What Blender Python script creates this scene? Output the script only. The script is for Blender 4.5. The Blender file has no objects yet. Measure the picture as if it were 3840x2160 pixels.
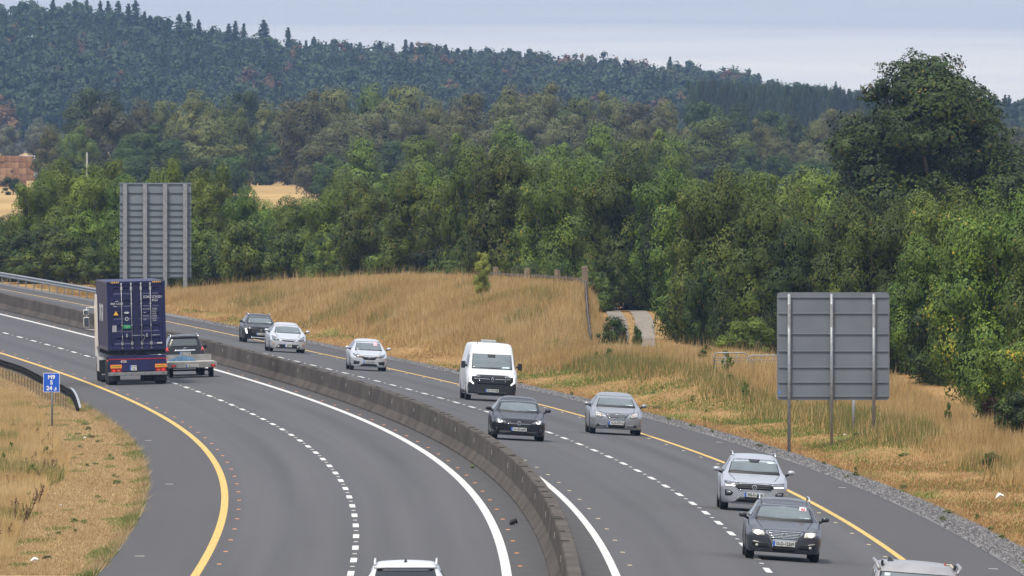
import bpy, bmesh, math, random
import numpy as np
from mathutils import Vector, Matrix
from mathutils.bvhtree import BVHTree
from mathutils.geometry import tessellate_polygon

# ------------------------------------------------------------------ camera, sky, sun, exposure
S = bpy.context.scene
COL = S.collection
F_PX, V_HOR, CAM_Z = 15918.32, 150.0, 9.1865     # focal length in pixels at 1024 wide, horizon row, lens height
cam = bpy.data.cameras.new('camera'); cam.sensor_width = 36.0
cam.lens = F_PX / 1024 * 36.0
cam.clip_start = 1.0; cam.clip_end = 20000.0
cam_o = bpy.data.objects.new('camera', cam); COL.objects.link(cam_o)
cam_o.location = (0, 0, CAM_Z)
cam_o.rotation_euler = (math.radians(90) - math.atan((288 - V_HOR) / F_PX), 0, 0)
S.camera = cam_o

SUN_EL, SUN_AZ = math.radians(60), math.radians(212)   # azimuth clockwise from +Y: behind the camera, to its left
W = bpy.data.worlds.new('World'); S.world = W; W.use_nodes = True
nt = W.node_tree; nt.nodes.clear()
def N(tree, kind, **kw):
    n = tree.nodes.new(kind)
    for k, v in kw.items():
        if k in n.bl_rna.properties: setattr(n, k, v)
        else: n.inputs[k.replace('_', ' ')].default_value = v
    return n
def mathn(tree, op, a, b=None, clamp=False):
    n = tree.nodes.new('ShaderNodeMath'); n.operation = op; n.use_clamp = clamp
    for i, x in enumerate((a, b)):
        if x is None: continue
        if hasattr(x, 'links'): tree.links.new(x, n.inputs[i])
        else: n.inputs[i].default_value = x
    return n.outputs[0]
def mixc(tree, fac, a, b, blend='MIX'):
    n = tree.nodes.new('ShaderNodeMix'); n.data_type = 'RGBA'; n.blend_type = blend
    for s, x in ((n.inputs[0], fac), (n.inputs[6], a), (n.inputs[7], b)):
        if hasattr(x, 'links'): tree.links.new(x, s)
        elif isinstance(x, (int, float)): s.default_value = x
        else: s.default_value = (*x[:3], 1)
    return n.outputs[2]
def ramp(tree, fac, stops):
    n = tree.nodes.new('ShaderNodeValToRGB'); e = n.color_ramp.elements
    while len(e) < len(stops): e.new(0.5)
    for k, (p, c) in enumerate(stops):
        e[k].position = p
        e[k].color = (c, c, c, 1) if isinstance(c, (int, float)) else (*c, 1)
    tree.links.new(fac, n.inputs[0]); return n.outputs[0]
sky = N(nt, 'ShaderNodeTexSky', sky_type='NISHITA', sun_disc=False, sun_elevation=SUN_EL, sun_rotation=SUN_AZ, dust_density=2.0)
tc = N(nt, 'ShaderNodeTexCoord')
sep = N(nt, 'ShaderNodeSeparateXYZ'); nt.links.new(tc.outputs['Generated'], sep.inputs[0])
zz = mathn(nt, 'MAXIMUM', sep.outputs[2], 0.0)
# an overcast layer seen in perspective: flat cloud sheet at constant height, so its detail crowds towards the horizon
inv = mathn(nt, 'DIVIDE', 1.0, mathn(nt, 'ADD', zz, 0.012))
cmb = N(nt, 'ShaderNodeCombineXYZ')
nt.links.new(mathn(nt, 'MULTIPLY', sep.outputs[0], inv), cmb.inputs[0])
nt.links.new(mathn(nt, 'MULTIPLY', sep.outputs[1], inv), cmb.inputs[1])
nz = N(nt, 'ShaderNodeTexNoise', Scale=0.11, Detail=4.0, Roughness=0.5); nt.links.new(cmb.outputs[0], nz.inputs['Vector'])
nz2 = N(nt, 'ShaderNodeTexNoise', Scale=0.5, Detail=3.0, Roughness=0.5); nt.links.new(cmb.outputs[0], nz2.inputs['Vector'])
cl = mathn(nt, 'ADD', mathn(nt, 'MULTIPLY', nz.outputs[0], 0.8), mathn(nt, 'MULTIPLY', nz2.outputs[0], 0.2))
low = ramp(nt, mathn(nt, 'ADD', mathn(nt, 'MULTIPLY', zz, 40.0), mathn(nt, 'MULTIPLY', mathn(nt, 'SUBTRACT', cl, 0.5), 0.35)),
           [(0.0, 1.0), (0.24, 1.0), (0.285, 0.0), (1.0, 0.0)])
cloud = mixc(nt, ramp(nt, cl, [(0.36, 0.0), (0.62, 1.0)]), (0.62, 0.68, 0.80), (0.75, 0.79, 0.87))
cloud = mixc(nt, low, cloud, mixc(nt, ramp(nt, cl, [(0.35, 0.0), (0.6, 1.0)]), (0.84, 0.87, 0.92), (0.99, 0.97, 0.96)))
grad = mathn(nt, 'ADD', 1.0, mathn(nt, 'MULTIPLY', zz, 1.0))        # an overcast dome is brighter overhead
cl2 = N(nt, 'ShaderNodeVectorMath', operation='SCALE'); nt.links.new(cloud, cl2.inputs[0]); nt.links.new(grad, cl2.inputs['Scale'])
skys = N(nt, 'ShaderNodeVectorMath', operation='SCALE'); nt.links.new(sky.outputs[0], skys.inputs[0]); skys.inputs['Scale'].default_value = 0.06
add = mixc(nt, 0.12, cl2.outputs[0], skys.outputs[0])
bg = N(nt, 'ShaderNodeBackground', Strength=1.0); nt.links.new(add, bg.inputs[0])
wo = N(nt, 'ShaderNodeOutputWorld'); nt.links.new(bg.outputs[0], wo.inputs[0])

sl = bpy.data.lights.new('sun', 'SUN'); sl.energy = 3.3; sl.angle = math.radians(9); sl.color = (1.0, 0.92, 0.77)
so = bpy.data.objects.new('sun', sl); COL.objects.link(so)
so.rotation_euler = (math.radians(90) - SUN_EL, 0, math.radians(180) - SUN_AZ)
sd = Vector((math.sin(SUN_AZ) * math.cos(SUN_EL), math.cos(SUN_AZ) * math.cos(SUN_EL), math.sin(SUN_EL)))
so.rotation_euler = sd.to_track_quat('Z', 'Y').to_euler()
vs = S.view_settings; vs.view_transform = 'Standard'; vs.look = 'None'; vs.exposure = 0.0; vs.gamma = 1.0; vs.use_curve_mapping = False
S.cycles.use_denoising = True; S.cycles.max_bounces = 5; S.cycles.diffuse_bounces = 1; S.cycles.glossy_bounces = 3
S.cycles.transparent_max_bounces = 8; S.cycles.caustics_reflective = False; S.cycles.caustics_refractive = False
S.cycles.volume_bounces = 0

# ------------------------------------------------------------------ helpers
HAZE = 0.000048
rng = np.random.default_rng(7); random.seed(7)
MATS = {}
def srgb(r, g, b):
    f = lambda c: (c / 255 / 12.92) if c / 255 <= 0.04045 else ((c / 255 + 0.055) / 1.055) ** 2.4
    return (f(r), f(g), f(b))
def mat(name, col, rough=0.6, metal=0.0, spec=0.5, var=0.0, scale=3.0, emit=0.0, ior=None, coat=0.0, bump=0.0, bscale=20.0, stretch=None):
    if name in MATS: return MATS[name]
    m = bpy.data.materials.new(name); m.use_nodes = True; t = m.node_tree
    b = t.nodes['Principled BSDF']
    b.inputs['Base Color'].default_value = (*col, 1); b.inputs['Roughness'].default_value = rough
    b.inputs['Metallic'].default_value = metal; b.inputs['Specular IOR Level'].default_value = spec
    if ior: b.inputs['IOR'].default_value = ior
    b.inputs['Coat Weight'].default_value = coat; b.inputs['Coat Roughness'].default_value = 0.06
    if emit:
        b.inputs['Emission Color'].default_value = (*col, 1); b.inputs['Emission Strength'].default_value = emit
    if var or bump:
        tcn = t.nodes.new('ShaderNodeTexCoord'); src = tcn.outputs['Object']
        if stretch:
            mp = t.nodes.new('ShaderNodeMapping'); mp.inputs['Scale'].default_value = stretch
            t.links.new(src, mp.inputs[0]); src = mp.outputs[0]
    if var:
        n = N(t, 'ShaderNodeTexNoise', Scale=scale, Detail=5.0); t.links.new(src, n.inputs['Vector'])
        c = mixc(t, ramp(t, n.outputs[0], [(0.3, 0.0), (0.7, 1.0)]), [x * (1 - var) for x in col], [min(1, x * (1 + var)) for x in col])
        t.links.new(c, b.inputs['Base Color'])
        if emit: t.links.new(c, b.inputs['Emission Color'])
    if bump:
        n = N(t, 'ShaderNodeTexNoise', Scale=bscale, Detail=3.0); t.links.new(src, n.inputs['Vector'])
        bp = N(t, 'ShaderNodeBump', Strength=bump, Distance=0.02); t.links.new(n.outputs[0], bp.inputs['Height']); t.links.new(bp.outputs[0], b.inputs['Normal'])
    MATS[name] = m; return m
def mesh_np(name, verts, faces, mats=(), smooth=False, attr=None, uv=None, midx=None):
    """faces: int array (n,3|4) or list of lists"""
    me = bpy.data.meshes.new(name); v = np.asarray(verts, dtype=np.float32).reshape(-1, 3)
    if isinstance(faces, np.ndarray) and faces.ndim == 2:
        k = faces.shape[1]; nf = len(faces)
        me.vertices.add(len(v)); me.vertices.foreach_set('co', v.ravel())
        me.loops.add(nf * k); me.loops.foreach_set('vertex_index', faces.astype(np.int32).ravel())
        me.polygons.add(nf); me.polygons.foreach_set('loop_start', np.arange(0, nf * k, k, dtype=np.int32))
        try: me.polygons.foreach_set('loop_total', np.full(nf, k, dtype=np.int32))
        except Exception: pass
        me.update(calc_edges=True)
    else:
        me.from_pydata([tuple(map(float, a)) for a in v], [], [tuple(map(int, f)) for f in faces])
    for m in mats: me.materials.append(m)
    if midx is not None: me.polygons.foreach_set('material_index', np.asarray(midx, dtype=np.int32))
    if smooth: me.polygons.foreach_set('use_smooth', np.ones(len(me.polygons), dtype=bool))
    if attr is not None:
        for nm, arr in attr.items():
            at = me.attributes.new(nm, 'FLOAT', 'FACE'); at.data.foreach_set('value', np.asarray(arr, dtype=np.float32))
    if uv is not None:
        ul = me.uv_layers.new(name='UVMap'); li = np.empty(len(me.loops), dtype=np.int32); me.loops.foreach_get('vertex_index', li)
        ul.data.foreach_set('uv', np.asarray(uv, dtype=np.float32)[li].ravel())
    me.update(); return me
def obj(name, me, parent=None, loc=None, rot=None, kind=None, label=None, cat=None, group=None):
    o = bpy.data.objects.new(name, me); COL.objects.link(o)
    if parent is not None: o.parent = parent
    if loc is not None: o.location = loc
    if rot is not None: o.rotation_euler = rot
    if kind: o['kind'] = kind
    if label: o['label'] = label
    if cat: o['category'] = cat
    if group: o['group'] = group
    return o
def thing(name, label, cat, loc=(0, 0, 0), rz=0.0, group=None):
    return obj(name, None, None, loc, (0, 0, rz), None, label, cat, group)
class MB:
    """collects simple solids into one mesh"""
    def __init__(s): s.v = []; s.f = []
    def add(s, v, f):
        k = len(s.v); s.v += [tuple(a) for a in v]; s.f += [[i + k for i in q] for q in f]; return s
    def box(s, x0, x1, y0, y1, z0, z1):
        v = [(x, y, z) for z in (z0, z1) for y in (y0, y1) for x in (x0, x1)]
        return s.add(v, [(0, 2, 3, 1), (4, 5, 7, 6), (0, 1, 5, 4), (2, 6, 7, 3), (0, 4, 6, 2), (1, 3, 7, 5)])
    def bar(s, a, b, r, n=8, r2=None, cap=True):
        a = Vector(a); b = Vector(b); d = (b - a).normalized(); r2 = r if r2 is None else r2
        u = d.orthogonal().normalized(); w = d.cross(u)
        v = []
        for p, rr in ((a, r), (b, r2)):
            for i in range(n):
                q = 2 * math.pi * i / n; v.append(p + (u * math.cos(q) + w * math.sin(q)) * rr)
        f = [(i, (i + 1) % n, n + (i + 1) % n, n + i) for i in range(n)]
        if cap: f += [tuple(range(n))[::-1], tuple(range(n, 2 * n))]
        return s.add(v, f)
    def tube(s, pts, rs, n=7):
        pts = [Vector(p) for p in pts]; rs = [rs] * len(pts) if isinstance(rs, (int, float)) else rs
        v = []; up = None
        for k, p in enumerate(pts):
            d = (pts[min(k + 1, len(pts) - 1)] - pts[max(k - 1, 0)]).normalized()
            u = d.orthogonal().normalized() if up is None else (up - d * up.dot(d)).normalized()
            up = u; w = d.cross(u)
            for i in range(n):
                q = 2 * math.pi * i / n; v.append(p + (u * math.cos(q) + w * math.sin(q)) * rs[k])
        f = [(k * n + i, k * n + (i + 1) % n, (k + 1) * n + (i + 1) % n, (k + 1) * n + i) for k in range(len(pts) - 1) for i in range(n)]
        f += [tuple(range(n))[::-1], tuple(range((len(pts) - 1) * n, len(pts) * n))]
        return s.add(v, f)
    def lathe_x(s, prof, n=24, cx=0, cy=0, cz=0):
        """profile of (x, r) turned round an axis along x"""
        v = []
        for x, r in prof:
            for i in range(n):
                q = 2 * math.pi * i / n; v.append((cx + x, cy + r * math.cos(q), cz + r * math.sin(q)))
        m = len(prof)
        f = [(k * n + i, k * n + (i + 1) % n, (k + 1) * n + (i + 1) % n, (k + 1) * n + i) for k in range(m - 1) for i in range(n)]
        return s.add(v, f)
    def prism(s, poly, y0, y1):
        """outline of (x, z) points extruded along y"""
        n = len(poly); v = [(x, y0, z) for x, z in poly] + [(x, y1, z) for x, z in poly]
        return s.add(v, [tuple(range(n)), tuple(range(n, 2 * n))[::-1]] + [(i, (i + 1) % n, n + (i + 1) % n, n + i)[::-1] for i in range(n)])
    def mesh(s, name, m, smooth=False):
        me = mesh_np(name, s.v, s.f, [m] if m else [])
        bm = bmesh.new(); bm.from_mesh(me); bmesh.ops.recalc_face_normals(bm, faces=bm.faces); bm.to_mesh(me); bm.free()
        if smooth: me.polygons.foreach_set('use_smooth', np.ones(len(me.polygons), dtype=bool))
        return me
    def build(s, name, m, parent=None, smooth=False, **kw): return obj(name, s.mesh(name, m, smooth), parent, **kw)
def bevel(o, w=0.01, seg=2):
    b = o.modifiers.new('bevel', 'BEVEL'); b.width = w; b.segments = seg; b.limit_method = 'ANGLE'; b.angle_limit = math.radians(35); return o
def dup(o, parent=None):
    c = o.copy(); COL.objects.link(c); c.parent = parent
    for ch in list(o.children): dup(ch, c)
    return c
def text_mesh(txt, size, m, name='lettering', align='CENTER', depth=0.002, bold=0.0, sx=1.0):
    cu = bpy.data.curves.new('t', 'FONT'); cu.body = txt; cu.size = size; cu.align_x = align; cu.align_y = 'CENTER'
    cu.extrude = depth; cu.offset = bold; cu.resolution_u = 3
    t = bpy.data.objects.new('t', cu); COL.objects.link(t); bpy.context.view_layer.update()
    me = bpy.data.meshes.new_from_object(t.evaluated_get(bpy.context.evaluated_depsgraph_get()))
    bpy.data.objects.remove(t); bpy.data.curves.remove(cu)
    me.name = name; me.materials.clear(); me.materials.append(m)
    if sx != 1.0: me.transform(Matrix.Diagonal((sx, 1, 1, 1)))
    return me

# ------------------------------------------------------------------ the road's line and level
RP = [0.8890506855890539, 382.3983001194606, -0.00991196158119911, -0.16708782499056926, -0.16697668277252897, 0.31437280941291523,
      -9.186523511821008, -0.5247000107250547, -0.39734928880672304, 0.38300952450877074, 0.00694670112271709, 0.024587765531440237,
      -0.006253644914178783, -0.0674797888548098, 0.0390194054778664, -0.022622137577370516, 0.05494272617476491, -0.15682646963711597]
T = np.arange(-440.0, 801.0, 2.0)
tu = np.clip(T, -60, 720) / 300.0
kap = (RP[3] + RP[4] * tu + RP[5] * tu ** 2 + RP[17] * tu ** 3) * 1e-3
kap[T < -60] = 0
th = np.concatenate([[0], np.cumsum((kap[1:] + kap[:-1]) / 2 * 2.0)]); i0 = int(np.argmin(abs(T))); th = th - th[i0] + RP[2]
def _cum(a): return np.concatenate([[0], np.cumsum((a[1:] + a[:-1]) / 2 * 2.0)])
RX = _cum(np.sin(th)); RX += RP[0] - RX[i0]
RY = _cum(np.cos(th)); RY += RP[1] - RY[i0]
RZ = RP[6] + RP[7] * tu + RP[8] * tu ** 2 + RP[9] * tu ** 3 + RP[16] * tu ** 4 + CAM_Z
EL = RP[10] + RP[11] * tu + RP[12] * tu ** 2
ER = RP[13] + RP[14] * tu + RP[15] * tu ** 2
def ti(a, t): return np.interp(t, T, a)
def rz(t, o): return ti(RZ, t) + np.where(np.asarray(o) < 0, ti(EL, t), ti(ER, t)) * o
def rxy(t, o):
    h = ti(th, t); return ti(RX, t) + o * np.cos(h), ti(RY, t) - o * np.sin(h)
def rpos(t, o, h=0.0):
    x, y = rxy(t, o); return np.stack(np.broadcast_arrays(x, y, rz(t, o) + h), -1)
def t_off(x, y):
    t = np.interp(y, RY, T)
    for _ in range(3):
        h = ti(th, t); dx = x - ti(RX, t); dy = y - ti(RY, t); t = t + dx * np.sin(h) + dy * np.cos(h)
    h = ti(th, t); return t, (x - ti(RX, t)) * np.cos(h) - (y - ti(RY, t)) * np.sin(h)
def uv_xz(u, v, Y): return (u - 512) / F_PX * Y, CAM_Z + (V_HOR - v) / F_PX * Y
def heading(t): return -float(ti(th, t))          # rotation about z that turns +Y along the road
O_YR, O_DR, O_WR, O_WL, O_DL, O_YL, O_EL, O_ER = 8.374, 4.688, 1.101, -1.272, -4.634, -7.977, -10.151, 10.947

# ------------------------------------------------------------------ land levels
def zfield(y):
    return np.interp(y, [0, 1000, 1200, 1700, 2000, 2270, 2600, 3400, 3900, 6500], [-0.2, -0.1, 0.1, 1.4, 2.2, 3.8, 5.0, 7.0, 9, 10])
CR_U = [-60, 0, 100, 165, 200, 222, 278, 338, 417, 477, 537, 566, 584, 592, 602, 625, 660, 700, 760, 800, 835, 890, 925, 975, 1000, 1024]
CR_V = [304, 302, 299, 298, 297, 292, 283, 278, 274, 276, 279, 281, 284, 300, 345, 350, 350, 348, 358, 385, 400, 399, 409, 411, 430, 444]
def OC(t): return np.interp(t, [350, 410], [17.5, 22.0])       # the crest of the bank, metres from the road's middle
_ts = np.arange(-440, 801, 3.0); _x, _y = rxy(_ts, OC(_ts)); _u = 512 + F_PX * _x / _y
_zc = CAM_Z + (V_HOR - np.interp(np.clip(np.where(_ts < 350, np.maximum(_u, 606), np.minimum(_u, 575)), -60, 1024), CR_U, CR_V)) * _y / F_PX - 0.45
_ea = np.clip((_ts - 362) / 46, 0, 1); _ea = _ea * _ea * (3 - 2 * _ea)
_ends = (_ts >= 350) & (_ts <= 411); _z0 = _zc[_ts < 350][-1]; _z1 = _zc[_ts > 411][0]
_zc[_ends] = _z0 + (_z1 - _z0) * _ea[_ends]
_k = int(np.argmin(np.where(_y > 0, abs(_u - 1024), 1e9)))
_edge = rz(_ts, O_ER) - 0.12
_rise = _zc - _edge; _rise[:_k] = _rise[_k]; _rise = np.where(_u < -60, 0.3, _rise)
_rise = np.convolve(np.pad(_rise, 1, mode='edge'), [0.2, 0.6, 0.2], 'valid')
def z_right(t, o):
    e = rz(t, O_ER); rise = np.interp(t, _ts, _rise); zf = zfield(ti(RY, t))
    oc = OC(t); a = np.clip((o - 12.3) / (oc - 12.3), 0, 1); s = a ** 1.25 * (1.5 - 0.5 * a ** 2)
    g = e - 0.12 * np.clip((o - O_ER) / 1.3, 0, 1)
    zc = e - 0.12 + rise
    b = np.clip((o - oc) / np.where(t < 350, 4.0, 2.6), 0, 1); b = b * b * (3 - 2 * b)
    zback = np.where(t < 350, zc - 0.35 - 0.25 * np.clip((350 - t) / 60, 0, 1), np.interp(t, [350, 370, 480, 700], [-0.55, -0.5, -0.2, 0.0]))
    far = np.clip((o - 26) / 30, 0, 1)
    z = np.where(o <= oc, g + (zc - e + 0.12) * s, zc + (zback - zc) * b)
    return np.where(o > 26, zback + (zf - zback) * far, z)
def z_left(t, o):
    e = rz(t, O_EL); d = O_EL - o
    return e - 0.04 + 0.05 * np.clip(d / 0.5, 0, 1) + 0.03 * np.sin(t * 0.11 + o) * np.clip(d, 0, 1) - 0.02 * np.clip(d - 1, 0, 30) + (zfield(ti(RY, t)) - e) * np.clip((d - 15) / 30, 0, 1)
def gz(x, y):
    t, o = t_off(x, y)
    if -438 < t < 755 and O_ER < o < 66: return float(z_right(t, o))
    if -438 < t < 755 and -60 < o < O_EL: return float(z_left(t, o))
    if -438 < t < 755 and O_EL <= o <= O_ER: return float(rz(t, o))
    return float(zfield(y))

# ------------------------------------------------------------------ ground materials (road coordinates: u = metres across, v = metres along)
def uvnoise(t, sx, sy, scale=1.0, detail=4.0):
    uvn = t.nodes.new('ShaderNodeUVMap'); mp = t.nodes.new('ShaderNodeMapping'); mp.inputs['Scale'].default_value = (sx, sy, 1)
    t.links.new(uvn.outputs[0], mp.inputs[0])
    n = N(t, 'ShaderNodeTexNoise', Scale=scale, Detail=detail); t.links.new(mp.outputs[0], n.inputs['Vector']); return n.outputs[0]
def asphalt():
    m = bpy.data.materials.new('asphalt'); m.use_nodes = True; t = m.node_tree; b = t.nodes['Principled BSDF']
    uvn = t.nodes.new('ShaderNodeUVMap'); sp = t.nodes.new('ShaderNodeSeparateXYZ'); t.links.new(uvn.outputs[0], sp.inputs[0])
    lanes = uvnoise(t, 1.1, 0.006, 1.0, 3.0)          # long streaks left by wheels
    blot = uvnoise(t, 0.35, 0.03, 1.0, 4.0)
    fine = uvnoise(t, 30, 12, 1.0, 2.0)
    paths = mathn(t, 'SINE', mathn(t, 'ADD', mathn(t, 'MULTIPLY', sp.outputs[0], 2 * math.pi / 1.82), mathn(t, 'MULTIPLY', blot, 1.6)))   # worn wheel paths
    c = mixc(t, ramp(t, lanes, [(0.3, 0.0), (0.7, 1.0)]), (0.056, 0.054, 0.056), (0.106, 0.102, 0.105))
    c = mixc(t, mathn(t, 'MULTIPLY', ramp(t, blot, [(0.35, 0.0), (0.7, 1.0)]), 0.45), c, (0.094, 0.090, 0.095))
    c = mixc(t, mathn(t, 'MULTIPLY', mathn(t, 'ADD', paths, 1.0), 0.16), c, (0.128, 0.123, 0.126))
    # the hard shoulders and the strip beside the barrier are an older, darker and browner surface
    sh = mathn(t, 'ADD', mathn(t, 'GREATER_THAN', sp.outputs[0], O_YR), mathn(t, 'LESS_THAN', sp.outputs[0], O_YL))
    mid = mathn(t, 'LESS_THAN', mathn(t, 'ABSOLUTE', mathn(t, 'SUBTRACT', sp.outputs[0], -0.1)), 1.2)
    c = mixc(t, mathn(t, 'MULTIPLY', sh, 0.85), c, mixc(t, ramp(t, blot, [(0.3, 0.0), (0.7, 1.0)]), (0.070, 0.066, 0.068), (0.086, 0.080, 0.080)))
    dirt = uvnoise(t, 3.0, 0.5, 1.0, 5.0)
    c = mixc(t, mathn(t, 'MULTIPLY', mid, 0.9), c, mixc(t, ramp(t, dirt, [(0.35, 0.0), (0.75, 1.0)]), (0.062, 0.056, 0.056), (0.086, 0.078, 0.074)))
    c = mixc(t, 0.35, c, mixc(t, fine, (0.04, 0.04, 0.04), (0.15, 0.148, 0.15)))
    t.links.new(c, b.inputs['Base Color']); b.inputs['Roughness'].default_value = 0.85; b.inputs['Specular IOR Level'].default_value = 0.12
    bp = N(t, 'ShaderNodeBump', Strength=0.3, Distance=0.01); t.links.new(fine, bp.inputs['Height']); t.links.new(bp.outputs[0], b.inputs['Normal'])
    return m
def turf(name, dry, dry2, green, gfac):
    m = bpy.data.materials.new(name); m.use_nodes = True; t = m.node_tree; b = t.nodes['Principled BSDF']
    a = uvnoise(t, 0.5, 0.12, 1.0, 5.0); f = uvnoise(t, 6, 2.0, 1.0, 4.0); g = uvnoise(t, 0.45, 0.06, 1.0, 5.0)
    c = mixc(t, ramp(t, a, [(0.3, 0.0), (0.7, 1.0)]), dry, dry2)
    c = mixc(t, ramp(t, g, [(gfac, 0.0), (gfac + 0.16, 0.85)]), c, green)
    c = mixc(t, 0.5, c, mixc(t, ramp(t, f, [(0.25, 0.0), (0.75, 1.0)]), (0.3, 0.28, 0.25), (0.75, 0.75, 0.75)), 'OVERLAY')
    t.links.new(c, b.inputs['Base Color']); b.inputs['Roughness'].default_value = 0.95; b.inputs['Specular IOR Level'].default_value = 0.05
    return m
M_ASPH = asphalt()
M_TURF_R = turf('dry_turf', (0.24, 0.135, 0.052), (0.35, 0.22, 0.095), (0.13, 0.16, 0.035), 0.55)
M_TURF_L = turf('pale_turf', (0.33, 0.225, 0.11), (0.45, 0.325, 0.17), (0.13, 0.16, 0.05), 0.62)

def sheet(ts, os_, zf, name, m, parent=None, kind='structure'):
    tt, oo = np.meshgrid(ts, os_, indexing='ij'); x, y = rxy(tt.ravel(), oo.ravel()); z = zf(tt.ravel(), oo.ravel())
    n, k = tt.shape; idx = np.arange(n * k).reshape(n, k)
    f = np.stack([idx[:-1, :-1], idx[:-1, 1:], idx[1:, 1:], idx[1:, :-1]], -1).reshape(-1, 4)
    me = mesh_np(name, np.stack([x, y, z], 1), f, [m], True, uv=np.stack([oo.ravel(), tt.ravel()], 1))
    return obj(name, me, parent, kind=kind if parent is None else None)
ROAD = sheet(np.arange(-430, 781, 5.0), np.array([O_EL, -9, O_YL, -6, O_DL, -3, O_WL, -0.6, 0, 0.6, O_WR, 3, O_DR, 6.5, O_YR, 9.6, O_ER]), lambda t, o: rz(t, o), 'road', M_ASPH)
VR = np.concatenate([np.arange(-430, -40, 20.0), np.arange(-40, 320, 5.0), np.arange(320, 400, 2.5), np.arange(400, 781, 5.0)])
verge_r = sheet(VR, np.array([O_ER, 11.1, 11.6, 12.25, 12.6, 13.2, 14, 14.8, 15.6, 16.4, 17, 17.5, 18, 18.6, 19.3, 20.2, 21.2, 22, 22.6, 23.4, 24.4, 25.4, 26.2, 30, 38, 52, 68.0]),
                lambda t, o: z_right(t, o) + np.where(o > 12.4, 0.05 * np.sin(t * 0.21 + o * 1.7) * np.clip(o - 12.4, 0, 1), 0), 'verge', M_TURF_R)
verge_l = sheet(np.arange(-430, 781, 6.0), np.array([-62, -45, -32, -24, -20, -17, -15, -13.5, -12.4, -11.5, -11, -10.65, -10.4, O_EL]), z_left, 'verge', M_TURF_L)

# wide ground beyond the verges: straw-coloured stubble fields
def fieldmat():
    m = bpy.data.materials.new('stubble'); m.use_nodes = True; t = m.node_tree; b = t.nodes['Principled BSDF']
    g = t.nodes.new('ShaderNodeTexCoord')
    n = N(t, 'ShaderNodeTexNoise', Scale=0.012, Detail=5.0); t.links.new(g.outputs['Object'], n.inputs['Vector'])
    n2 = N(t, 'ShaderNodeTexNoise', Scale=0.6, Detail=4.0); t.links.new(g.outputs['Object'], n2.inputs['Vector'])
    c = mixc(t, ramp(t, n.outputs[0], [(0.4, 0.0), (0.6, 1.0)]), (0.46, 0.31, 0.13), (0.36, 0.235, 0.10))
    c = mixc(t, 0.4, c, n2.outputs[0], 'OVERLAY')
    t.links.new(c, b.inputs['Base Color']); b.inputs['Roughness'].default_value = 0.95; b.inputs['Specular IOR Level'].default_value = 0.05
    return m
gx = np.concatenate([np.arange(-840, -200, 80), np.arange(-200, 201, 16), np.arange(280, 841, 80)]).astype(float)
gy = np.concatenate([np.arange(-50, 1500, 25), np.arange(1500, 6101, 100)]).astype(float)
GX, GY = np.meshgrid(gx, gy); tt_, oo_ = t_off(GX, GY)
GZ = np.where((tt_ > -420) & (tt_ < 750) & (oo_ > -56) & (oo_ < 62), -4.0, zfield(GY))
gi = np.arange(GX.size).reshape(GX.shape)
obj('ground', mesh_np('ground', np.stack([GX.ravel(), GY.ravel(), GZ.ravel()], 1), np.stack([gi[:-1, :-1], gi[:-1, 1:], gi[1:, 1:], gi[1:, :-1]], -1).reshape(-1, 4), [fieldmat()], True), kind='structure')

# ------------------------------------------------------------------ painted lines, dashes and studs (parts of the road)
def paint(name, col, wear):
    m = bpy.data.materials.new(name); m.use_nodes = True; t = m.node_tree; b = t.nodes['Principled BSDF']
    g = t.nodes.new('ShaderNodeTexCoord'); mp = t.nodes.new('ShaderNodeMapping'); mp.inputs['Scale'].default_value = (14, 2.2, 14); t.links.new(g.outputs['Object'], mp.inputs[0])
    n = N(t, 'ShaderNodeTexNoise', Scale=1.0, Detail=5.0); t.links.new(mp.outputs[0], n.inputs['Vector'])
    c = mixc(t, ramp(t, n.outputs[0], [(wear - 0.12, 1.0), (wear + 0.05, 0.0)]), col, [0.6 * x + 0.03 for x in col])
    c = mixc(t, 0.22, c, n.outputs[0], 'OVERLAY')
    t.links.new(c, b.inputs['Base Color']); b.inputs['Roughness'].default_value = 0.7; b.inputs['Specular IOR Level'].default_value = 0.15
    return m
M_YEL = paint('yellow_paint', (0.62, 0.40, 0.12), 0.42); M_WHT = paint('white_paint', (0.62, 0.61, 0.58), 0.42)
LT = np.arange(-200, 781, 3.0)
for nm, o, w, m in (('edge_line', O_YR, 0.17, M_YEL), ('edge_line', O_YL, 0.19, M_YEL), ('edge_line', O_WR, 0.19, M_WHT), ('edge_line', O_WL, 0.21, M_WHT)):
    sheet(LT, np.array([o - w / 2, o + w / 2]), lambda t, q: rz(t, q) + 0.004, nm, m, ROAD)
def arc(o):
    return np.concatenate([[0], np.cumsum((1 - o * (kap[1:] + kap[:-1]) / 2) * 2.0)])
def dash_ts(o, t0, a, b):
    s = arc(o); s0 = np.interp(t0, T, s); return [(k, float(np.interp(s0 + 12 * k, s, T))) for k in range(a, b)]
dash_me = mesh_np('lane_mark', [(-.075, -2, 0), (.075, -2, 0), (.075, 2, 0), (-.075, 2, 0), (-.072, -1.98, .004), (.072, -1.98, .004), (.072, 1.98, .004), (-.072, 1.98, .004)],
                  [[4, 5, 6, 7], [0, 1, 5, 4], [1, 2, 6, 5], [2, 3, 7, 6], [3, 0, 4, 7]], [M_WHT])
def pitch(t, o): return math.atan2(float(rz(t + 3, o) - rz(t - 3, o)), 6.0)
def on_road(name, me, t, o, h=0.0, rz_=0.0):
    c = obj(name, me, ROAD, tuple(rpos(t, o, h)), (pitch(t, o), math.atan(-float(ti(EL if o < 0 else ER, t))), heading(t) + rz_)); return c
for o, t0 in ((O_DR, -23.512), (O_DL, -38.806)):
    for k, t in dash_ts(o, t0, -8, 66): on_road('lane_mark', dash_me, t, o, 0.003)
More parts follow.
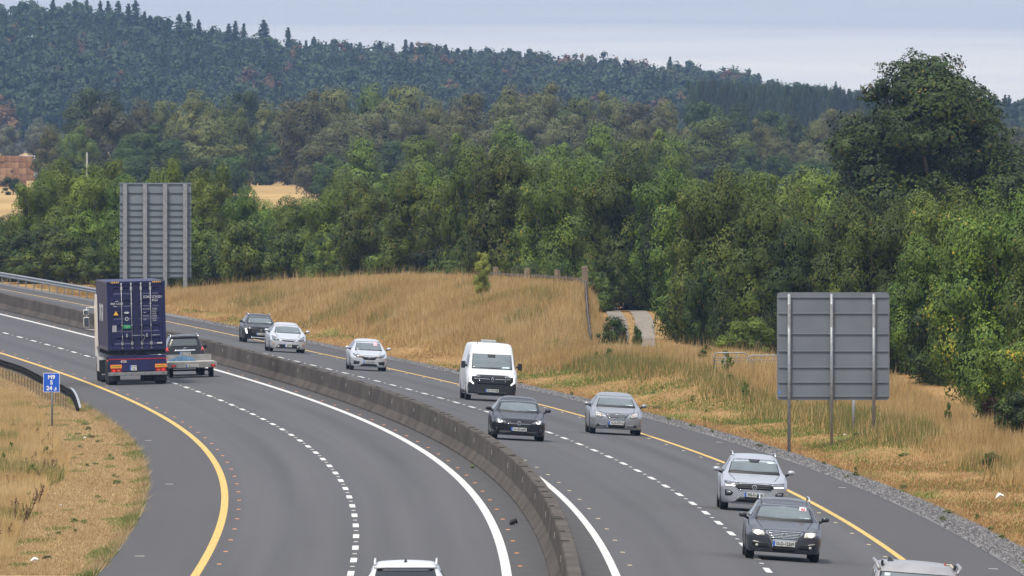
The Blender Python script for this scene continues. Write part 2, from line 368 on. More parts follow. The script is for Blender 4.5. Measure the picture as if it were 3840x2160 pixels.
def stud_mesh(m):
    b = MB(); b.add([(-.055, -.05, 0), (.055, -.05, 0), (.055, .05, 0), (-.055, .05, 0), (-.045, -.02, .016), (.045, -.02, .016), (.045, .02, .016), (-.045, .02, .016)],
                    [[4, 5, 6, 7], [0, 1, 5, 4], [1, 2, 6, 5], [2, 3, 7, 6], [3, 0, 4, 7]]); return b.mesh('road_stud', m)
ST_O = stud_mesh(mat('stud_amber', (0.55, 0.22, 0.07), 0.5)); ST_W = stud_mesh(mat('stud_white', (0.42, 0.41, 0.38), 0.5)); ST_Y = stud_mesh(mat('stud_pale', (0.42, 0.34, 0.20), 0.5))
for o, t0, me in ((O_WL + 0.32, -33, ST_O), (O_YL + 0.38, -30, ST_O), (O_WR + 0.42, -28, ST_Y), (O_YR - 0.36, -26, ST_Y), (O_DR, -17.5, ST_W), (O_DL, -32.8, ST_W)):
    for k, t in dash_ts(o, t0, -4, 50): on_road('road_stud', me, t, o)
# short white tick plates on the hard shoulders
tick = MB().box(-.11, .11, -.10, .10, 0, .006).mesh('shoulder_mark', M_WHT)
for t, o in ((-22, -9.5), (67, -9.5), (147, -9.55), (-7, 10.4), (87, 10.4), (166, 10.45)): on_road('shoulder_mark', tick, t, o, 0.003)

# ------------------------------------------------------------------ concrete barrier down the median
def concrete():
    m = bpy.data.materials.new('weathered_concrete'); m.use_nodes = True; t = m.node_tree; b = t.nodes['Principled BSDF']
    uvn = t.nodes.new('ShaderNodeUVMap')
    a = uvnoise(t, 0.9, 0.25, 1.0, 5.0); st = uvnoise(t, 0.7, 3.2, 1.0, 3.0); sp = uvnoise(t, 5, 5, 1.0, 3.0)
    c = mixc(t, ramp(t, a, [(0.3, 0.0), (0.7, 1.0)]), (0.058, 0.049, 0.042), (0.115, 0.099, 0.085))
    c = mixc(t, ramp(t, st, [(0.63, 0.0), (0.72, 0.55)]), c, (0.05, 0.043, 0.038))        # run-off stains down the face
    c = mixc(t, ramp(t, st, [(0.24, 0.35), (0.32, 0.0)]), c, (0.22, 0.20, 0.175))
    c = mixc(t, ramp(t, sp, [(0.70, 0.0), (0.74, 0.7)]), c, (0.045, 0.042, 0.04))
    t.links.new(c, b.inputs['Base Color']); b.inputs['Roughness'].default_value = 0.9; b.inputs['Specular IOR Level'].default_value = 0.1
    bp = N(t, 'ShaderNodeBump', Strength=0.35, Distance=0.02); t.links.new(sp, bp.inputs['Height']); t.links.new(bp.outputs[0], b.inputs['Normal'])
    return m
M_CONC = concrete()
BAR = thing('median_barrier', 'long weathered grey-brown concrete barrier dividing the two carriageways', 'barrier', tuple(rpos(-20, 0)))
prof = [(-.36, 0), (-.36, .07), (-.34, .09), (-.20, .30), (-.185, .33), (-.145, .86), (-.12, .895), (.12, .895), (.145, .86), (.185, .33), (.20, .30), (.34, .09), (.36, .07), (.36, 0)]
acc = np.concatenate([[0], np.cumsum([math.dist(prof[i], prof[i + 1]) for i in range(len(prof) - 1)])])
b0 = np.array(BAR.location)
edges = [-200.0]
while edges[-1] < 760: edges.append(edges[-1] + float(rng.choice([9.0, 15.0, 21.0])))
for a, b in zip(edges[:-1], edges[1:]):
    ts = np.linspace(a + 0.002, b - 0.002, 3 + int((b - a) / 4)); v = []; uvs = []
    for t in ts:
        wob = 0.006 * math.sin(t * 1.3)
        for (o, h), s in zip(prof, acc):
            x, y = rxy(t, o + wob); v.append((x - b0[0], y - b0[1], float(ti(RZ, t)) + h - 0.02 - b0[2])); uvs.append((s, t))
    n = len(prof); f = [[k * n + i, k * n + i + 1, (k + 1) * n + i + 1, (k + 1) * n + i] for k in range(len(ts) - 1) for i in range(n - 1)]
    f += [list(range(n))[::-1], list(range((len(ts) - 1) * n, len(ts) * n))]
    obj('barrier_section', mesh_np('barrier_section', v, f, [M_CONC], False, uv=uvs), BAR)
M_REF = mat('pale_reflector', (0.34, 0.32, 0.29), 0.5, var=0.2, scale=20)
ref_me = MB().box(-.012, 0.0, -.10, .10, -.07, .07).mesh('reflector', M_REF)
for k in range(20):
    t = -52 + 21.5 * k; x, y = rxy(t, -.172)
    obj('reflector', ref_me, BAR, (x - b0[0] - .004, y - b0[1], float(ti(RZ, t)) + .62 - b0[2]), (0, math.radians(5), heading(t)))
M_SLOT = mat('mossy_slot', (0.03, 0.028, 0.02), 0.95, var=0.4, scale=30)
slot_me = MB().box(-.12, .06, -.16, .16, 0, .02).mesh('moss_patch', M_SLOT); bm_ = None
for k in range(60):
    t = -45 + 8.1 * k + float(rng.uniform(-4, 4)); x, y = rxy(t, -.03 + float(rng.uniform(-.02, .02)))
    o_ = obj('moss_patch', slot_me, BAR, (x - b0[0], y - b0[1], float(ti(RZ, t)) + .874 - b0[2]), (0, 0, heading(t) + float(rng.uniform(-.4, .4)))); o_.scale = (float(rng.uniform(.4, 1)), float(rng.uniform(.3, 1.4)), 1)

# ------------------------------------------------------------------ galvanised metal, sign backs
M_GALV = mat('galvanised_steel', (0.30, 0.31, 0.325), 0.5, 0.55, var=0.22, scale=9)
M_GALV2 = mat('bright_galvanised_steel', (0.42, 0.43, 0.45), 0.42, 0.6, var=0.2, scale=9)
M_SIGNB = mat('grey_sign_back', (0.155, 0.172, 0.196), 0.55, 0.1, var=0.10, scale=0.9)
M_SIGNB2 = mat('blue_grey_sign_back', (0.185, 0.218, 0.245), 0.55, 0.1, var=0.10, scale=0.8)
M_RAIL = mat('dark_sign_rail', (0.085, 0.095, 0.108), 0.5, 0.3, var=0.15)
# right-hand sign seen from behind
Ys = 537.0; t_s, o_s = t_off(uv_xz(833, 0, Ys)[0], Ys)
def px(u, v, Y): return uv_xz(u, v, Y)
x0, z1 = px(777.0, 292.3, Ys); x1, z0 = px(889.5, 400.2, Ys); xc = (x0 + x1) / 2
gz_s = gz(xc, Ys)
SG = thing('road_sign_back', 'square grey sign seen from behind on three steel posts, right of the road', 'road sign', (xc, Ys, gz_s))
hw = (x1 - x0) / 2; zb = z0 - gz_s; zt = z1 - gz_s
def rrect(hw, zb, zt, r, n=5):
    p = []
    for cx, cz, a0 in ((hw - r, zt - r, 0), (-hw + r, zt - r, 90), (-hw + r, zb + r, 180), (hw - r, zb + r, 270)):
        for i in range(n + 1):
            a = math.radians(a0 + 90 * i / n); p.append((cx + r * math.cos(a), cz + r * math.sin(a)))
    return p
MB().prism(rrect(hw, zb, zt, .12), .05, .065).build('panel', M_SIGNB, SG)
for f_ in (.046, .195, .385, .545, .695, .835, .965):
    z = zt + (zb - zt) * f_
    r_ = MB().box(-hw + .05, hw - .05, .008, .048, z - .022, z + .022).build('rail', M_SIGNB, SG); bevel(r_, .004, 1)
for px_ in (.108, .485, .86):
    x = -hw + 2 * hw * px_; zg = gz(xc + x, Ys) - gz_s
    p_ = MB().bar((x, -.055, zg - .35), (x, -.055, zt - .05), .057, 14).build('post', M_GALV, SG, True)
    MB().bar((x, -.055, zt - 1.18), (x, -.055, zt - .40), .0585, 14, cap=False).build('post_sleeve', M_GALV2, p_, True)
    for f_ in (.195, .385, .695):
        z = zt + (zb - zt) * f_; MB().box(x - .075, x + .075, -.01, .052, z - .03, z + .03).build('bracket', M_GALV, SG)
MB().box(-hw + .05, -hw + .13, .045, .049, zb + .22, zb + .30).build('sticker', mat('blue_sticker', (0.10, 0.2, 0.5), .5), SG)
# short lone post behind that sign
xp, _ = px(853.7, 0, 548); obj_p = thing('steel_post', 'short bare steel post standing in dry grass behind the right sign', 'post', (xp, 548, gz(xp, 548)))
MB().bar((0, 0, -.3), (0, 0, 1.75), .05, 12).build('post_tube', M_GALV, obj_p, True)
MB().bar((0, 0, 1.75), (0, 0, 1.77), .055, 12).build('cap', M_GALV, obj_p, True)
# left-hand tall sign seen from behind
Yl = 974.0
x0, z1 = px(119.7, 182.6, Yl); x1, z0 = px(191.3, 278.6, Yl); xc = (x0 + x1) / 2; g0 = gz(xc, Yl)
SL = thing('road_sign_back', 'tall blue-grey sign seen from behind on four steel posts, beyond the blue truck', 'road sign', (xc, Yl, g0))
hw = (x1 - x0) / 2; zb = z0 - g0; zt = z1 - g0; H_ = zt - zb
rows = [0.018, .11, .22, .285, .35, .415, .48, .545, .61, .675, .74, .805, .87, .935, .985]
for a, b in zip([0] + rows[1:-1], rows[1:-1] + [1.0]):
    MB().box(-hw, hw, .05, .062, zt - H_ * b + .012, zt - H_ * a - .012).build('panel_strip', M_SIGNB2, SL)
for f_ in rows:
    z = zt - H_ * f_; MB().box(-hw + .02, hw - .02, -.01, .048, z - .016, z + .016).build('rail', M_RAIL, SL)
for f_ in (.075, .355, .635, .915):
    x = -hw + 2 * hw * f_; zg = gz(xc + x, Yl) - g0
    b_ = MB().box(x - .13, x + .13, -.26, -.012, zg - .5, zt - .12).build('post', M_GALV, SL); bevel(b_, .015, 2)

# ------------------------------------------------------------------ crash barriers
W_PROF = [(0.0, -.155), (.03, -.15), (.075, -.10), (.075, -.055), (.02, -.02), (.02, .02), (.075, .055), (.075, .10), (.03, .15), (0.0, .155)]
def guardrail(root, t0, t1, off, h, m_rail, m_post, side, step=4.0, top=.12):
    r0 = np.array(root.location)
    seg = np.arange(t0, t1 + .1, 4.0)
    for a, b in zip(seg[:-1], seg[1:]):
        v = []; f = []
        for t in (a, b - .01):
            for d, zz_ in W_PROF:
                x, y = rxy(t, off + side * d); zg = gz(*map(float, rxy(t, off)))
                v.append((x - r0[0], y - r0[1], zg + h + zz_ - r0[2]))
            for d, zz_ in W_PROF[::-1]:
                x, y = rxy(t, off + side * (d - .008)); zg = gz(*map(float, rxy(t, off)))
                v.append((x - r0[0], y - r0[1], zg + h + zz_ - r0[2]))
        n = len(W_PROF) * 2
        f = [[i, (i + 1) % n, n + (i + 1) % n, n + i] for i in range(n)]
        obj('rail', mesh_np('rail', v, f, [m_rail], True), root)
    pm = MB().box(-.03, .03, -.035, .035, -.5, h + top).mesh('post', m_post)
    for t in np.arange(t0 + .5, t1 + .1, step):
        x, y = rxy(t, off - side * .06); zg = gz(float(x), float(y))
        obj('post', pm, root, (x - r0[0], y - r0[1], zg - r0[2]), (0, 0, heading(t)))
GR = thing('crash_barrier', 'shiny steel crash barrier along the far verge, at the left edge', 'crash barrier', tuple(rpos(610, 11.6)))
guardrail(GR, 572, 770, 11.55, .62, mat('clean_rail', (0.27, 0.285, 0.30), .5, .4, var=.15, scale=2), M_GALV, -1)
M_DARKR = mat('shaded_rail', (0.009, 0.009, 0.008), .85, .0, .1, var=.5, scale=2.2)  # near-black colour carries the shade on the rail's back
M_OLDP = mat('grimy_post', (0.20, 0.155, 0.10), .8, .0, var=.4, scale=4)
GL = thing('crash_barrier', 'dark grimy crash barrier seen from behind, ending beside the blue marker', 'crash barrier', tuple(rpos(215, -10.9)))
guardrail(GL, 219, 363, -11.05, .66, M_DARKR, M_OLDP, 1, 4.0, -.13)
# its turned-down end: the last length dips to the ground
r0 = np.array(GL.location); v = []; tsd = np.linspace(213.5, 219, 9)
for t in tsd:
    a = np.clip((219 - t) / 5.5, 0, 1); hh = .66 * (1 - a ** 2.2) + .02
    for d, zz_ in W_PROF:
        x, y = rxy(t, -11.05 + .25 * a + d); zg = gz(float(x), float(y)); v.append((x - r0[0], y - r0[1], zg + hh + zz_ - r0[2]))
n = len(W_PROF)
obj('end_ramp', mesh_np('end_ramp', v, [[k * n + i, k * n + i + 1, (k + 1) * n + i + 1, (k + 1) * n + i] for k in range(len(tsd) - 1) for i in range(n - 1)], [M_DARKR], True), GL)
v2 = []
for t in tsd:
    a = np.clip((219 - t) / 5.5, 0, 1); hh = .66 * (1 - a ** 2.2) + .02
    for dx in (.06, .14):
        x, y = rxy(t, -11.05 + .25 * a + dx); zg = gz(float(x), float(y)); v2.append((x - r0[0], y - r0[1], zg + hh + .16 - r0[2]))
obj('end_plate', mesh_np('end_plate', v2, [[2 * k, 2 * k + 1, 2 * k + 3, 2 * k + 2] for k in range(len(tsd) - 1)], [M_GALV2], False), GL)

# ------------------------------------------------------------------ blue location marker
Ym = 561.0; xm, zt = px(51.4, 372.9, Ym); _, zb = px(0, 392.2, Ym); gm = gz(xm, Ym)
MK = thing('location_marker', 'small blue motorway marker sign lettered M9 S 24.5 on grey post', 'road sign', (xm, Ym, gm))
zt -= gm; zb -= gm; hw = 16.4 / F_PX * Ym / 2; zc = (zt + zb) / 2
M_SW = mat('sign_white', (0.80, 0.80, 0.80), .45); M_SB = mat('sign_blue', (0.006, 0.095, 0.56), .4)
pl = MB().prism(rrect(hw, zb, zt, .03), 0, .012).build('panel', M_SW, MK)
MB().prism(rrect(hw - .016, zb + .016, zt - .016, .022), -.003, 0.0).build('blue_face', M_SB, pl)
for s_, z_, sz, xx in (('M9', zt - .155, .20, 0), ('S', zc - .005, .20, 0), ('24', zb + .135, .21, -.075), ('.5', zb + .108, .14, .135)):
    o_ = obj('lettering', text_mesh(s_, sz, M_SW, bold=.006), pl, (xx, -.006, z_), (math.radians(90), 0, 0))
MB().bar((0.02, .05, -.3), (0.02, .05, zt - .1), .036, 12).build('post', mat('grey_post', (0.16, 0.17, 0.18), .5, .3, var=.15), MK, True)
for z_ in (zb + .15, zt - .15): MB().box(-.05, .09, .012, .045, z_ - .02, z_ + .02).build('clamp', M_GALV, MK)

# ------------------------------------------------------------------ timber fence on the bank, field gates, farm track
M_WOOD = mat('weathered_timber', (0.20, 0.155, 0.105), .85, var=.35, scale=5, stretch=(1, 1, 5))
M_WOOD2 = mat('old_dark_timber', (0.085, 0.075, 0.066), .9, var=.35, scale=4)
M_WOOD3 = mat('dark_thin_post', (0.10, 0.085, 0.07), .9, var=.3)
FN = thing('timber_fence', 'weathered post and rail fence along the top of the straw-coloured bank', 'fence', (0, 0, 0))
fl = []
for t in np.arange(468, 412, -3.4): fl.append((float(t), 22.35))
for t in np.arange(408, 364, -3.6): fl.append((float(t), float(3.55 / 750 * ti(RY, t) - ti(RX, t)) + .25 * ((408 - t) / 44) ** 2))
pts = []
for t, o in fl:
    x, y = map(float, rxy(t, o)); pts.append(Vector((x, y, gz(x, y))))
ox = pts[12].copy(); FN.location = ox
big = {3, 8, 13, 17}
for k, p in enumerate(pts):
    w, h = (.11, 1.08) if k in big else (.055, .78)
    if k == 17: w, h = .13, 1.5
    b_ = MB().box(-w, w, -w, w, -.4, h).build('post', M_WOOD if k in big else M_WOOD3, FN, loc=tuple(p - ox), rot=(float(rng.uniform(-.03, .03)), float(rng.uniform(-.03, .03)), float(rng.uniform(0, 1)))); bevel(b_, .015, 1)
for k in range(len(pts) - 1):
    for h in (.28, .50, .72):
        a, b = pts[k] - ox + Vector((0, -.09, h)), pts[k + 1] - ox + Vector((0, -.09, h)); d = (b - a).normalized()
        n_ = Vector((0, 0, 1)); s_ = d.cross(n_).normalized() * .02; w_ = n_ * .06
        v = [q + i * s_ + j * w_ for q in (a, b) for i, j in ((-1, -1), (1, -1), (1, 1), (-1, 1))]
        MB().add(v, [(0, 1, 2, 3), (7, 6, 5, 4), (0, 4, 5, 1), (1, 5, 6, 2), (2, 6, 7, 3), (3, 7, 4, 0)]).build('rail', M_WOOD2, FN)
# twin concrete wheel tracks leading to the trees
M_TRK = mat('track_concrete', (0.215, 0.178, 0.138), .9, var=.35, scale=1.4)
def strip(name, path, w, m, label=None, h=.05):
    q = np.array(path); s = np.concatenate([[0], np.cumsum(np.hypot(*np.diff(q, axis=0).T))]); ss = np.arange(0, s[-1], 1.5); path = list(zip(np.interp(ss, s, q[:, 0]), np.interp(ss, s, q[:, 1])))
    v = []; n = len(path)
    for k, (x, y) in enumerate(path):
        a = path[max(k - 1, 0)]; b = path[min(k + 1, n - 1)]; d = Vector((b[0] - a[0], b[1] - a[1])).normalized(); s = Vector((d.y, -d.x)) * w / 2
        for q in (-1, 1): xx, yy = x + q * s.x, y + q * s.y; v.append((xx, yy, gz(xx, yy) + h))
    return obj(name, mesh_np(name, v, [[2 * k, 2 * k + 1, 2 * k + 3, 2 * k + 2] for k in range(n - 1)], [m]), kind='structure')
def track(us):
    out = []
    for u, v_ in us:
        Y = 800.0
        for _ in range(8):
            x, _z = px(u, v_, Y); g = gz(x, Y); Y = (CAM_Z - g) * F_PX / (v_ - V_HOR)
        out.append((px(u, v_, Y)[0], Y))
    return out
strip('farm_track', track([(648, 368), (646, 352), (645, 338), (645, 325), (642, 316), (637, 311), (629, 308.5)]), 1.0, M_TRK)
strip('farm_track', track([(622, 368), (620, 345), (620, 333), (619, 322), (614, 313), (608, 308.5), (604, 307.3)]), .9, M_TRK)
def field_gate(name, label, ua, ub, vt, Y, mirror):
    xa, z_ = px(ua, vt, Y); xb, _ = px(ub, vt, Y); g = gz((xa + xb) / 2, Y); h = z_ - g
    G = thing(name, label, 'gate', ((xa + xb) / 2, Y, g), 0, 'tubular field gates'); w = (xb - xa) / 2
    top = [(-w, 0, h * .15), (-w, 0, h - .16), (-w + .05, 0, h - .04), (-w + .17, 0, h), (w - .17, 0, h), (w - .05, 0, h - .04), (w, 0, h - .16), (w, 0, h * .15)]
    MB().tube(top, .026, 8).build('gate_frame', M_GALV, G, True)
    for f_ in (.16, .36, .54, .72, .86): MB().bar((-w, 0, h * f_ - .1), (w, 0, h * f_ - .1), .018, 8).build('bar', M_GALV, G, True)
    for f_ in (-.35, .35): MB().box(w * f_ - .02, w * f_ + .02, -.012, .012, h * .1, h - .01).build('upright', M_GALV, G)
field_gate('field_gate', 'galvanised tubular gate lying left, between green bush and sign', 714, 747.5, 352.8, 640, 0)
field_gate('field_gate', 'galvanised tubular gate disappearing behind the right-hand sign', 748.2, 786, 355.4, 636, 1)

# ------------------------------------------------------------------ foliage
def leafmat(name, stops, accent=None, acc=0.97, transl=0.13, rough=0.6):
    m = bpy.data.materials.new(name); m.use_nodes = True; t = m.node_tree; b = t.nodes['Principled BSDF']
    at = t.nodes.new('ShaderNodeAttribute'); at.attribute_name = 'tint'
    oi = t.nodes.new('ShaderNodeObjectInfo')
    st = list(stops)
    if accent: st = [q for q in stops if q[0] < acc - .01] + [(acc, stops[-1][1]), (acc + .005, accent)]
    c = ramp(t, at.outputs['Fac'], st)
    hv = t.nodes.new('ShaderNodeHueSaturation'); t.links.new(c, hv.inputs['Color'])
    t.links.new(mathn(t, 'ADD', 0.480, mathn(t, 'MULTIPLY', oi.outputs['Color'] and oi.outputs['Random'], 0.03)), hv.inputs['Hue'])
    t.links.new(mathn(t, 'ADD', 0.68, mathn(t, 'MULTIPLY', oi.outputs['Random'], 0.72)), hv.inputs['Value'])
    t.links.new(hv.outputs[0], b.inputs['Base Color']); b.inputs['Roughness'].default_value = rough; b.inputs['Specular IOR Level'].default_value = 0.3
    tr = t.nodes.new('ShaderNodeBsdfTranslucent'); t.links.new(hv.outputs[0], tr.inputs[0])
    mx = t.nodes.new('ShaderNodeMixShader'); mx.inputs[0].default_value = transl
    t.links.new(b.outputs[0], mx.inputs[1]); t.links.new(tr.outputs[0], mx.inputs[2]); t.links.new(mx.outputs[0], t.nodes['Material Output'].inputs[0])
    return m
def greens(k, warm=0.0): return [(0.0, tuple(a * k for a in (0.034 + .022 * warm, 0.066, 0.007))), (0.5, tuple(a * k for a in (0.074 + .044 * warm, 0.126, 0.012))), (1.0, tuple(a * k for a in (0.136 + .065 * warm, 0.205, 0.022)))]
LM = dict(
    belt=leafmat('belt_leaves', greens(0.95, .12), (0.20, 0.16, 0.03), 0.985),
    warm=leafmat('warm_leaves', greens(0.90, .35), (0.26, 0.17, 0.03), 0.985),
    bright=leafmat('bright_leaves', greens(1.30, .3)),
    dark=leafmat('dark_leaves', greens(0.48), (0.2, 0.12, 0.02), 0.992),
    yellowing=leafmat('yellowing_leaves', greens(1.1, .3), (0.38, 0.28, 0.03), 0.86),
    thicket=leafmat('thicket_leaves', greens(1.1, .3), (0.42, 0.29, 0.03), 0.73),
    big=leafmat('big_tree_leaves', greens(0.68, -.3), (0.30, 0.20, 0.03), 0.994),
    bush=leafmat('bush_leaves', greens(0.8)),
    tuft=leafmat('tuft_leaves', [(0, (0.12, 0.16, 0.035)), (1, (0.22, 0.25, 0.07))]),
    sapling=leafmat('sapling_leaves', [(0, (0.17, 0.20, 0.03)), (1, (0.30, 0.32, 0.06))]),
    brown=leafmat('brown_leaves', [(0, (0.05, 0.030, 0.018)), (1, (0.13, 0.08, 0.045))]),
    olive=leafmat('olive_leaves', [(0, (0.070, 0.078, 0.018)), (.5, (0.110, 0.118, 0.026)), (1, (0.165, 0.165, 0.04))]),
    midg=leafmat('mid_green_leaves', greens(0.98, .25)),
    midd=leafmat('mid_dark_leaves', greens(0.55)),
    midb=leafmat('mid_brown_leaves', [(0, (0.068, 0.072, 0.024)), (1, (0.128, 0.130, 0.046))]),
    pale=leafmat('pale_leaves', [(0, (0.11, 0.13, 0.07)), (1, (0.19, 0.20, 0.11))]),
    hill=leafmat('hill_leaves', [(0, (0.026, 0.044, 0.012)), (1, (0.044, 0.066, 0.017))]),
    hillo=leafmat('hill_olive_leaves', [(0, (0.042, 0.046, 0.014)), (1, (0.066, 0.066, 0.022))]),
    rust=leafmat('rust_leaves', [(0, (0.11, 0.062, 0.022)), (1, (0.22, 0.12, 0.042))]),
    conifer=leafmat('conifer_needles', greens(0.34)),
)
M_BARK = mat('bark', (0.085, 0.068, 0.052), .9, var=.4, scale=6)
M_BARKP = mat('pale_bark', (0.26, 0.24, 0.21), .85, var=.25, scale=3)
def leaves(P, Nn, size, asp, r):
    """one diamond leaf per point; returns verts and quads"""
    n = len(P); Nn = Nn / (np.linalg.norm(Nn, axis=1, keepdims=True) + 1e-9)
    a = r.normal(size=(n, 3)); a -= Nn * (a * Nn).sum(1, keepdims=True); a /= np.linalg.norm(a, axis=1, keepdims=True) + 1e-9
    b = np.cross(Nn, a); s = size[:, None]
    droop = Nn * s * 0.18
    V = np.stack([P - b * s * .5 * asp, P + a * s * .5 - droop, P + b * s * .5 * asp, P - a * s * .5 - droop], 1).reshape(-1, 3)
    return V, np.arange(n * 4).reshape(n, 4)
def crown(seed, rx, zb, n_cl, n_leaf, leaf, cl_r=(.22, .36), asp=.62, top=0.0, inner=.25, kk=60):
    """unit-height crown between heights zb and 1, half width rx, made of leaf clumps"""
    r = np.random.default_rng(seed); rzz = (1 - zb) / 2; cz = zb + rzz
    d = r.normal(size=(n_cl * 6, 3)); d /= np.linalg.norm(d, axis=1, keepdims=True)
    pick = [0]                                        # spread the clumps evenly, so that gaps stay between them
    for _ in range(n_cl - 1): pick.append(int(np.argmin((d @ d[pick].T).max(1) + r.uniform(0, .25, len(d)))))
    d = d[r.permutation(pick)]
    fr = r.uniform(.66, .92, n_cl); k = int(n_cl * inner); fr[:k] = r.uniform(0, .5, k)
    w = 1 - top * np.clip(d[:, 2], 0, 1)
    cr = r.uniform(*cl_r, n_cl); m_ = k + int((n_cl - k) * .3); cr[k:m_] *= .5; fr[k:m_] *= 1.2
    C = np.stack([d[:, 0] * fr * rx * w, d[:, 1] * fr * rx * w, cz + d[:, 2] * fr * rzz], 1)
    per = r.multinomial(n_leaf, cr ** 2 / (cr ** 2).sum()); ci = np.repeat(np.arange(n_cl), per); n = len(ci)
    e = r.normal(size=(n, 3)); e[:, 2] += .25; e /= np.linalg.norm(e, axis=1, keepdims=True)
    rad = cr[ci] * np.where(r.uniform(size=n) < .8, r.uniform(.82, 1.08, n), r.uniform(.3, .85, n))
    # clumps are lumpy, not round
    ph = r.uniform(0, 6.28, (n_cl, 3)); lump = 1 + .22 * np.sin(4 * e[:, 0] + ph[ci, 0]) * np.sin(4 * e[:, 1] + ph[ci, 1]) + .16 * np.sin(7 * e[:, 2] + ph[ci, 2])
    P = C[ci] + e * (rad * lump)[:, None] * min(rx, rzz) * np.array([1.08, 1.08, .86])
    hr_ = np.percentile(np.hypot(P[:, 0], P[:, 1]), 98); k1 = rx / hr_; zt_ = np.percentile(P[:, 2], 99.6); zl_ = np.percentile(P[:, 2], 1)
    k2 = (1 - zb) / (zt_ - zl_); P = P * np.array([k1, k1, k2]) + np.array([0, 0, zb - zl_ * k2]); C = C * np.array([k1, k1, k2]) + np.array([0, 0, zb - zl_ * k2])
    Nn = e * 1.15 + r.normal(size=(n, 3)) * .42 + np.array([0, 0, .35])
    V, Fq = leaves(P, Nn, leaf * r.uniform(.6, 1.35, n), asp, r)
    tint = np.clip(r.uniform(0, 1, n_cl)[ci] * .62 + r.uniform(0, 1, n) * .38, 0, 1); tint = np.where(r.uniform(size=n) < .012, .999, tint * .96)
    # inner core added to every clump: darker-toned leaf facets that block light
    ds = r.normal(size=(n_cl, kk, 3)); ds /= np.linalg.norm(ds, axis=2, keepdims=True)
    Pc = (C[:, None] + ds * (cr * .56)[:, None, None] * min(rx, rzz) * np.array([1.05, 1.05, .84])).reshape(-1, 3); dc = ds.reshape(-1, 3); szc = np.repeat(cr * min(rx, rzz) * 3.4 / kk ** .5, kk)
    V2, F2 = leaves(Pc, dc + r.normal(size=dc.shape) * .15, szc, .9, r)
    ok = np.repeat(Pc[:, 2] > zb * .5, 1); F2 = F2[ok]
    soft = np.concatenate([np.repeat(e * 1.0 + Nn / np.linalg.norm(Nn, axis=1, keepdims=True) * .34 + np.array([0, 0, .12]), 4, 0), np.repeat(dc, 4, 0)])
    soft /= np.linalg.norm(soft, axis=1, keepdims=True)
    V = np.concatenate([V, V2]); Fq = np.concatenate([Fq, F2 + n * 4]); tint = np.concatenate([tint, r.uniform(.1, .5, len(F2))])
    crown.soft = soft
    return V, Fq, tint, C
def soften(me, nrm):
    """shade leaves by the lean of their clump"""
    me.polygons.foreach_set('use_smooth', np.ones(len(me.polygons), dtype=bool)); me.normals_split_custom_set_from_vertices(nrm.tolist()); return me
def trunk(seed, C, h0=.0, r0=.022, limbs=6):
    r = np.random.default_rng(seed + 99); b = MB(); top = .72
    sway = [(float(r.normal(0, .012)), float(r.normal(0, .012))) for _ in range(5)]
    pts = [(0 if k == 0 else sway[k][0], 0 if k == 0 else sway[k][1], -.02 + (top + .02) * k / 4) for k in range(5)]
    b.tube(pts, [r0 * 1.25, r0, r0 * .8, r0 * .55, r0 * .25], 7)
    for c in C[r.permutation(len(C))[:limbs]]:
        z = float(np.clip(c[2] * .55, .12, .6)); k = min(int((z + .02) / ((top + .02) / 4)), 3)
        a = Vector(pts[k]).lerp(Vector(pts[k + 1]), .5); e = Vector(c); m_ = a.lerp(e, .55) + Vector((0, 0, -.02))
        b.tube([a, m_, e], [r0 * .45, r0 * .3, r0 * .1], 5)
    return b
TREE = {}
def variant(key, n, **kw):
    out = []
    for s in range(n):
        V, Fq, tint, C = crown(hash(key) % 1 + s * 17 + len(key) * 101 + 5, **kw)
        cm = soften(mesh_np('crown', V, Fq, [LM['belt']], False, attr={'tint': tint}), crown.soft); tm = trunk(s, C).mesh('trunk', M_BARK, True); out.append((cm, tm))
    TREE[key] = out
variant('belt', 5, rx=.36, zb=.0, n_cl=34, n_leaf=38000, leaf=.0195, cl_r=(.28, .50), top=.2)
variant('tall', 2, rx=.25, zb=.03, n_cl=34, n_leaf=20000, leaf=.020, cl_r=(.30, .52), top=.3)
variant('mid', 5, rx=.40, zb=.04, n_cl=22, n_leaf=18000, leaf=.028, cl_r=(.34, .56), top=.15)
variant('hillb', 6, rx=.40, zb=.12, n_cl=13, n_leaf=620, leaf=.085, cl_r=(.34, .54), top=.2, kk=10)
variant('hillfar', 5, rx=.40, zb=.12, n_cl=11, n_leaf=290, leaf=.115, cl_r=(.36, .56), top=.2, kk=6)
variant('bushy', 3, rx=.55, zb=.0, n_cl=30, n_leaf=10500, leaf=.040, cl_r=(.22, .40), top=.1)
def conifer(seed, n_lv=13, n=800, w=.2, gap=.0):
    r = np.random.default_rng(seed); z = r.uniform(.06, 1, n) ** .9
    lv = np.round(z * n_lv + r.normal(0, .35, n)) / n_lv; lv = np.clip(lv, 0.04, 1); z = lv + r.normal(0, .025, n)
    R = w * (1 - lv) ** .8 * (1 + .3 * np.sin(lv * 40 + seed)) + .014
    if gap: R *= np.where(r.uniform(size=n) < gap, .4, 1)
    a = r.uniform(0, 6.283, n); q = r.uniform(.15, 1, n)
    P = np.stack([np.cos(a) * R * q, np.sin(a) * R * q, np.clip(z - q * R * .35, .02, 1)], 1)
    Nn = np.stack([np.cos(a) * .4, np.sin(a) * .4, np.full(n, .8)], 1) + r.normal(size=(n, 3)) * .35
    V, Fq = leaves(P, Nn, .085 * r.uniform(.7, 1.3, n) * (1.3 - .65 * z), .5, r)
    return mesh_np('crown', V, Fq, [LM['conifer']], False, attr={'tint': r.uniform(0, 1, n)})
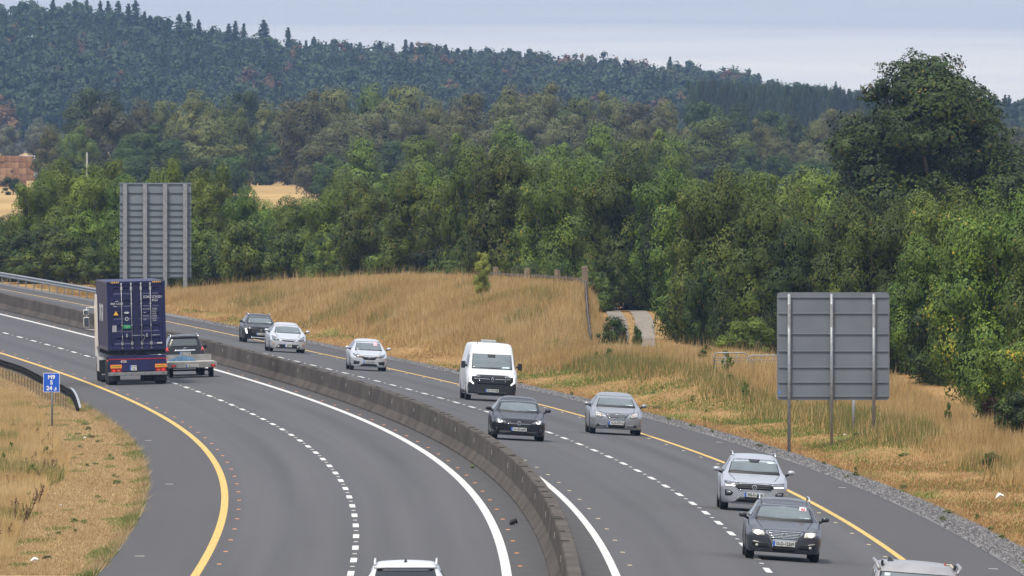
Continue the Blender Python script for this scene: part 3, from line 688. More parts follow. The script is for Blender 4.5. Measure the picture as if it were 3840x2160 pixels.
TREE['conifer'] = [(conifer(s, w=(.2, .26, .17, .22)[s], gap=(0, 0, .3, .15)[s]), MB().tube([(0, 0, -.02), (0, 0, .5), (0, 0, 1)], [.016, .01, .002], 6).mesh('trunk', M_BARK, True)) for s in range(4)]
def set_mat(o, m):
    o.material_slots[0].link = 'OBJECT'; o.material_slots[0].material = m
def place_tree(name, cat, label, x, y, z, h, w, key, kind, k, group=None, trunk_m=None):
    cm, tm = TREE[key][k % len(TREE[key])]
    base = {'belt': .78, 'tall': .56, 'mid': .86, 'hillb': .86, 'bushy': 1.15, 'conifer': .42}[key]
    e = thing(name, label, cat, (x, y, z), float(rng.uniform(0, 6.28)), group); s = w / base
    if key in ('belt', 'mid', 'hillb'): s = min(max(s * 1.12, .74 * h), 1.25 * h)
    c = obj('crown', cm, e); set_mat(c, LM[kind]); t_ = obj('trunk', tm, e)
    if trunk_m: set_mat(t_, trunk_m)
    c.scale = t_.scale = (s, s, h); return e
def at_px(u, vt, w, Y, key, kind, k, name, cat, label, group=None, trunk_m=None, zg=None):
    x, zt = uv_xz(u, vt, Y); g = gz(x, Y) if zg is None else zg
    return place_tree(name, cat, label, x, Y, g, zt - g, w / F_PX * Y, key, kind, k, group, trunk_m)
ORD = ['first', 'second', 'third', 'fourth', 'fifth', 'sixth', 'seventh', 'eighth', 'ninth', 'tenth', 'eleventh', 'twelfth', 'thirteenth', 'fourteenth', 'fifteenth', 'sixteenth', 'seventeenth', 'eighteenth', 'nineteenth', 'twentieth']
def ordn(k):
    if k < 20: return ORD[k]
    n = k + 1; suf = 'th' if 10 < n % 100 < 14 else {1: 'st', 2: 'nd', 3: 'rd'}.get(n % 10, 'th'); return '%d%s' % (n, suf)
def beltY(u): return float(np.interp(u, [-40, 0, 100, 200, 300, 400, 500, 600, 700, 850, 1000, 1060], [1125, 1110, 1085, 1055, 1012, 965, 922, 858, 795, 705, 625, 600]))
# (u, top row, width px, depth shift, shape, leaves)
BELT = [(-14, 222, 70, 0, 'belt', 'belt'), (14, 216, 60, 0, 'belt', 'belt'), (40, 172, 52, 12, 'belt', 'bright'), (62, 163, 58, 10, 'belt', 'bright'), (92, 168, 62, 4, 'belt', 'bright'), (113, 161, 44, 14, 'tall', 'bright'),
    (128, 176, 46, 0, 'belt', 'belt'), (150, 172, 40, 10, 'belt', 'bright'), (172, 160, 40, 12, 'tall', 'bright'), (190, 176, 44, 0, 'belt', 'warm'), (205, 171, 44, 8, 'belt', 'bright'), (222, 166, 40, 6, 'tall', 'warm'), (243, 190, 52, 0, 'belt', 'belt'),
    (262, 203, 60, -10, 'belt', 'bright'), (290, 199, 54, 2, 'belt', 'belt'), (305, 200, 58, -6, 'belt', 'belt'), (325, 190, 54, 4, 'belt', 'bright'), (344, 186, 46, 0, 'belt', 'belt'), (364, 181, 54, 2, 'belt', 'warm'), (392, 176, 58, 0, 'belt', 'belt'), (416, 172, 44, 6, 'belt', 'warm'),
    (436, 168, 52, 0, 'belt', 'belt'), (461, 159, 48, 4, 'tall', 'belt'), (486, 152, 66, 0, 'belt', 'belt'), (506, 150, 54, 8, 'belt', 'warm'), (530, 168, 48, 0, 'belt', 'belt'), (552, 170, 50, 6, 'belt', 'warm'), (577, 162, 54, 40, 'belt', 'belt'), (604, 172, 44, 66, 'belt', 'warm'),
    (630, 158, 68, 84, 'belt', 'dark'), (662, 170, 50, 100, 'belt', 'belt'), (690, 190, 60, 0, 'belt', 'belt'), (714, 173, 58, 0, 'belt', 'bright'), (742, 178, 46, 8, 'belt', 'belt'), (763, 200, 58, -6, 'belt', 'belt'), (795, 196, 58, 8, 'belt', 'warm'), (800, 222, 60, -14, 'belt', 'dark'),
    (830, 208, 56, 0, 'belt', 'belt'), (856, 200, 56, 4, 'belt', 'belt'), (862, 228, 62, -16, 'belt', 'bright'), (887, 206, 62, 0, 'belt', 'belt'), (918, 196, 56, 6, 'belt', 'bright'), (925, 238, 70, -18, 'belt', 'belt'), (950, 190, 62, 0, 'belt', 'warm'), (975, 225, 74, -16, 'belt', 'yellowing'), (982, 194, 58, 6, 'belt', 'belt'), (1012, 198, 60, 0, 'belt', 'belt'), (1030, 236, 74, -12, 'belt', 'bright'), (1060, 215, 70, 0, 'belt', 'belt')]
CW = {'belt': 'dark green', 'warm': 'olive-tinged', 'bright': 'bright green', 'dark': 'deep shaded green', 'yellowing': 'yellow-flecked'}
BELT = [(u, v, w, dy + (14 if k % 2 else -8) * (not 590 < u < 700), s_, m_) for k, (u, v, w, dy, s_, m_) in enumerate(BELT)]
BELT.sort(key=lambda b: b[0]); cnt = {}
vis = [b for b in BELT if b[0] > -10 and b[0] < 1040]
for k, (u, vt, w, dy, key, kind) in enumerate(BELT):
    i = cnt.get(kind, 0); cnt[kind] = i + 1
    where = 'left of the tall sign' if u < 118 else 'behind the tall sign' if u < 193 else 'left of the bank' if u < 330 else 'behind the straw bank' if u < 600 else 'by the farm track' if u < 760 else 'behind the square sign'
    lab = '%s tree in the roadside belt %s, %s such from left' % (CW[kind], where, ordn(i))
    at_px(u, vt, w, beltY(u) + dy, key, kind, k * 5 + 1, 'leafy_tree', 'tree', lab, 'roadside tree belt')
# darker second rank that closes the gaps low down
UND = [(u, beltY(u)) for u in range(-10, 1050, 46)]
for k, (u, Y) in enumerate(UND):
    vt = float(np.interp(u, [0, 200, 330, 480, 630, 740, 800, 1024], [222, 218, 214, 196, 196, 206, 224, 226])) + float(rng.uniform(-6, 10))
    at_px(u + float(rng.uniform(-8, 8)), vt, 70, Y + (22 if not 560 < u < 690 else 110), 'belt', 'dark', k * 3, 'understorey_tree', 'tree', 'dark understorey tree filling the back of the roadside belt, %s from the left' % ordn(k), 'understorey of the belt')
# bushes at the foot of the belt
SHR = [(28, 252, 56, -14, 'belt', 'low green bush below the bright trees at the left edge'), (64, 233, 74, -14, 'bright', 'broad bright green bush beside the tall sign, left of it'), (100, 250, 50, -16, 'belt', 'green bush just left of the tall sign posts'), (206, 232, 60, -14, 'belt', 'rounded green bush just right of the tall sign'), (244, 222, 62, -14, 'bright', 'pale green bush second right of the tall sign'), (292, 228, 64, -14, 'belt', 'green bush above the left shoulder of the straw bank'), (326, 240, 46, -16, 'bright', 'small bright bush above the left shoulder of the straw bank'),
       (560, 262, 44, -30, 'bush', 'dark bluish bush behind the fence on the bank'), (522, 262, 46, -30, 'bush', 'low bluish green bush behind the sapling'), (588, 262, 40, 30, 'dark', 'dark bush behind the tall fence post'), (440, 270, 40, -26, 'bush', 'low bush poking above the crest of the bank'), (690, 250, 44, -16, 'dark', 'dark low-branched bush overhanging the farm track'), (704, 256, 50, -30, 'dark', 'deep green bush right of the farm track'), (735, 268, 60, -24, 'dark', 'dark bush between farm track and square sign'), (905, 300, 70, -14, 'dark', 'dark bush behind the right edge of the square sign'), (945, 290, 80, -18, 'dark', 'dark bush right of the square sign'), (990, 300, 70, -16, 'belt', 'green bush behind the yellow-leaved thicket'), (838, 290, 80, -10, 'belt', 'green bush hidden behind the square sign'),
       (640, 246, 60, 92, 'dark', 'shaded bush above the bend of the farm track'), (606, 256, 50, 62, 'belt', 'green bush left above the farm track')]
for k, (u, vt, w, dy, kind, lab) in enumerate(SHR):
    at_px(u, vt, w, beltY(u) + dy, 'bushy', kind, k, 'roadside_bush', 'bush', lab, 'bushes along the tree belt')
for k, u in enumerate([q for q in range(-5, 1040, 33) if not 590 < q < 676]):
    Y = beltY(u) - 6; vb = V_HOR + (CAM_Z - gz(uv_xz(u, 0, Y)[0], Y)) * F_PX / Y
    at_px(u + float(rng.uniform(-8, 8)), vb - float(rng.uniform(48, 74)), 66, Y, 'bushy', ('belt', 'dark', 'bush')[k % 3], k, 'undergrowth_bush', 'bush', 'undergrowth bush at the foot of the roadside belt, %s from the left' % ordn(k), 'undergrowth of the belt')
at_px(614, 317, 34, 738, 'bushy', 'dark', 1, 'elder_bush', 'bush', 'dense dark green bush standing before the farm track')
at_px(637, 326, 12, 732, 'tall', 'bush', 1, 'young_shoot', 'plant', 'thin upright green shoot beside the farm track')
at_px(744, 318, 60, 668, 'bushy', 'bright', 2, 'hedge_bush', 'bush', 'feathery mid-green bush behind the tubular gates')
at_px(483, 253, 21, 812, 'tall', 'sapling', 0, 'young_sapling', 'sapling', 'yellow-green sapling growing on top of the bank', zg=gz(uv_xz(483, 0, 812)[0], 812))
at_px(991, 452, 26, 486, 'bushy', 'bush', 0, 'verge_bush', 'bush', 'small green bush on the mown bank at right')
at_px(1024, 392, 70, 512, 'bushy', 'dark', 1, 'thicket_bush', 'bush', 'dark green bush low at the right edge')
at_px(1002, 343, 74, 520, 'bushy', 'thicket', 2, 'thicket_bush', 'bush', 'thicket with yellow autumn leaves at the right edge')
at_px(995, 390, 34, 520, 'bushy', 'brown', 0, 'thicket_bush', 'bush', 'brown withered bush at the foot of the yellow-leaved thicket')

# the big tree standing above the belt
V, Fq, tint, C = crown(423, .37, .22, 70, 84000, .0150, (.20, .36), .62, .45, .2)
Yb = 905.0; xb, zt = uv_xz(929, 60.5, Yb); g = gz(xb, Yb); hb = zt - g
BT = thing('mature_tree', 'huge dark green rounded tree towering over the belt at right', 'tree', (xb, Yb, g))
c_ = obj('crown', soften(mesh_np('crown', V, Fq, [LM['big']], False, attr={'tint': tint}), crown.soft), BT); c_.scale = (200 / F_PX * Yb / .74,) * 2 + (hb,)
tb = trunk(7, C, r0=.030, limbs=34); t_ = tb.build('trunk', M_BARK, BT, True); t_.scale = c_.scale

# light trees between belt and far wood
for k, (u, vt, w, Y, kind, lab) in enumerate([(768, 174, 46, 1080, 'bright', 'pale bright green tree left of the big tree, leftmost of three'), (800, 171, 48, 1100, 'bright', 'pale bright green tree left of the big tree, middle of three'), (826, 172, 46, 1090, 'bright', 'pale bright green tree touching the big tree on its left'), (1016, 172, 56, 1080, 'bright', 'pale green tree right below the big tree'), (868, 190, 60, 1060, 'bright', 'light green tree seen under the big tree crown'), (700, 180, 60, 1120, 'bright', 'light green tree behind the belt above the dark track bush'), (735, 182, 60, 1130, 'bright', 'light green tree behind the belt, second right of the farm track'), (905, 192, 60, 1120, 'bright', 'light green tree below the left half of the big tree'), (945, 194, 60, 1120, 'bright', 'light green tree below the middle of the big tree'), (985, 190, 60, 1120, 'bright', 'light green tree below the right half of the big tree'), (846, 184, 60, 1140, 'bright', 'light green tree at the left foot of the big tree'),
        (368, 140, 66, 1500, 'midg', 'rounded green tree in front of the far wood, leftmost of the round ones'), (424, 138, 50, 1540, 'midg', 'green tree in front of the far wood with flat top'), (456, 136, 46, 1500, 'midg', 'dark rounded tree beside the flat-topped one before the far wood'), (512, 124, 66, 1520, 'midg', 'tall rounded green tree in the middle before the far wood'), (553, 145, 44, 1480, 'midg', 'small domed green tree before the far wood'), (606, 126, 54, 1540, 'midg', 'green tree before the far wood, above the fence posts'), (630, 140, 40, 1480, 'midg', 'green tree with pale stem before the far wood'), (659, 132, 62, 1520, 'midg', 'broad green tree before the far wood above the farm track'), (256, 157, 48, 2330, 'midg', 'rounded tree above the pale field patch, right of the tall sign'), (308, 163, 44, 2280, 'midg', 'green tree beside the pale field patch'), (336, 168, 40, 1400, 'midg', 'small green tree right of the pale field patch'), (540, 158, 46, 1420, 'midg', 'low green tree between belt and far wood'), (575, 150, 40, 1440, 'midg', 'low dark tree between belt and far wood')]):
    at_px(u, vt, w, Y, 'mid', kind, k, 'field_tree', 'tree', lab, 'trees between belt and far wood')
# the middle-distance wood
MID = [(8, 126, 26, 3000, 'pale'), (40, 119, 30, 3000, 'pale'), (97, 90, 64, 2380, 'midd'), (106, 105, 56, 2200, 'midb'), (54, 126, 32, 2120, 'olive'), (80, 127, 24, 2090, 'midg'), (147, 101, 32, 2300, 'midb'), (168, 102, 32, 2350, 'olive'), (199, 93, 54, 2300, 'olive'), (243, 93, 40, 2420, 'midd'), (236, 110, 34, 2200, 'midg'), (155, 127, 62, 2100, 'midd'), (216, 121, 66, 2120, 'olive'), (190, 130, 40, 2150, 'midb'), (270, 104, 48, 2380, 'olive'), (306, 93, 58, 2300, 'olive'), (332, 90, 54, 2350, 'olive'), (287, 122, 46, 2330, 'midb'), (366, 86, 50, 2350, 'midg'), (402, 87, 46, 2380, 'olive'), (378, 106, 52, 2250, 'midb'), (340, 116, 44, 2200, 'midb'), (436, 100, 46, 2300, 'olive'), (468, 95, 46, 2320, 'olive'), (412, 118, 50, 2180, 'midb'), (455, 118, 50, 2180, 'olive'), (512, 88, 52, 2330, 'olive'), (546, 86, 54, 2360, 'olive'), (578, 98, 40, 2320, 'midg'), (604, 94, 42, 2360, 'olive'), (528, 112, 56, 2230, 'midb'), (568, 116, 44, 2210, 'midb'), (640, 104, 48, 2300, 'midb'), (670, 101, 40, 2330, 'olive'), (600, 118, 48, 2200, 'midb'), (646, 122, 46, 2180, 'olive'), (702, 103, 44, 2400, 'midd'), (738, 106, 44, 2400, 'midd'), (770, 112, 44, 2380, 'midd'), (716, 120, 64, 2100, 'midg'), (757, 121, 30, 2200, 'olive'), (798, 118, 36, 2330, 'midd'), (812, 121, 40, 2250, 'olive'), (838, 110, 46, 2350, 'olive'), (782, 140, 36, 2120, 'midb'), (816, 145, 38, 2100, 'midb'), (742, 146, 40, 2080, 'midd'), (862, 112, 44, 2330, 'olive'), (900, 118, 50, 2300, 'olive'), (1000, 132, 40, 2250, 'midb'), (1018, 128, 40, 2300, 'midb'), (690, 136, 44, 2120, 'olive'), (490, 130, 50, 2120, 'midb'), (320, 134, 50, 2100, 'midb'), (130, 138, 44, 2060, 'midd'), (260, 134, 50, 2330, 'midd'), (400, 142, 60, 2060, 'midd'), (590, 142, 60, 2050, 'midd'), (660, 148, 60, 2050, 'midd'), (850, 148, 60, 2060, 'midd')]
MID.sort(key=lambda b: b[0]); cnt = {}
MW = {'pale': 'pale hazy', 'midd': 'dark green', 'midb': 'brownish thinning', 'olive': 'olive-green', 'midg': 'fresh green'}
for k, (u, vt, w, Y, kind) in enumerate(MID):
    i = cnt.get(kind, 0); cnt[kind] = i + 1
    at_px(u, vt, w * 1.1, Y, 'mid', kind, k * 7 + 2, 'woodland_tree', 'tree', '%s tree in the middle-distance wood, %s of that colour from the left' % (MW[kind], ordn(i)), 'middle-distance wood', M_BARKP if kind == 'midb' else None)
# a hedge foot under that wood so no gap shows
for k, u in enumerate([q for q in range(60, 1030, 34) if not 240 < q < 300]):
    at_px(u, 158 + float(rng.uniform(-5, 5)), 52, 1980, 'bushy', 'midd', k, 'hedge_tree', 'tree', 'dark hedge growth at the foot of the middle-distance wood, %s from the left' % ordn(k), 'hedge below the far wood')

# ------------------------------------------------------------------ the far hill and its woods
SK_U = [-2000, 0, 33, 66, 100, 119, 139, 159, 185, 212, 225, 252, 265, 298, 341, 381, 421, 460, 487, 527, 567, 606, 633, 659, 683, 703, 729, 746, 756, 800, 860, 1003, 1024, 3000]
SK_V = [0, 2, 5, 9, 11, 15, 20, 25, 27, 33, 37, 40, 41, 46, 46, 50, 50, 54, 56, 58, 58.5, 61, 65, 69, 68, 70, 72, 78, 85, 92, 98, 110, 113, 116]
def hillz(x, y):
    u = 512 + F_PX * x / 5000.0; z5 = CAM_Z + (V_HOR - np.interp(u, SK_U, SK_V)) / F_PX * 5000.0 - 9.5
    a = np.clip((y - 3750) / 1250, 0, 1); b = np.clip((y - 5000) / 900, 0, 1)
    return 8.0 + (z5 - 8.0) * (a * .75 + .25 * a * a * (3 - 2 * a)) - 12 * b
hx = np.concatenate([np.arange(-820, -240, 60), np.arange(-240, 241, 20), np.arange(300, 821, 60)]).astype(float); hy = np.arange(3700, 5951, 75.0)
HX, HY = np.meshgrid(hx, hy); hi = np.arange(HX.size).reshape(HX.shape)
obj('hill', mesh_np('hill', np.stack([HX.ravel(), HY.ravel(), hillz(HX, HY).ravel()], 1), np.stack([hi[:-1, :-1], hi[:-1, 1:], hi[1:, 1:], hi[1:, :-1]], -1).reshape(-1, 4), [mat('forest_floor', (0.04, 0.045, 0.02), .95, var=.3, scale=.05)], True), kind='structure')
cand = []
hr = np.random.default_rng(31)
for Y in np.arange(3850, 5041, 42.0):
    half = 520 / F_PX * Y
    for x in np.arange(-half - 12, half + 12, 6.6):
        xx = x + hr.uniform(-2.6, 2.6); yy = Y + hr.uniform(-18, 18); h = hr.uniform(8.5, 12.5); z = float(hillz(xx, yy))
        u = 512 + F_PX * xx / yy; v = V_HOR - (z + h - CAM_Z) * F_PX / yy
        if v < float(np.interp(u, [0, 60, 100, 240, 366, 540, 640, 700, 860, 1024], [135, 128, 100, 104, 98, 98, 112, 114, 122, 140])): cand.append((xx, yy, z, h, u, v, hr.uniform()))
def kind_at(x, y, q):
    s = math.sin(x * .031 + 1.3) + math.sin(x * .013 + y * .004) + math.sin(y * .011 + x * .02)
    if q > .965 and s > -.8: return 'rust'
    if s > .9 and q > .45: return 'hillo'
    if s < -.9 and q > .4: return 'conifer'
    return 'hill'
cand.sort(key=lambda c: -c[3] / c[1])
stuffV, stuffF, stuffT, stuffM, off = [], [], [], [], 0
mats = [LM['hill'], LM['hillo'], LM['conifer'], LM['rust']]; mi = {'hill': 0, 'hillo': 1, 'conifer': 2, 'rust': 3}
def mesh_arrays(me):
    v = np.empty(len(me.vertices) * 3, np.float32); me.vertices.foreach_get('co', v); f = np.empty(len(me.loops), np.int32); me.loops.foreach_get('vertex_index', f)
    t = np.empty(len(me.polygons), np.float32); me.attributes['tint'].data.foreach_get('value', t); return v.reshape(-1, 3), f.reshape(-1, 4), t
ARR = {k: [mesh_arrays(c) for c, _ in TREE[k]] for k in ('hillfar', 'conifer')}
n_ind = {'hill': 0, 'hillo': 0, 'conifer': 0, 'rust': 0}; IND = {'hill': 150, 'hillo': 70, 'conifer': 40, 'rust': 40}
HL = {'hill': 'blue-green broadleaf tree in the %s', 'hillo': 'olive broadleaf tree in the %s', 'conifer': 'dark conifer in the %s', 'rust': 'rusty brown tree in the %s'}
for k, (x, y, z, h, u, v, q) in enumerate(cand):
    kind = kind_at(x, y, q); key = 'conifer' if kind == 'conifer' else 'hillb'
    w = h * hr.uniform(.62, .9) if key == 'hillb' else h * .5
    if kind == 'conifer': h *= 1.12
    if n_ind[kind] < IND[kind] and -20 < u < 1044:
        n_ind[kind] += 1; part_ = ('left' if u < 230 else 'centre-left' if u < 450 else 'centre-right' if u < 680 else 'right') + ' part of the far hillside, ' + ('low on the slope' if v > 72 else 'high on the slope'); place_tree('hillside_tree', 'tree', HL[kind] % part_, x, y, z, h, w, key, kind, k, 'individual trees of the far hillside wood, ' + part_)
    else:
        V_, F_, T_ = (lambda q: q[k % len(q)])(ARR['conifer' if key == 'conifer' else 'hillfar']); a = hr.uniform(0, 6.28); s = w / (.84 if key == 'hillb' else .42)
        R = np.array([[math.cos(a) * s, -math.sin(a) * s, 0], [math.sin(a) * s, math.cos(a) * s, 0], [0, 0, h]])
        if key == 'conifer': F_ = F_[:len(F_) // 4 * 2]; T_ = T_[:len(F_)]
        stuffV.append(V_ @ R.T + np.array([x, y, z])); stuffF.append(F_ + off); off += len(V_); stuffT.append(np.clip(T_ + hr.uniform(-.25, .25), 0, 1)); stuffM.append(np.full(len(F_), mi[kind]))
obj('hillside_wood', mesh_np('hillside_wood', np.concatenate(stuffV), np.concatenate(stuffF), mats, False, attr={'tint': np.concatenate(stuffT)}, midx=np.concatenate(stuffM)), kind='stuff', label='dense mixed wood covering the far hillside', cat='wood')
# conifers that break the skyline
sky_c = [(a / 7.547, b / 7.547) for a, b in ((400, -8), (568, -8), (655, -5), (757, 8), (817, 12), (893, 10), (970, 30), (1022, 5), (1090, 90), (1132, 120), (1180, 135), (1220, 135), (1270, 140), (1353, 110), (1422, 88), (1500, 150), (1605, 200), (1660, 230), (1727, 182), (1777, 160), (1840, 182), (1990, 155), (2175, 210), (2262, 308), (2310, 308), (2370, 280), (2460, 318), (2540, 322))]
sky_c += [(341.3 + a / 7.547, b / 7.547) for a, b in ((75, 328), (140, 322), (290, 310), (385, 330), (485, 303), (530, 320), (640, 350), (720, 335), (790, 338), (880, 365), (975, 355), (1045, 390), (1090, 365), (1160, 395), (1215, 388), (1295, 385), (1350, 390), (1425, 400), (1540, 415), (1640, 425), (2480, 432))] + [(758.5, 73.5)]
sky_c.sort()
for k, (u, v) in enumerate(sky_c):
    Y = 4960 + float(hr.uniform(-25, 20)); x, zt = uv_xz(u, v, Y); z = float(hillz(x, Y)); h = max(zt - z, 9)
    place_tree('conifer', 'conifer', 'dark conifer breaking the hill skyline, %s from the left' % ordn(k), x, Y, z, h, h * float(hr.uniform(.48, .66)), 'conifer', 'conifer', k, 'skyline conifers')
# rust coloured trees picked out on the slope
for k, (u, v, w, lab) in enumerate([(60, 36, 24, 'large rusty brown tree on the hillside at upper left'), (48, 50, 20, 'brown tree just below the large rusty one at upper left'), (129, 37, 15, 'bright rust-red tree on the hill slope, upper left'), (107, 44, 14, 'dull rust-red tree left of the bright rust-red one'), (12, 24, 18, 'brownish tree at the top left edge of the hill'), (56, 62, 14, 'pale brown tree low on the left hillside'), (84, 33, 18, 'brown tree between the large rusty one and the rust-red ones'), (460, 67, 22, 'rust-red tree in the middle of the far hillside'), (446, 66, 16, 'brown tree left beside the middle rust-red tree'), (505, 70, 20, 'brown tree right of the middle rust-red tree'), (533, 73, 16, 'rusty tree second right of the middle rust-red tree'), (615, 57, 20, 'rust-brown tree on the right part of the skyline'), (581, 54, 14, 'bare brownish tree on the right part of the skyline'), (640, 84, 18, 'dull red tree low on the right hillside'), (660, 83, 16, 'dull red tree rightmost low on the hillside'), (727, 70, 18, 'brown bare tree at the right end of the skyline'), (709, 77, 14, 'rusty tree below the right end of the skyline'), (290, 62, 14, 'brown tree under the tall skyline conifers')]):
    Y = 4880.0 if v < 40 or u > 560 and v < 80 else 4700.0
    for _ in range(6):                                    # settle the tree on the slope
        x, zt = uv_xz(u, v, Y); z = float(hillz(x, Y)); Y += (zt - z - 10.5) * 12
    x, zt = uv_xz(u, v, Y); place_tree('rust_tree', 'tree', lab, x, Y, float(hillz(x, Y)), zt - float(hillz(x, Y)), w / F_PX * Y * 1.1, 'hillb', 'rust', k, 'rust-coloured hillside trees')
# even plantation right of the hill
for k, u in enumerate(np.linspace(690, 905, 36)):
    v = float(np.interp(u, [690, 720, 756, 800, 830, 860, 905], [83, 80, 84, 84, 86, 92, 98])) + float(hr.uniform(-1.5, 3)); Y = 3300 + float(hr.uniform(-40, 60))
    x, zt = uv_xz(u, v, Y); z = float(zfield(Y)); place_tree('plantation_tree', 'tree', 'slim tree in the even plantation left of the big tree, %s from the left' % ordn(k), x, Y, z, zt - z, 15 / F_PX * Y, 'tall', 'hill', k, 'plantation trees')
# pale bare stems seen in the wood
for (u0, v0), pts_, Y, lab in (((266, 161), [(266, 161), (266, 152), (264.5, 146), (260, 140), (256, 137)], 2345, 'curved bare pale stem rising at the front of the far wood'), ((116, 168), [(116, 168), (112.5, 160), (108, 152)], 2060, 'leaning pale trunk in front of the brownish tree')):
    x0, z0 = uv_xz(u0, v0, Y); g = gz(x0, Y); e = thing('bare_trunk', lab, 'tree trunk', (x0, Y, g))
    P_ = [Vector((0, 0, -.2))] + [Vector((uv_xz(a, b, Y)[0] - x0, 0, uv_xz(a, b, Y)[1] - g)) for a, b in pts_]
    MB().tube(P_, list(np.linspace(.18, .05, len(P_))), 7).build('stem', M_BARKP, e, True)
    MB().tube([P_[-2], P_[-2] + Vector((.5, .3, .6))], [.06, .02], 6).build('branch', M_BARKP, e, True)
x, zt = uv_xz(87, 152, 1700); g = gz(x, 1700); e = thing('utility_pole', 'slim grey utility pole standing before the far wood', 'pole', (x, 1700, g))
MB().tube([(0, 0, -.5), (0, 0, zt - g)], [.14, .10], 8).build('pole', M_BARKP, e, True); MB().box(-.12, .12, -.12, .12, zt - g, zt - g + .06).build('cap', M_BARK, e)

# straw bale stack, barn roof
M_BALE = mat('straw_bale', (0.25, 0.135, 0.075), .95, var=.3, scale=1.2); M_BALE2 = mat('pale_straw_bale', (0.33, 0.20, 0.11), .95, var=.3, scale=1.2); M_TW = mat('baler_twine', (0.10, 0.06, 0.035), .9)
Yb_ = 2260.0; s_ = F_PX / Yb_; xl, _ = uv_xz(-16, 0, Yb_); zg = float(zfield(Yb_)); bale_m = []
for m in (M_BALE, M_BALE2):
    b_ = MB().box(-.49, .49, -1.1, 1.1, .0, .86); bale_m.append(b_.mesh('bale_body', m))
tw = MB()
for x_ in (-.3, -.1, .1, .3): tw.box(x_ - .012, x_ + .012, -1.11, 1.11, -.0, .872)
tw = tw.mesh('twine', M_TW)
for r_ in range(5):
    for c in range(7):
        if r_ == 0 and c > 5: continue
        zz_ = zg + .2 + r_ * .885; e = thing('straw_bale', 'straw bale in the stack at the left edge, %s row up, %s from left' % (ORD[r_], ORD[c]), 'straw bale', (xl + .5 + c * 1.0 + float(rng.uniform(-.03, .03)), Yb_ + float(rng.uniform(-.12, .12)), zz_), 0, 'straw bale stack')
        q = obj('bale_body', bale_m[int(rng.uniform() < .3)], e); bevel(q, .06, 2); obj('twine', tw, e)
x, z = uv_xz(22, 155.6, 2500); g = gz(x, 2500); e = thing('barn', 'pale grey barn roof peeping out behind the straw bales', 'barn', (x, 2500, g)); h = z - g
MB().box(-1.5, 4.2, 0, 7, -.5, h - .9).build('wall', mat('barn_wall', (0.25, 0.25, 0.24), .8, var=.2), e)
MB().add([(-1.8, -.3, h - .9), (4.4, -.3, h - .9), (4.4, 7.3, h - .9), (-1.8, 7.3, h - .9), (-.6, 3.5, h), (4.4, 3.5, h)], [(0, 1, 5, 4), (2, 3, 4, 5), (0, 4, 3), (1, 2, 5), (0, 3, 2, 1)]).build('roof', mat('barn_roof', (0.42, 0.44, 0.47), .5, .2, var=.1), e)
at_px(13, 177, 26, 2150, 'bushy', 'midd', 2, 'hedge_bush', 'bush', 'round dark bush in front of the straw bales')
strip_f = [(-40.0 + 0, 2190.0)]
# birds
M_BIRD = mat('black_feathers', (0.012, 0.012, 0.013), .6)
def bird(u, v, Y, span, rot, lab):
    x, z = uv_xz(u, v, Y); e = thing('bird', lab, 'bird', (x, Y, z), rot)
    MB().tube([(0, -.22, 0), (0, -.15, .01), (0, 0, .015), (0, .14, 0), (0, .26, -.005)], [.01, .035, .055, .035, .015], 8).build('body', M_BIRD, e, True)
    for s in (-1, 1):
        w = span / 2
        MB().add([(0, -.09, .03), (0, .09, .03), (s * w * .5, -.10, .14), (s * w * .5, .07, .14), (s * w, .02, .05), (s * w, .07, .05), (0, 0, .045), (s * w * .5, 0, .152)], [(0, 2, 7, 6), (6, 7, 3, 1), (2, 4, 7), (7, 4, 5, 3), (0, 1, 3, 2), (2, 3, 5, 4)]).build('wing', M_BIRD, e)
bird(40.5, 29.5, 1500, .62, .9, 'small black bird gliding in front of the hill at upper left')
bird(11.8, 172, 1500, .6, .7, 'small dark bird flying before the straw bales')

# ------------------------------------------------------------------ grass, weeds, stones
def bladesmat(name, stops):
    m = bpy.data.materials.new(name); m.use_nodes = True; t = m.node_tree; b = t.nodes['Principled BSDF']
    at = t.nodes.new('ShaderNodeAttribute'); at.attribute_name = 'tint'; c = ramp(t, at.outputs['Fac'], stops); t.links.new(c, b.inputs['Base Color'])
    b.inputs['Roughness'].default_value = .85; b.inputs['Specular IOR Level'].default_value = .1
    tr = t.nodes.new('ShaderNodeBsdfTranslucent'); t.links.new(c, tr.inputs[0]); mx = t.nodes.new('ShaderNodeMixShader'); mx.inputs[0].default_value = .25
    t.links.new(b.outputs[0], mx.inputs[1]); t.links.new(tr.outputs[0], mx.inputs[2]); t.links.new(mx.outputs[0], t.nodes['Material Output'].inputs[0]); return m
M_DRY = bladesmat('dry_grass_blades', [(0, (0.29, 0.175, 0.065)), (.45, (0.48, 0.325, 0.14)), (.8, (0.64, 0.48, 0.26)), (.86, (0.64, 0.48, 0.26)), (.88, (0.20, 0.19, 0.06)), (1, (0.13, 0.15, 0.04))])
M_DRYL = bladesmat('pale_grass_blades', [(0, (0.34, 0.21, 0.085)), (.45, (0.52, 0.36, 0.165)), (.8, (0.66, 0.50, 0.28)), (.87, (0.66, 0.50, 0.28)), (.89, (0.16, 0.19, 0.05)), (1, (0.12, 0.15, 0.04))])
M_SHORT = bladesmat('short_turf_blades', [(0, (0.24, 0.135, 0.052)), (.5, (0.34, 0.215, 0.09)), (.78, (0.43, 0.29, 0.14)), (.8, (0.16, 0.20, 0.045)), (1, (0.10, 0.17, 0.03))])
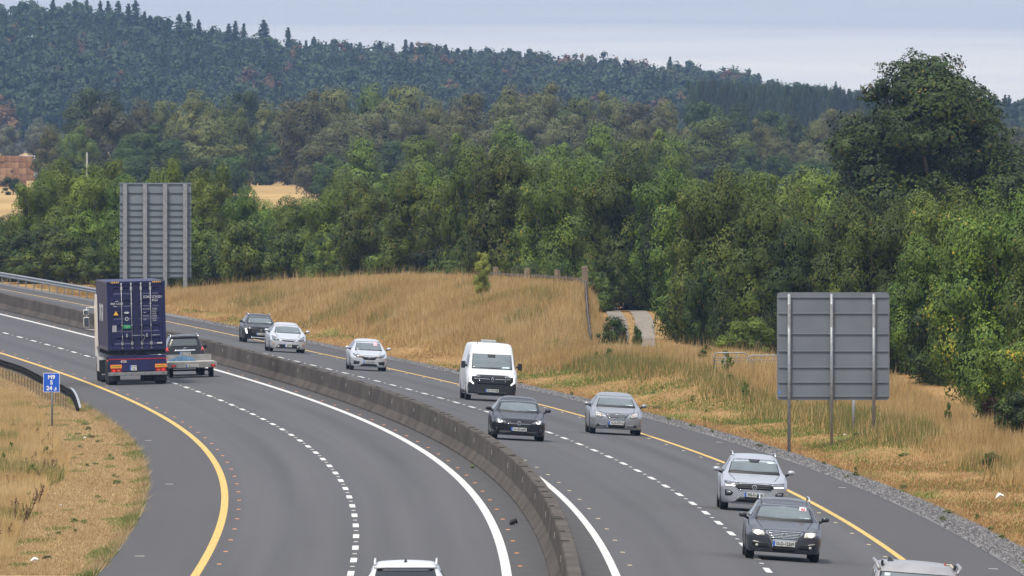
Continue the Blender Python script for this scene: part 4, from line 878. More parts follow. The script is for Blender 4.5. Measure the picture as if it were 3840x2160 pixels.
def vnoise(t, o, st, so, seed):
    """smooth value noise in road coordinates"""
    r = np.random.default_rng(seed); G = r.uniform(size=(256, 256)); a = np.asarray(t) / st + 40; b = np.asarray(o) / so + 60
    i, j = np.floor(a).astype(int), np.floor(b).astype(int); fa, fb = a - i, b - j; fa = fa * fa * (3 - 2 * fa); fb = fb * fb * (3 - 2 * fb); g = lambda p, q: G[p % 256, q % 256]
    return (g(i, j) * (1 - fa) + g(i + 1, j) * fa) * (1 - fb) + (g(i, j + 1) * (1 - fa) + g(i + 1, j + 1) * fa) * fb
def blades(name, t, o, zf, hgt, wid, tint, m, lean=.25, seed=1, short=False):
    r = np.random.default_rng(seed); n = len(t); x, y = rxy(t, o); z = zf(t, o) - .02; a = r.uniform(0, math.pi, n)
    dx, dy = np.cos(a) * wid / 2, np.sin(a) * wid / 2; lx, ly = r.normal(.05, lean, n) * hgt, r.normal(0, lean, n) * hgt
    b = np.stack([x, y, z], 1); d = np.stack([dx, dy, np.zeros(n)], 1); tip = b + np.stack([lx, ly, hgt], 1); mid = b + np.stack([lx * .35, ly * .35, hgt * .6], 1)
    V = np.stack([b - d, b + d, tip] if short else [b - d, b + d, tip], 1).reshape(-1, 3); k_ = 3
    return mesh_np(name, V, np.arange(n * k_).reshape(n, k_), [m], False, attr={'tint': np.clip(tint, 0, 1)})
gr = np.random.default_rng(5)
# tall straw-coloured grass on the right-hand bank
n = 680000; t = gr.uniform(0, 1, n) ** 1.12 * 640 - 15; o = 13.6 + gr.uniform(size=n) * (OC(t) + np.where(t < 350, 5.5, .9) - 13.6)
lowlim = np.where(t > 330, 13.9, 15.0) + 1.3 * (vnoise(t, o, 9, 9, 3) - .5) + np.where(t < 140, .5, 0) + gr.normal(0, .4, n)
keep = (o > lowlim) & (gr.uniform(size=n) < .6 + .5 * vnoise(t, o, 3.0, 1.2, 8)); t, o = t[keep], o[keep]; n = len(t)
gm_ = vnoise(t, o, 14, 2.2, 11); low2 = np.clip((o - 14.2) / 1.5, 0, 1)
tint = gr.uniform(0, .8, n) * .6 + vnoise(t, o, 6, 1.5, 12) * .34
green = (gm_ > .72) & (o < OC(t) - 1) & (gr.uniform(size=n) < .4) | (gr.uniform(size=n) < .04) | ((t > 130) & (t < 330) & (o < 16.0) & (gr.uniform(size=n) < .6))
tint = np.where(green, gr.uniform(.88, 1, n), tint)
h = (.30 + .42 * gr.uniform(size=n)) * (.85 + .25 * vnoise(t, o, 4, 1.5, 14)) * (.55 + .45 * low2); hd = gr.uniform(size=n) < .04; h = np.where(hd, h * 1.7, h)
obj('tall_grass', blades('tall_grass', t, o, z_right, h, np.where(hd, .020, .028) + .00002 * np.clip(t, 0, 700), tint, M_DRY, .2, 2), kind='stuff', label='tall straw-coloured dry grass on the right-hand bank', cat='grass')
n = 9000; t = gr.uniform(352, 500, n); o = gr.uniform(19.5, 40, n); x, y = rxy(t, o); uu = 512 + F_PX * x / y; keep = (uu > 600) & (uu < 672); t, o = t[keep], o[keep]; n = len(t)
obj('track_grass', blades('track_grass', t, o, z_right, gr.uniform(.05, .16, n), gr.uniform(.03, .05, n), np.where(gr.uniform(size=n) < .3, gr.uniform(.88, 1, n), gr.uniform(.1, .75, n)), M_DRY, .4, 9, True), kind='stuff', label='thin dry grass growing between the ruts of the farm track', cat='grass')
# short turf on the right
n = 170000; t = gr.uniform(0, 1, n) ** 1.25 * 640 - 35; o = gr.uniform(12.15, 16.6, n); gm_ = vnoise(t, o, 10, .9, 21)
tint = gr.uniform(0, .78, n); green = (gm_ > .70) & (gr.uniform(size=n) < .75) | ((t > 130) & (t < 335) & (o > 13.0) & (gr.uniform(size=n) < .75)); green |= (t > 30) & (t < 335) & (o > 12.7) & (gr.uniform(size=n) < .22); tint = np.where(green, gr.uniform(.8, 1, n), tint)
obj('short_grass', blades('short_grass', t, o, z_right, gr.uniform(.05, .13, n), gr.uniform(.02, .04, n), tint, M_SHORT, .5, 3, True), kind='stuff', label='short scorched brown turf along the right roadside', cat='grass')
# left verge: a mown strip by the road, tall pale grass beyond
n = 430000; t = gr.uniform(0, 1, n) ** 1.2 * 330 - 35; o = -gr.uniform(11.6, 17.5, n)
lim = 12.75 + .25 * np.sin(t * .05) + .5 * (vnoise(t, o, 7, 7, 31) - .5); keep = (-o > lim) & (gr.uniform(size=n) < .6 + .5 * vnoise(t, o, 2.5, 1.0, 32)); t, o = t[keep], o[keep]; n = len(t)
tint = gr.uniform(0, .8, n) * .55 + vnoise(t, o, 5, 1.5, 33) * .38; green = (vnoise(t, o, 9, 1.6, 34) > .76) & (gr.uniform(size=n) < .6); tint = np.where(green, gr.uniform(.89, 1, n), tint)
h = (.22 + .40 * gr.uniform(size=n)) * (.8 + .3 * vnoise(t, o, 3, 1.2, 35)); hd = gr.uniform(size=n) < .03; h = np.where(hd, h * 1.6, h)
obj('tall_grass', blades('tall_grass', t, o, z_left, h, np.where(hd, .016, .022), tint, M_DRYL, .2, 4), kind='stuff', label='tall pale dry grass on the left verge by the blue marker', cat='grass')
n = 190000; t = gr.uniform(0, 1, n) ** 1.3 * 380 - 40; o = -gr.uniform(10.12, 13.3, n)
tint = gr.uniform(0, .78, n); green = (vnoise(t, o, 6, .8, 36) > .74) & (gr.uniform(size=n) < .7) | (-o < 10.6) & (vnoise(t, o, 4, 2, 38) > .6) & (gr.uniform(size=n) < .35); tint = np.where(green, gr.uniform(.8, 1, n), tint)
eg = np.clip(1 - (-o - 10.12) / .35, 0, 1)
obj('short_grass', blades('short_grass', t, o, z_left, gr.uniform(.04, .10, n) * (1 + 2.2 * eg), gr.uniform(.016, .03, n), tint, M_DRYL if False else bladesmat('left_turf_blades', [(0, (0.30, 0.20, 0.095)), (.5, (0.43, 0.31, 0.16)), (.78, (0.56, 0.43, 0.26)), (.8, (0.17, 0.20, 0.06)), (1, (0.11, 0.17, 0.04))]), .5, 5, True), kind='stuff', label='short scorched turf strip along the left hard shoulder', cat='grass')
# brown dock and thistle seed heads on the left verge
M_DOCK = mat('dock_seed', (0.075, 0.032, 0.02), .9, var=.4, scale=8)
def dock_mesh(seed):
    r = random.Random(seed); b = MB()
    for _ in range(5):
        a = r.uniform(0, 6.28); q = (math.cos(a) * .18, math.sin(a) * .18, r.uniform(.45, .8)); b.tube([(0, 0, -.02), (q[0] * .4, q[1] * .4, q[2] * .5), q], [.008, .006, .004], 4)
        for _k in range(14):
            f = r.uniform(.45, 1); p = Vector((q[0] * f, q[1] * f, q[2] * f)) + Vector((r.uniform(-.035, .035), r.uniform(-.035, .035), r.uniform(-.02, .03))); s = r.uniform(.012, .026)
            b.add([p + Vector((s, 0, 0)), p + Vector((-s, 0, 0)), p + Vector((0, s, 0)), p + Vector((0, -s, 0)), p + Vector((0, 0, s)), p + Vector((0, 0, -s))], [(0, 2, 4), (2, 1, 4), (1, 3, 4), (3, 0, 4), (2, 0, 5), (1, 2, 5), (3, 1, 5), (0, 3, 5)])
    return b.mesh('seed_stalk', M_DOCK)
DK = [dock_mesh(s) for s in range(4)]
for k, t in enumerate(sorted(float(gr.uniform(-22, 150)) if q < 30 else float(gr.uniform(-25, 20)) for q in range(46))):
    o = -12.8 - abs(float(gr.normal(0, .5))); x, y = map(float, rxy(t, o))
    e = thing('dock_plant', 'dried brown dock plant on the left verge, %s counting away from the camera' % ordn(k), 'weed', (x, y, gz(x, y)), float(gr.uniform(0, 6)), 'dried dock plants'); q = obj('seed_stalk', DK[k % 4], e); s = float(gr.uniform(.5, .9)); q.scale = (s, s, s * .85)
# leafy green weeds
WEED = []
for s in range(3):
    V, Fq, tint, C = crown(900 + s, .45, .02, 14, 420, .12, (.25, .4), .5, .3, .2, kk=4); WEED.append(soften(mesh_np('weed_leaves', V, Fq, [LM['bush']], False, attr={'tint': tint}), crown.soft))
stem_me = MB().tube([(0, 0, -.05), (0, 0, .6)], [.03, .01], 5).mesh('weed_stem', LM['bush'] and mat('weed_stem_green', (0.06, 0.08, 0.02), .8))
def weed(t, o, h, w, lab, grp, k):
    x, y = map(float, rxy(t, o)); e = thing('green_weed', lab, 'weed', (x, y, gz(x, y)), k * 1.3, grp); q = obj('weed_leaves', WEED[k % 3], e); q.scale = (w, w, h); set_mat(q, LM['tuft' if h < .25 else ('warm', 'bright')[k % 2]]); r_ = obj('weed_stem', stem_me, e); r_.scale = (w, w, h)
for k, t_w in enumerate(sorted(float(gr.uniform(5, 330)) for _ in range(20))): weed(t_w, float(gr.uniform(15.2, 17.6)), float(gr.uniform(.4, .9)), float(gr.uniform(.3, .8)), 'green weed in the dry grass of the right bank, %s counting away from the camera' % ordn(k), 'weeds on the right bank', k)
for k, t_w in enumerate(sorted(float(gr.uniform(-20, 180)) for _ in range(16))): weed(t_w, -float(gr.uniform(12.9, 15.5)), float(gr.uniform(.3, .7)), float(gr.uniform(.2, .45)), 'green weed in the pale grass of the left verge, %s counting away from the camera' % ordn(k), 'weeds on the left verge', k)
for k, t_w in enumerate(sorted(float(gr.uniform(-30, 420)) for _ in range(30))): weed(t_w, float(gr.uniform(11.3, 12.5)), float(gr.uniform(.08, .2)), float(gr.uniform(.15, .4)), 'green tuft on the gravel strip, %s counting away from the camera' % ordn(k), 'tufts on the gravel strip', k)
for k, t_w in enumerate(sorted(float(gr.uniform(-30, 180)) for _ in range(26))): weed(t_w, -float(gr.uniform(10.8, 12.6)), float(gr.uniform(.06, .14)), float(gr.uniform(.15, .4)), 'low green tuft in the left turf strip, %s counting away from the camera' % ordn(k), 'tufts on the left turf', k)
for k, t_w in enumerate(sorted(float(gr.uniform(-30, 300)) for _ in range(24))): weed(t_w, float(gr.uniform(12.8, 15.2)), float(gr.uniform(.06, .16)), float(gr.uniform(.2, .55)), 'low green tuft in the right turf strip, %s counting away from the camera' % ordn(k), 'tufts on the right turf', k)
weed(86, -.55, .10, .22, 'small weed tuft growing at the foot of the median barrier', None, 2)
# gravel strip
M_STONE = bladesmat('gravel_stones', [(0, (0.10, 0.098, 0.105)), (.5, (0.185, 0.18, 0.185)), (1, (0.33, 0.32, 0.32))])
sheet(np.arange(-430, 781, 6.0), np.array([O_ER - .02, 11.5, 12.3]), lambda t, o: z_right(t, o) + .012, 'gravel_strip', mat('gravel_bed', (0.15, 0.142, 0.14), .95, var=.45, scale=14))
n = 28000; t = gr.uniform(0, 1, n) ** 1.5 * 560 - 40; o = O_ER + .02 + 1.2 * gr.beta(1.6, 1.6, n) + .12 * (vnoise(t, 0 * t, 5, 1, 51) - .5); x, y = rxy(t, o); z = z_right(t, o) + .02; s = gr.uniform(.018, .052, n)
oct_ = np.array([(1, -.6, -.2), (-1, -.6, -.2), (0, 1, -.2), (.25, 0, .9), (-.3, .1, .7)]); of = np.array([(0, 1, 4), (0, 4, 3), (0, 3, 2), (1, 2, 4), (2, 3, 4)])
V = (oct_[None] * s[:, None, None] * gr.uniform(.7, 1.3, (n, 5, 1)) + np.stack([x, y, z], 1)[:, None]).reshape(-1, 3); Fq = (of[None] + (np.arange(n) * 5)[:, None, None]).reshape(-1, 3)
obj('gravel', mesh_np('gravel', V, Fq, [M_STONE], False, attr={'tint': np.repeat(gr.uniform(size=n), 5)}), kind='stuff', label='grey gravel strip between tarmac and right-hand turf', cat='gravel')
# litter
M_LIT = mat('white_plastic', (0.75, 0.75, 0.76), .5, var=.1)
def litter(u, v, Y, w, lab, name='litter_bag'):
    x, z = uv_xz(u, v, Y); g = gz(x, Y); e = thing(name, lab, 'litter', (x, Y, g), .4); r = random.Random(int(u)); b = MB(); V = []
    for i in range(6):
        for j in range(5): V.append((w * (i / 5 - .5) * (1 - .4 * (j / 4)) + r.uniform(-.03, .03) * w, w * .35 * (j / 4 - .5), w * .5 * (math.sin(math.pi * i / 5) * .5 + .35 * j / 4 + r.uniform(0, .2))))
    b.add(V, [(i * 5 + j, i * 5 + j + 1, (i + 1) * 5 + j + 1, (i + 1) * 5 + j) for i in range(5) for j in range(4)]).build('crumpled_sheet', M_LIT, e); MB().box(-w * .2, w * .2, -w * .1, w * .1, 0, w * .12).build('crumpled_lump', M_LIT, e)
litter(1000.5, 497, 452, .36, 'crumpled white plastic litter on the bank at the right')
litter(1005, 478, 470, .12, 'tiny white scrap of litter above the larger white bag', 'litter_scrap')
litter(845, 446, 545, .14, 'white scrap of litter in the tall grass right of the square sign', 'litter_scrap')
litter(85, 410.5, 535, .16, 'white scrap of litter by the left grass edge', 'litter_scrap')
litter(61, 507, 420, .12, 'white scrap of litter on the mown left verge', 'litter_scrap')
litter(35, 563, 356, .26, 'flat white litter low on the left verge', 'litter_scrap')
def debris(t, o, w, lab):
    x, y = map(float, rxy(t, o)); e = thing('tyre_scrap', lab, 'debris', (x, y, gz(x, y)), .5); r = random.Random(int(t)); b = MB(); m_ = mat('rubber_scrap', (0.02, 0.02, 0.02), .8)
    b.tube([(-w, 0, .03), (-w * .4, .05, .09), (w * .2, -.03, .12), (w * .8, .02, .05)], [.03, .06, .07, .02], 6).build('rubber_curl', m_, e, True); MB().tube([(-w * .2, .1, .02), (w * .3, .15, .06), (w * .6, .1, .02)], [.02, .035, .015], 6).build('rubber_strip', m_, e, True)
debris(625, 10.2, .45, 'dark tyre scrap lying on the far hard shoulder'); debris(8, -.75, .11, 'dark scrap of rubber near the barrier foot')

# ------------------------------------------------------------------ vehicles
# local frame of a vehicle: x to the right seen from its front, y from front (0) to rear, z up
def paintmat(name, col, metal=.35, rough=.32):
    m = mat(name, col, rough, metal, .4, coat=(.12 if max(col) < .03 else .3), var=.05, scale=1.5); return m
M_TYRE = mat('tyre_rubber', (0.012, 0.012, 0.013), .85, var=.3, scale=8)
M_RIM = mat('alloy_rim', (0.22, 0.22, 0.23), .35, .7)
M_BLK = mat('black_plastic', (0.010, 0.010, 0.011), .55, var=.2, scale=6)
M_GLS = mat('window_glass', (0.085, 0.105, 0.108), .04, 0.0, .5, ior=2.1, var=.3, scale=1.6)
M_GLD = mat('dark_glass', (0.008, 0.010, 0.012), .05, 0.0, .5, ior=1.6)
M_CHR = mat('chrome_trim', (0.62, 0.63, 0.65), .18, .9)
M_LENS = mat('headlamp_lens', (0.52, 0.51, 0.46), .2, .1, coat=.3, var=.3, scale=14)
M_LENSD = mat('smoked_lamp_lens', (0.16, 0.17, 0.18), .12, .3, ior=1.6, coat=.6, var=.4, scale=14)
M_DRL = mat('lit_white_lamp', (1.0, 0.98, 0.95), .3, emit=1.3)
M_WARM = mat('lit_warm_lamp', (1.0, 0.90, 0.70), .3, emit=2.2)
M_RED = mat('red_lamp', (0.36, 0.012, 0.012), .25, 0, .5, coat=.5)
M_REDL = mat('lit_red_lamp', (0.9, 0.03, 0.02), .3, emit=.7)
M_AMB = mat('amber_lens', (0.6, 0.16, 0.03), .3)
M_PLT = mat('plate_white', (0.62, 0.62, 0.60), .4); M_PBL = mat('plate_blue', (0.02, 0.12, 0.5), .4); M_INK = mat('plate_ink', (0.015, 0.015, 0.018), .5)
M_DISC = mat('windscreen_paper', (0.62, 0.78, 0.76), .5)
def smoothline(keys, ys, col):
    k = np.array(keys, dtype=float); return np.interp(ys, k[:, 0], k[:, col])
def loft(keys, z0, zm, wheels, rw, L, W, n_side=1):
    """keys: (y, ztop, wtop, zbelt, wbelt, wmax); arches are cut where wheels (y, r) stand"""
    ys = set(float(k[0]) for k in keys)
    for a, b in zip(keys[:-1], keys[1:]):
        for q in np.linspace(a[0], b[0], 4): ys.add(float(q))
    for yw, r in wheels:
        for q in np.linspace(-1, 1, 11): ys.add(float(np.clip(yw + q * (r + .06) * 1.0, .01, L - .01)))
    ys = np.array(sorted(ys)); ys = ys[np.concatenate([[True], np.diff(ys) > 1e-3])]
    zt, wt, zb, wb, wm = (smoothline(keys, ys, c) for c in range(1, 6))
    V = []; rings = []
    for i, y in enumerate(ys):
        zz0 = z0 + .10 * max(0, 1 - y / .25) * 0 + .16 * max(0, (y - (L - .5)) / .5) ** 2
        for yw, r in wheels:
            d = abs(y - yw)
            if d < r + .055: zz0 = max(zz0, math.sqrt(max((r + .055) ** 2 - d * d, 0)) + r - .01)
        m1 = max(zm, zz0 + .05); zb_ = max(zb[i], m1 + .05); zt_ = max(zt[i], zb_ + .012); w0 = wm[i] * (.955 if zz0 < zm - .1 else .99)
        half = [(0, zz0), (w0 * .7, zz0), (w0 * .95, zz0 + .005), (w0, zz0 + .035), (wm[i] * .992, (zz0 + m1) / 2 + .01), (wm[i], m1), (wm[i] * .992, m1 + (zb_ - m1) * .55), (wb[i] + (wm[i] - wb[i]) * .35, zb_ - (zb_ - m1) * .12), (wb[i], zb_)]
        dz = zt_ - zb_; cr = .035 if dz > .2 else .02
        half += [(wb[i] + (wt[i] - wb[i]) * .18, zb_ + dz * .16), (wb[i] + (wt[i] - wb[i]) * .55, zb_ + dz * .52), (wt[i] + (wb[i] - wt[i]) * .10, zb_ + dz * .86), (wt[i] * .955, zb_ + dz * .97), (wt[i] * .80, zt_ + cr * .35), (wt[i] * .5, zt_ + cr * .75), (wt[i] * .22, zt_ + cr * .96), (0, zt_ + cr)]
        ring = [(x, y, z) for x, z in half] + [(-x, y, z) for x, z in half[-2:0:-1]]
        rings.append(len(V)); V += ring; n = len(ring)
    F = []
    for a, b in zip(rings[:-1], rings[1:]):
        F += [(a + i, a + (i + 1) % n, b + (i + 1) % n, b + i) for i in range(n)]
    # rounded nose and tail caps
    for r0, sgn in ((rings[0], -1), (rings[-1], 1)):
        R = V[r0:r0 + n]; cz = (max(p[2] for p in R) + min(p[2] for p in R)) / 2; prev = r0
        for k, (s, dy) in enumerate(((.93, .02), (.6, .045), (.25, .055))):
            st = len(V); V += [(p[0] * s, p[1] + sgn * dy, cz + (p[2] - cz) * (s if k else .97 if s > .9 else s)) for p in R]
            F += [(prev + i, prev + (i + 1) % n, st + (i + 1) % n, st + i) for i in range(n)]; prev = st
        F.append(tuple(range(prev, prev + n)))
    return V, F
class Car:
    def __init__(s, label, cat, name, paint):
        s.root = thing(name, label, cat); s.paint = paint
    def set_body(s, V, F, name='body', m=None):
        b = MB(); b.v = [tuple(v) for v in V]; b.f = [list(f) for f in F]; s.body = b.build(name, m or s.paint, s.root, True)
        me = s.body.data; s.bvh = BVHTree.FromPolygons([v.co.copy() for v in me.vertices], [list(p.vertices) for p in me.polygons])
        me.set_sharp_from_angle(angle=math.radians(50)); return s.body
    def decal(s, name, poly, m, d='F', off=.008, parent=None, cell=.07, mirror=False, th=.006):
        """an outline drawn in front, rear or side view laid on to the bodywork"""
        if name == 'headlamp' and d == 'F' and not mirror is None:
            cx_ = sum(p[0] for p in poly) / len(poly); cz_ = sum(p[1] for p in poly) / len(poly); s.decal('lamp_housing', [(cx_ + (p[0] - cx_) * 1.07 + math.copysign(.006, p[0] - cx_), cz_ + (p[1] - cz_) * 1.07 + math.copysign(.009, p[1] - cz_)) for p in poly], M_BLK, d, off - .006, parent, cell, False, .004)
        if mirror: s.decal(name, [(-a, b) for a, b in poly][::-1], m, d, off, parent, cell, False, th)
        bm = bmesh.new(); vs = [bm.verts.new((a, 0, b)) for a, b in poly]; bm.faces.new(vs)
        xs = [p[0] for p in poly]; zs = [p[1] for p in poly]
        for lo, hi, no in ((min(xs), max(xs), (1, 0, 0)), (min(zs), max(zs), (0, 0, 1))):
            k = int((hi - lo) / cell)
            for i in range(1, k + 1):
                c = lo + (hi - lo) * i / (k + 1); co = (c, 0, 0) if no[0] else (0, 0, c)
                bmesh.ops.bisect_plane(bm, geom=bm.verts[:] + bm.edges[:] + bm.faces[:], plane_co=co, plane_no=no)
        dirs = {'F': (Vector((0, 1, 0)), lambda a, z: Vector((a, -5, z))), 'B': (Vector((0, -1, 0)), lambda a, z: Vector((a, 30, z))),
                'R': (Vector((-1, 0, 0)), lambda a, z: Vector((5, a, z))), 'L': (Vector((1, 0, 0)), lambda a, z: Vector((-5, a, z)))}
        dv, org = dirs[d]
        for v in bm.verts:
            a, z = v.co.x, v.co.z; o = org(a, z); hit = s.bvh.ray_cast(o, dv)
            if hit[0] is None:
                near = s.bvh.find_nearest(o + dv * (5.2 if d in 'F' else 3.5 if d in 'RL' else 26)); p, nrm = near[0], near[1]
            else: p, nrm = hit[0], hit[1]
            if nrm.dot(dv) > 0: nrm = -nrm
            v.co = p + nrm * off * .6 - dv * off * .5
        bmesh.ops.recalc_face_normals(bm, faces=bm.faces)
        tot = Vector((0, 0, 0))
        for f in bm.faces: f.normal_update(); tot += f.normal
        if tot.dot(dv) > 0: bmesh.ops.reverse_faces(bm, faces=bm.faces)
        me = bpy.data.meshes.new(name); bm.to_mesh(me); bm.free(); me.materials.append(m)
        me.polygons.foreach_set('use_smooth', np.ones(len(me.polygons), dtype=bool))
        o = obj(name, me, parent or s.root); sm = o.modifiers.new('solid', 'SOLIDIFY'); sm.thickness = th; sm.offset = -1; return o
    def surf(s, a, z, d='F'):
        dv = {'F': Vector((0, 1, 0)), 'B': Vector((0, -1, 0))}[d]; o = Vector((a, -5 if d == 'F' else 30, z)); h = s.bvh.ray_cast(o, dv)
        return h[0] if h[0] is not None else s.bvh.find_nearest(Vector((a, 0, z)))[0]
    def plate(s, txt, z, x=0.0, w=.52, h=.115, d='F', two=None, out=.035):
        y = s.surf(x, z, d).y; sg = -1 if d == 'F' else 1; e = obj('number_plate', None, s.root, (x, y + sg * out, z), (0, 0, 0 if d == 'F' else math.pi))
        me = MB().box(-w / 2, w / 2, 0, .03, -h / 2, h / 2).mesh('number_plate', M_PLT); e2 = obj('number_plate', me, s.root, e.location, e.rotation_euler); bpy.data.objects.remove(e)
        MB().box(-w / 2, -w / 2 + .052 * (w / .52), -.003, 0, -h / 2, h / 2).build('country_band', M_PBL, e2)
        lines = [(txt, .022 if not two else h * .22)] + ([(two, -h * .22)] if two else [])
        for t_, dz in lines:
            sz = .115 if not two else h * .5
            mt = text_mesh(t_, sz, M_INK, bold=.002); xs = [v.co.x for v in mt.vertices]; span = max(xs) - min(xs); k = min(1.0, (w - .10) / span) if not two else min(1.0, (w - .08) / span)
            mt.transform(Matrix.Diagonal((k, 1, 1, 1))); obj('lettering', mt, e2, (.025, -.004, dz if two else 0), (math.radians(90), 0, 0))
        return e2
    def wheels(s, ys, r, w, hw, inset=.02, m_rim=None):
        tm = MB().lathe_x([(-w / 2 + .02, r * .62), (-w / 2, r * .68), (-w / 2, r * .9), (-w / 2 + .03, r), (w / 2 - .03, r), (w / 2, r * .9), (w / 2, r * .68), (w / 2 - .02, r * .62)], 28).mesh('tyre', M_TYRE, True)
        rb = MB().lathe_x([(w / 2 - .03, r * .66), (w / 2 - .02, r * .62), (w / 2 - .05, r * .55), (w / 2 - .10, r * .5)], 24)
        for k in range(10):
            a = k * math.pi / 5; c, sn = math.cos(a), math.sin(a); u, v_ = Vector((0, c, sn)), Vector((0, -sn, c)); X = Vector((w / 2 - .035, 0, 0)); rb.add([X + u * r * .1 + v_ * .03, X + u * r * .1 - v_ * .03, X + u * r * .6 - v_ * .022, X + u * r * .6 + v_ * .022], [(0, 1, 2, 3)])
        rb.lathe_x([(w / 2 - .03, .001), (w / 2 - .03, r * .16)], 12); rm = rb.mesh('rim', m_rim or M_RIM, True)
        bk = MB().lathe_x([(w / 2 - .09, .001), (w / 2 - .09, r * .6)], 16).mesh('brake_disc', M_BLK)
        for y in ys:
            for sx in (-1, 1):
                e = obj('wheel', tm, s.root, (sx * (hw - inset - w / 2), y, r), (0, 0, 0 if sx > 0 else math.pi)); obj('rim', rm, e); obj('brake_disc', bk, e)
    def mirrors(s, x, y, z, rx=.10, rz_=.066, m=None, foot=None):
        for sx in (-1, 1):
            b = MB(); V = []; nu, nv = 12, 8
            for j in range(nv + 1):
                ph = math.pi * j / nv
                for i in range(nu):
                    a = 2 * math.pi * i / nu; q = (math.sin(ph) * math.cos(a), math.sin(ph) * math.sin(a), math.cos(ph))
                    V.append((x + rx * math.copysign(abs(q[0]) ** .75, q[0]), y + .085 * (q[1] if q[1] < 0 else q[1] * .35), z + rz_ * math.copysign(abs(q[2]) ** .75, q[2])))
            b.add([(sx * p[0], p[1], p[2]) for p in V], [(j * nu + i, j * nu + (i + 1) % nu, (j + 1) * nu + (i + 1) % nu, (j + 1) * nu + i) for j in range(nv) for i in range(nu)])
            e = b.build('door_mirror', m or s.paint, s.root, True)
            MB().tube([(sx * (x - rx * .6), y + .02, z - rz_ * .7), (sx * (x - rx - .07), y + .06, z - rz_ - .03)], [.03, .035], 8).build('mirror_foot', M_BLK, e, True)
    def rails(s, x, y0, y1, z, m, h=.06):
        for sx in (-1, 1): MB().tube([(sx * x, y0, z - .02), (sx * x, y0 + .12, z + h * .8), (sx * x, y0 + .4, z + h), (sx * x, y1 - .4, z + h), (sx * x, y1 - .1, z + h * .7), (sx * x, y1, z - .03)], .02, 7).build('roof_rail', m, s.root, True)
    def wipers(s, zb, w):
        for a, b in ((-.62 * w, .05 * w), (.02 * w, .72 * w)):
            P_ = []
            for f in (0, .33, .66, 1):
                x = a + (b - a) * f; q = s.surf(x, zb + .018 + .03 * math.sin(f * 2.2)); P_.append(q + Vector((0, -.02, .012)))
            MB().tube(P_, [.012, .011, .009, .006], 6).build('wiper', M_BLK, s.root, True)
    def put(s, u, v, y_axle, rear=False, scale=1.0):
        Y = 500.0
        for _ in range(25):
            x, _ = uv_xz(u, v, Y); t, o = t_off(x, Y); z = float(rz(t, o)); Y = Y * .4 + .6 * (CAM_Z - z) * F_PX / (v - V_HOR)
        h = heading(t); e = float(ti(EL if o < 0 else ER, t)); R = Matrix.Rotation(h, 4, 'Z') @ Matrix.Rotation(-math.atan(e), 4, 'Y') @ Matrix.Rotation(pitch(t, o), 4, 'X')
        if rear: R = R @ Matrix.Rotation(math.pi, 4, 'Z')
        M = Matrix.Translation((x, Y, z + .004)) @ R @ Matrix.Scale(scale, 4) @ Matrix.Translation((0, -y_axle, 0))
        s.root.matrix_world = M; s.t, s.o = t, o; return s
def car_keys(L, W, H, zl, zc, yc, y0, y1, zt, rw, belt, yt=None, tail_w=.86):
    h = W / 2; yt = yt or L - .12
    return [(0, zl - .05, .60 * h, zl - .10, .66 * h, .72 * h), (.04, zl - .01, .68 * h, zl - .075, .76 * h, .83 * h), (.12, zl + .015, .73 * h, zl - .05, .83 * h, .92 * h), (.28, zl + .05, .76 * h, zl - .02, .875 * h, .975 * h), (.55, zl + .05 + (zc - zl - .05) * .35, .77 * h, zl + .02 + (zc - zl) * .25, .90 * h, h), (yc - .15, zc - .03, .76 * h, zc - .075, .925 * h, h), (yc, zc, .765 * h, zc - .03, .93 * h, h), (yc + .10, zc + (H - zc) * .10 + .02, .765 * h, zc - .01, .935 * h, h),
            ((yc + y0) / 2, (zc + H) / 2 + .05, (.765 * h + rw) / 2 + .01, belt - .02, .94 * h, h), (y0 - .12, H - .115, rw + .015, belt - .005, .945 * h, h), (y0, H - .065, rw, belt, .945 * h, h), (y0 + .25, H - .038, rw * .995, belt, .945 * h, h), ((y0 + y1) / 2, H - .035, rw * .99, belt + .02, .945 * h, h), (y1, H - .055, rw * .97, belt + .04, .93 * h, h), (y1 + .10, H - .11, rw * .97, belt + .05, .92 * h, h),
            (yt - .05, zt + .05, .80 * h, zt - .0, .88 * h, .97 * h), (yt, zt, .80 * h, zt - .06, .87 * h, .95 * h), (L - .03, zt - .05, .74 * h, zt - .12, .80 * h, .90 * h), (L, zt - .09, .68 * h, zt - .16, .74 * h, tail_w * h)]
def side_windows(c, ya, yb, yc_, yd, z0, z1, m=None):
    for d in 'LR':
        c.decal('side_window', [(ya, z0), (yb, z1), ((yb + yc_) / 2 - .06, z1 + .01), ((yb + yc_) / 2 - .05, z0)], m or M_GLD, d, .006)
        c.decal('side_window', [((yb + yc_) / 2 + .02, z0), ((yb + yc_) / 2 + .02, z1 + .01), (yc_, z1 - .02), (yd, z0 + .05)], m or M_GLD, d, .006)
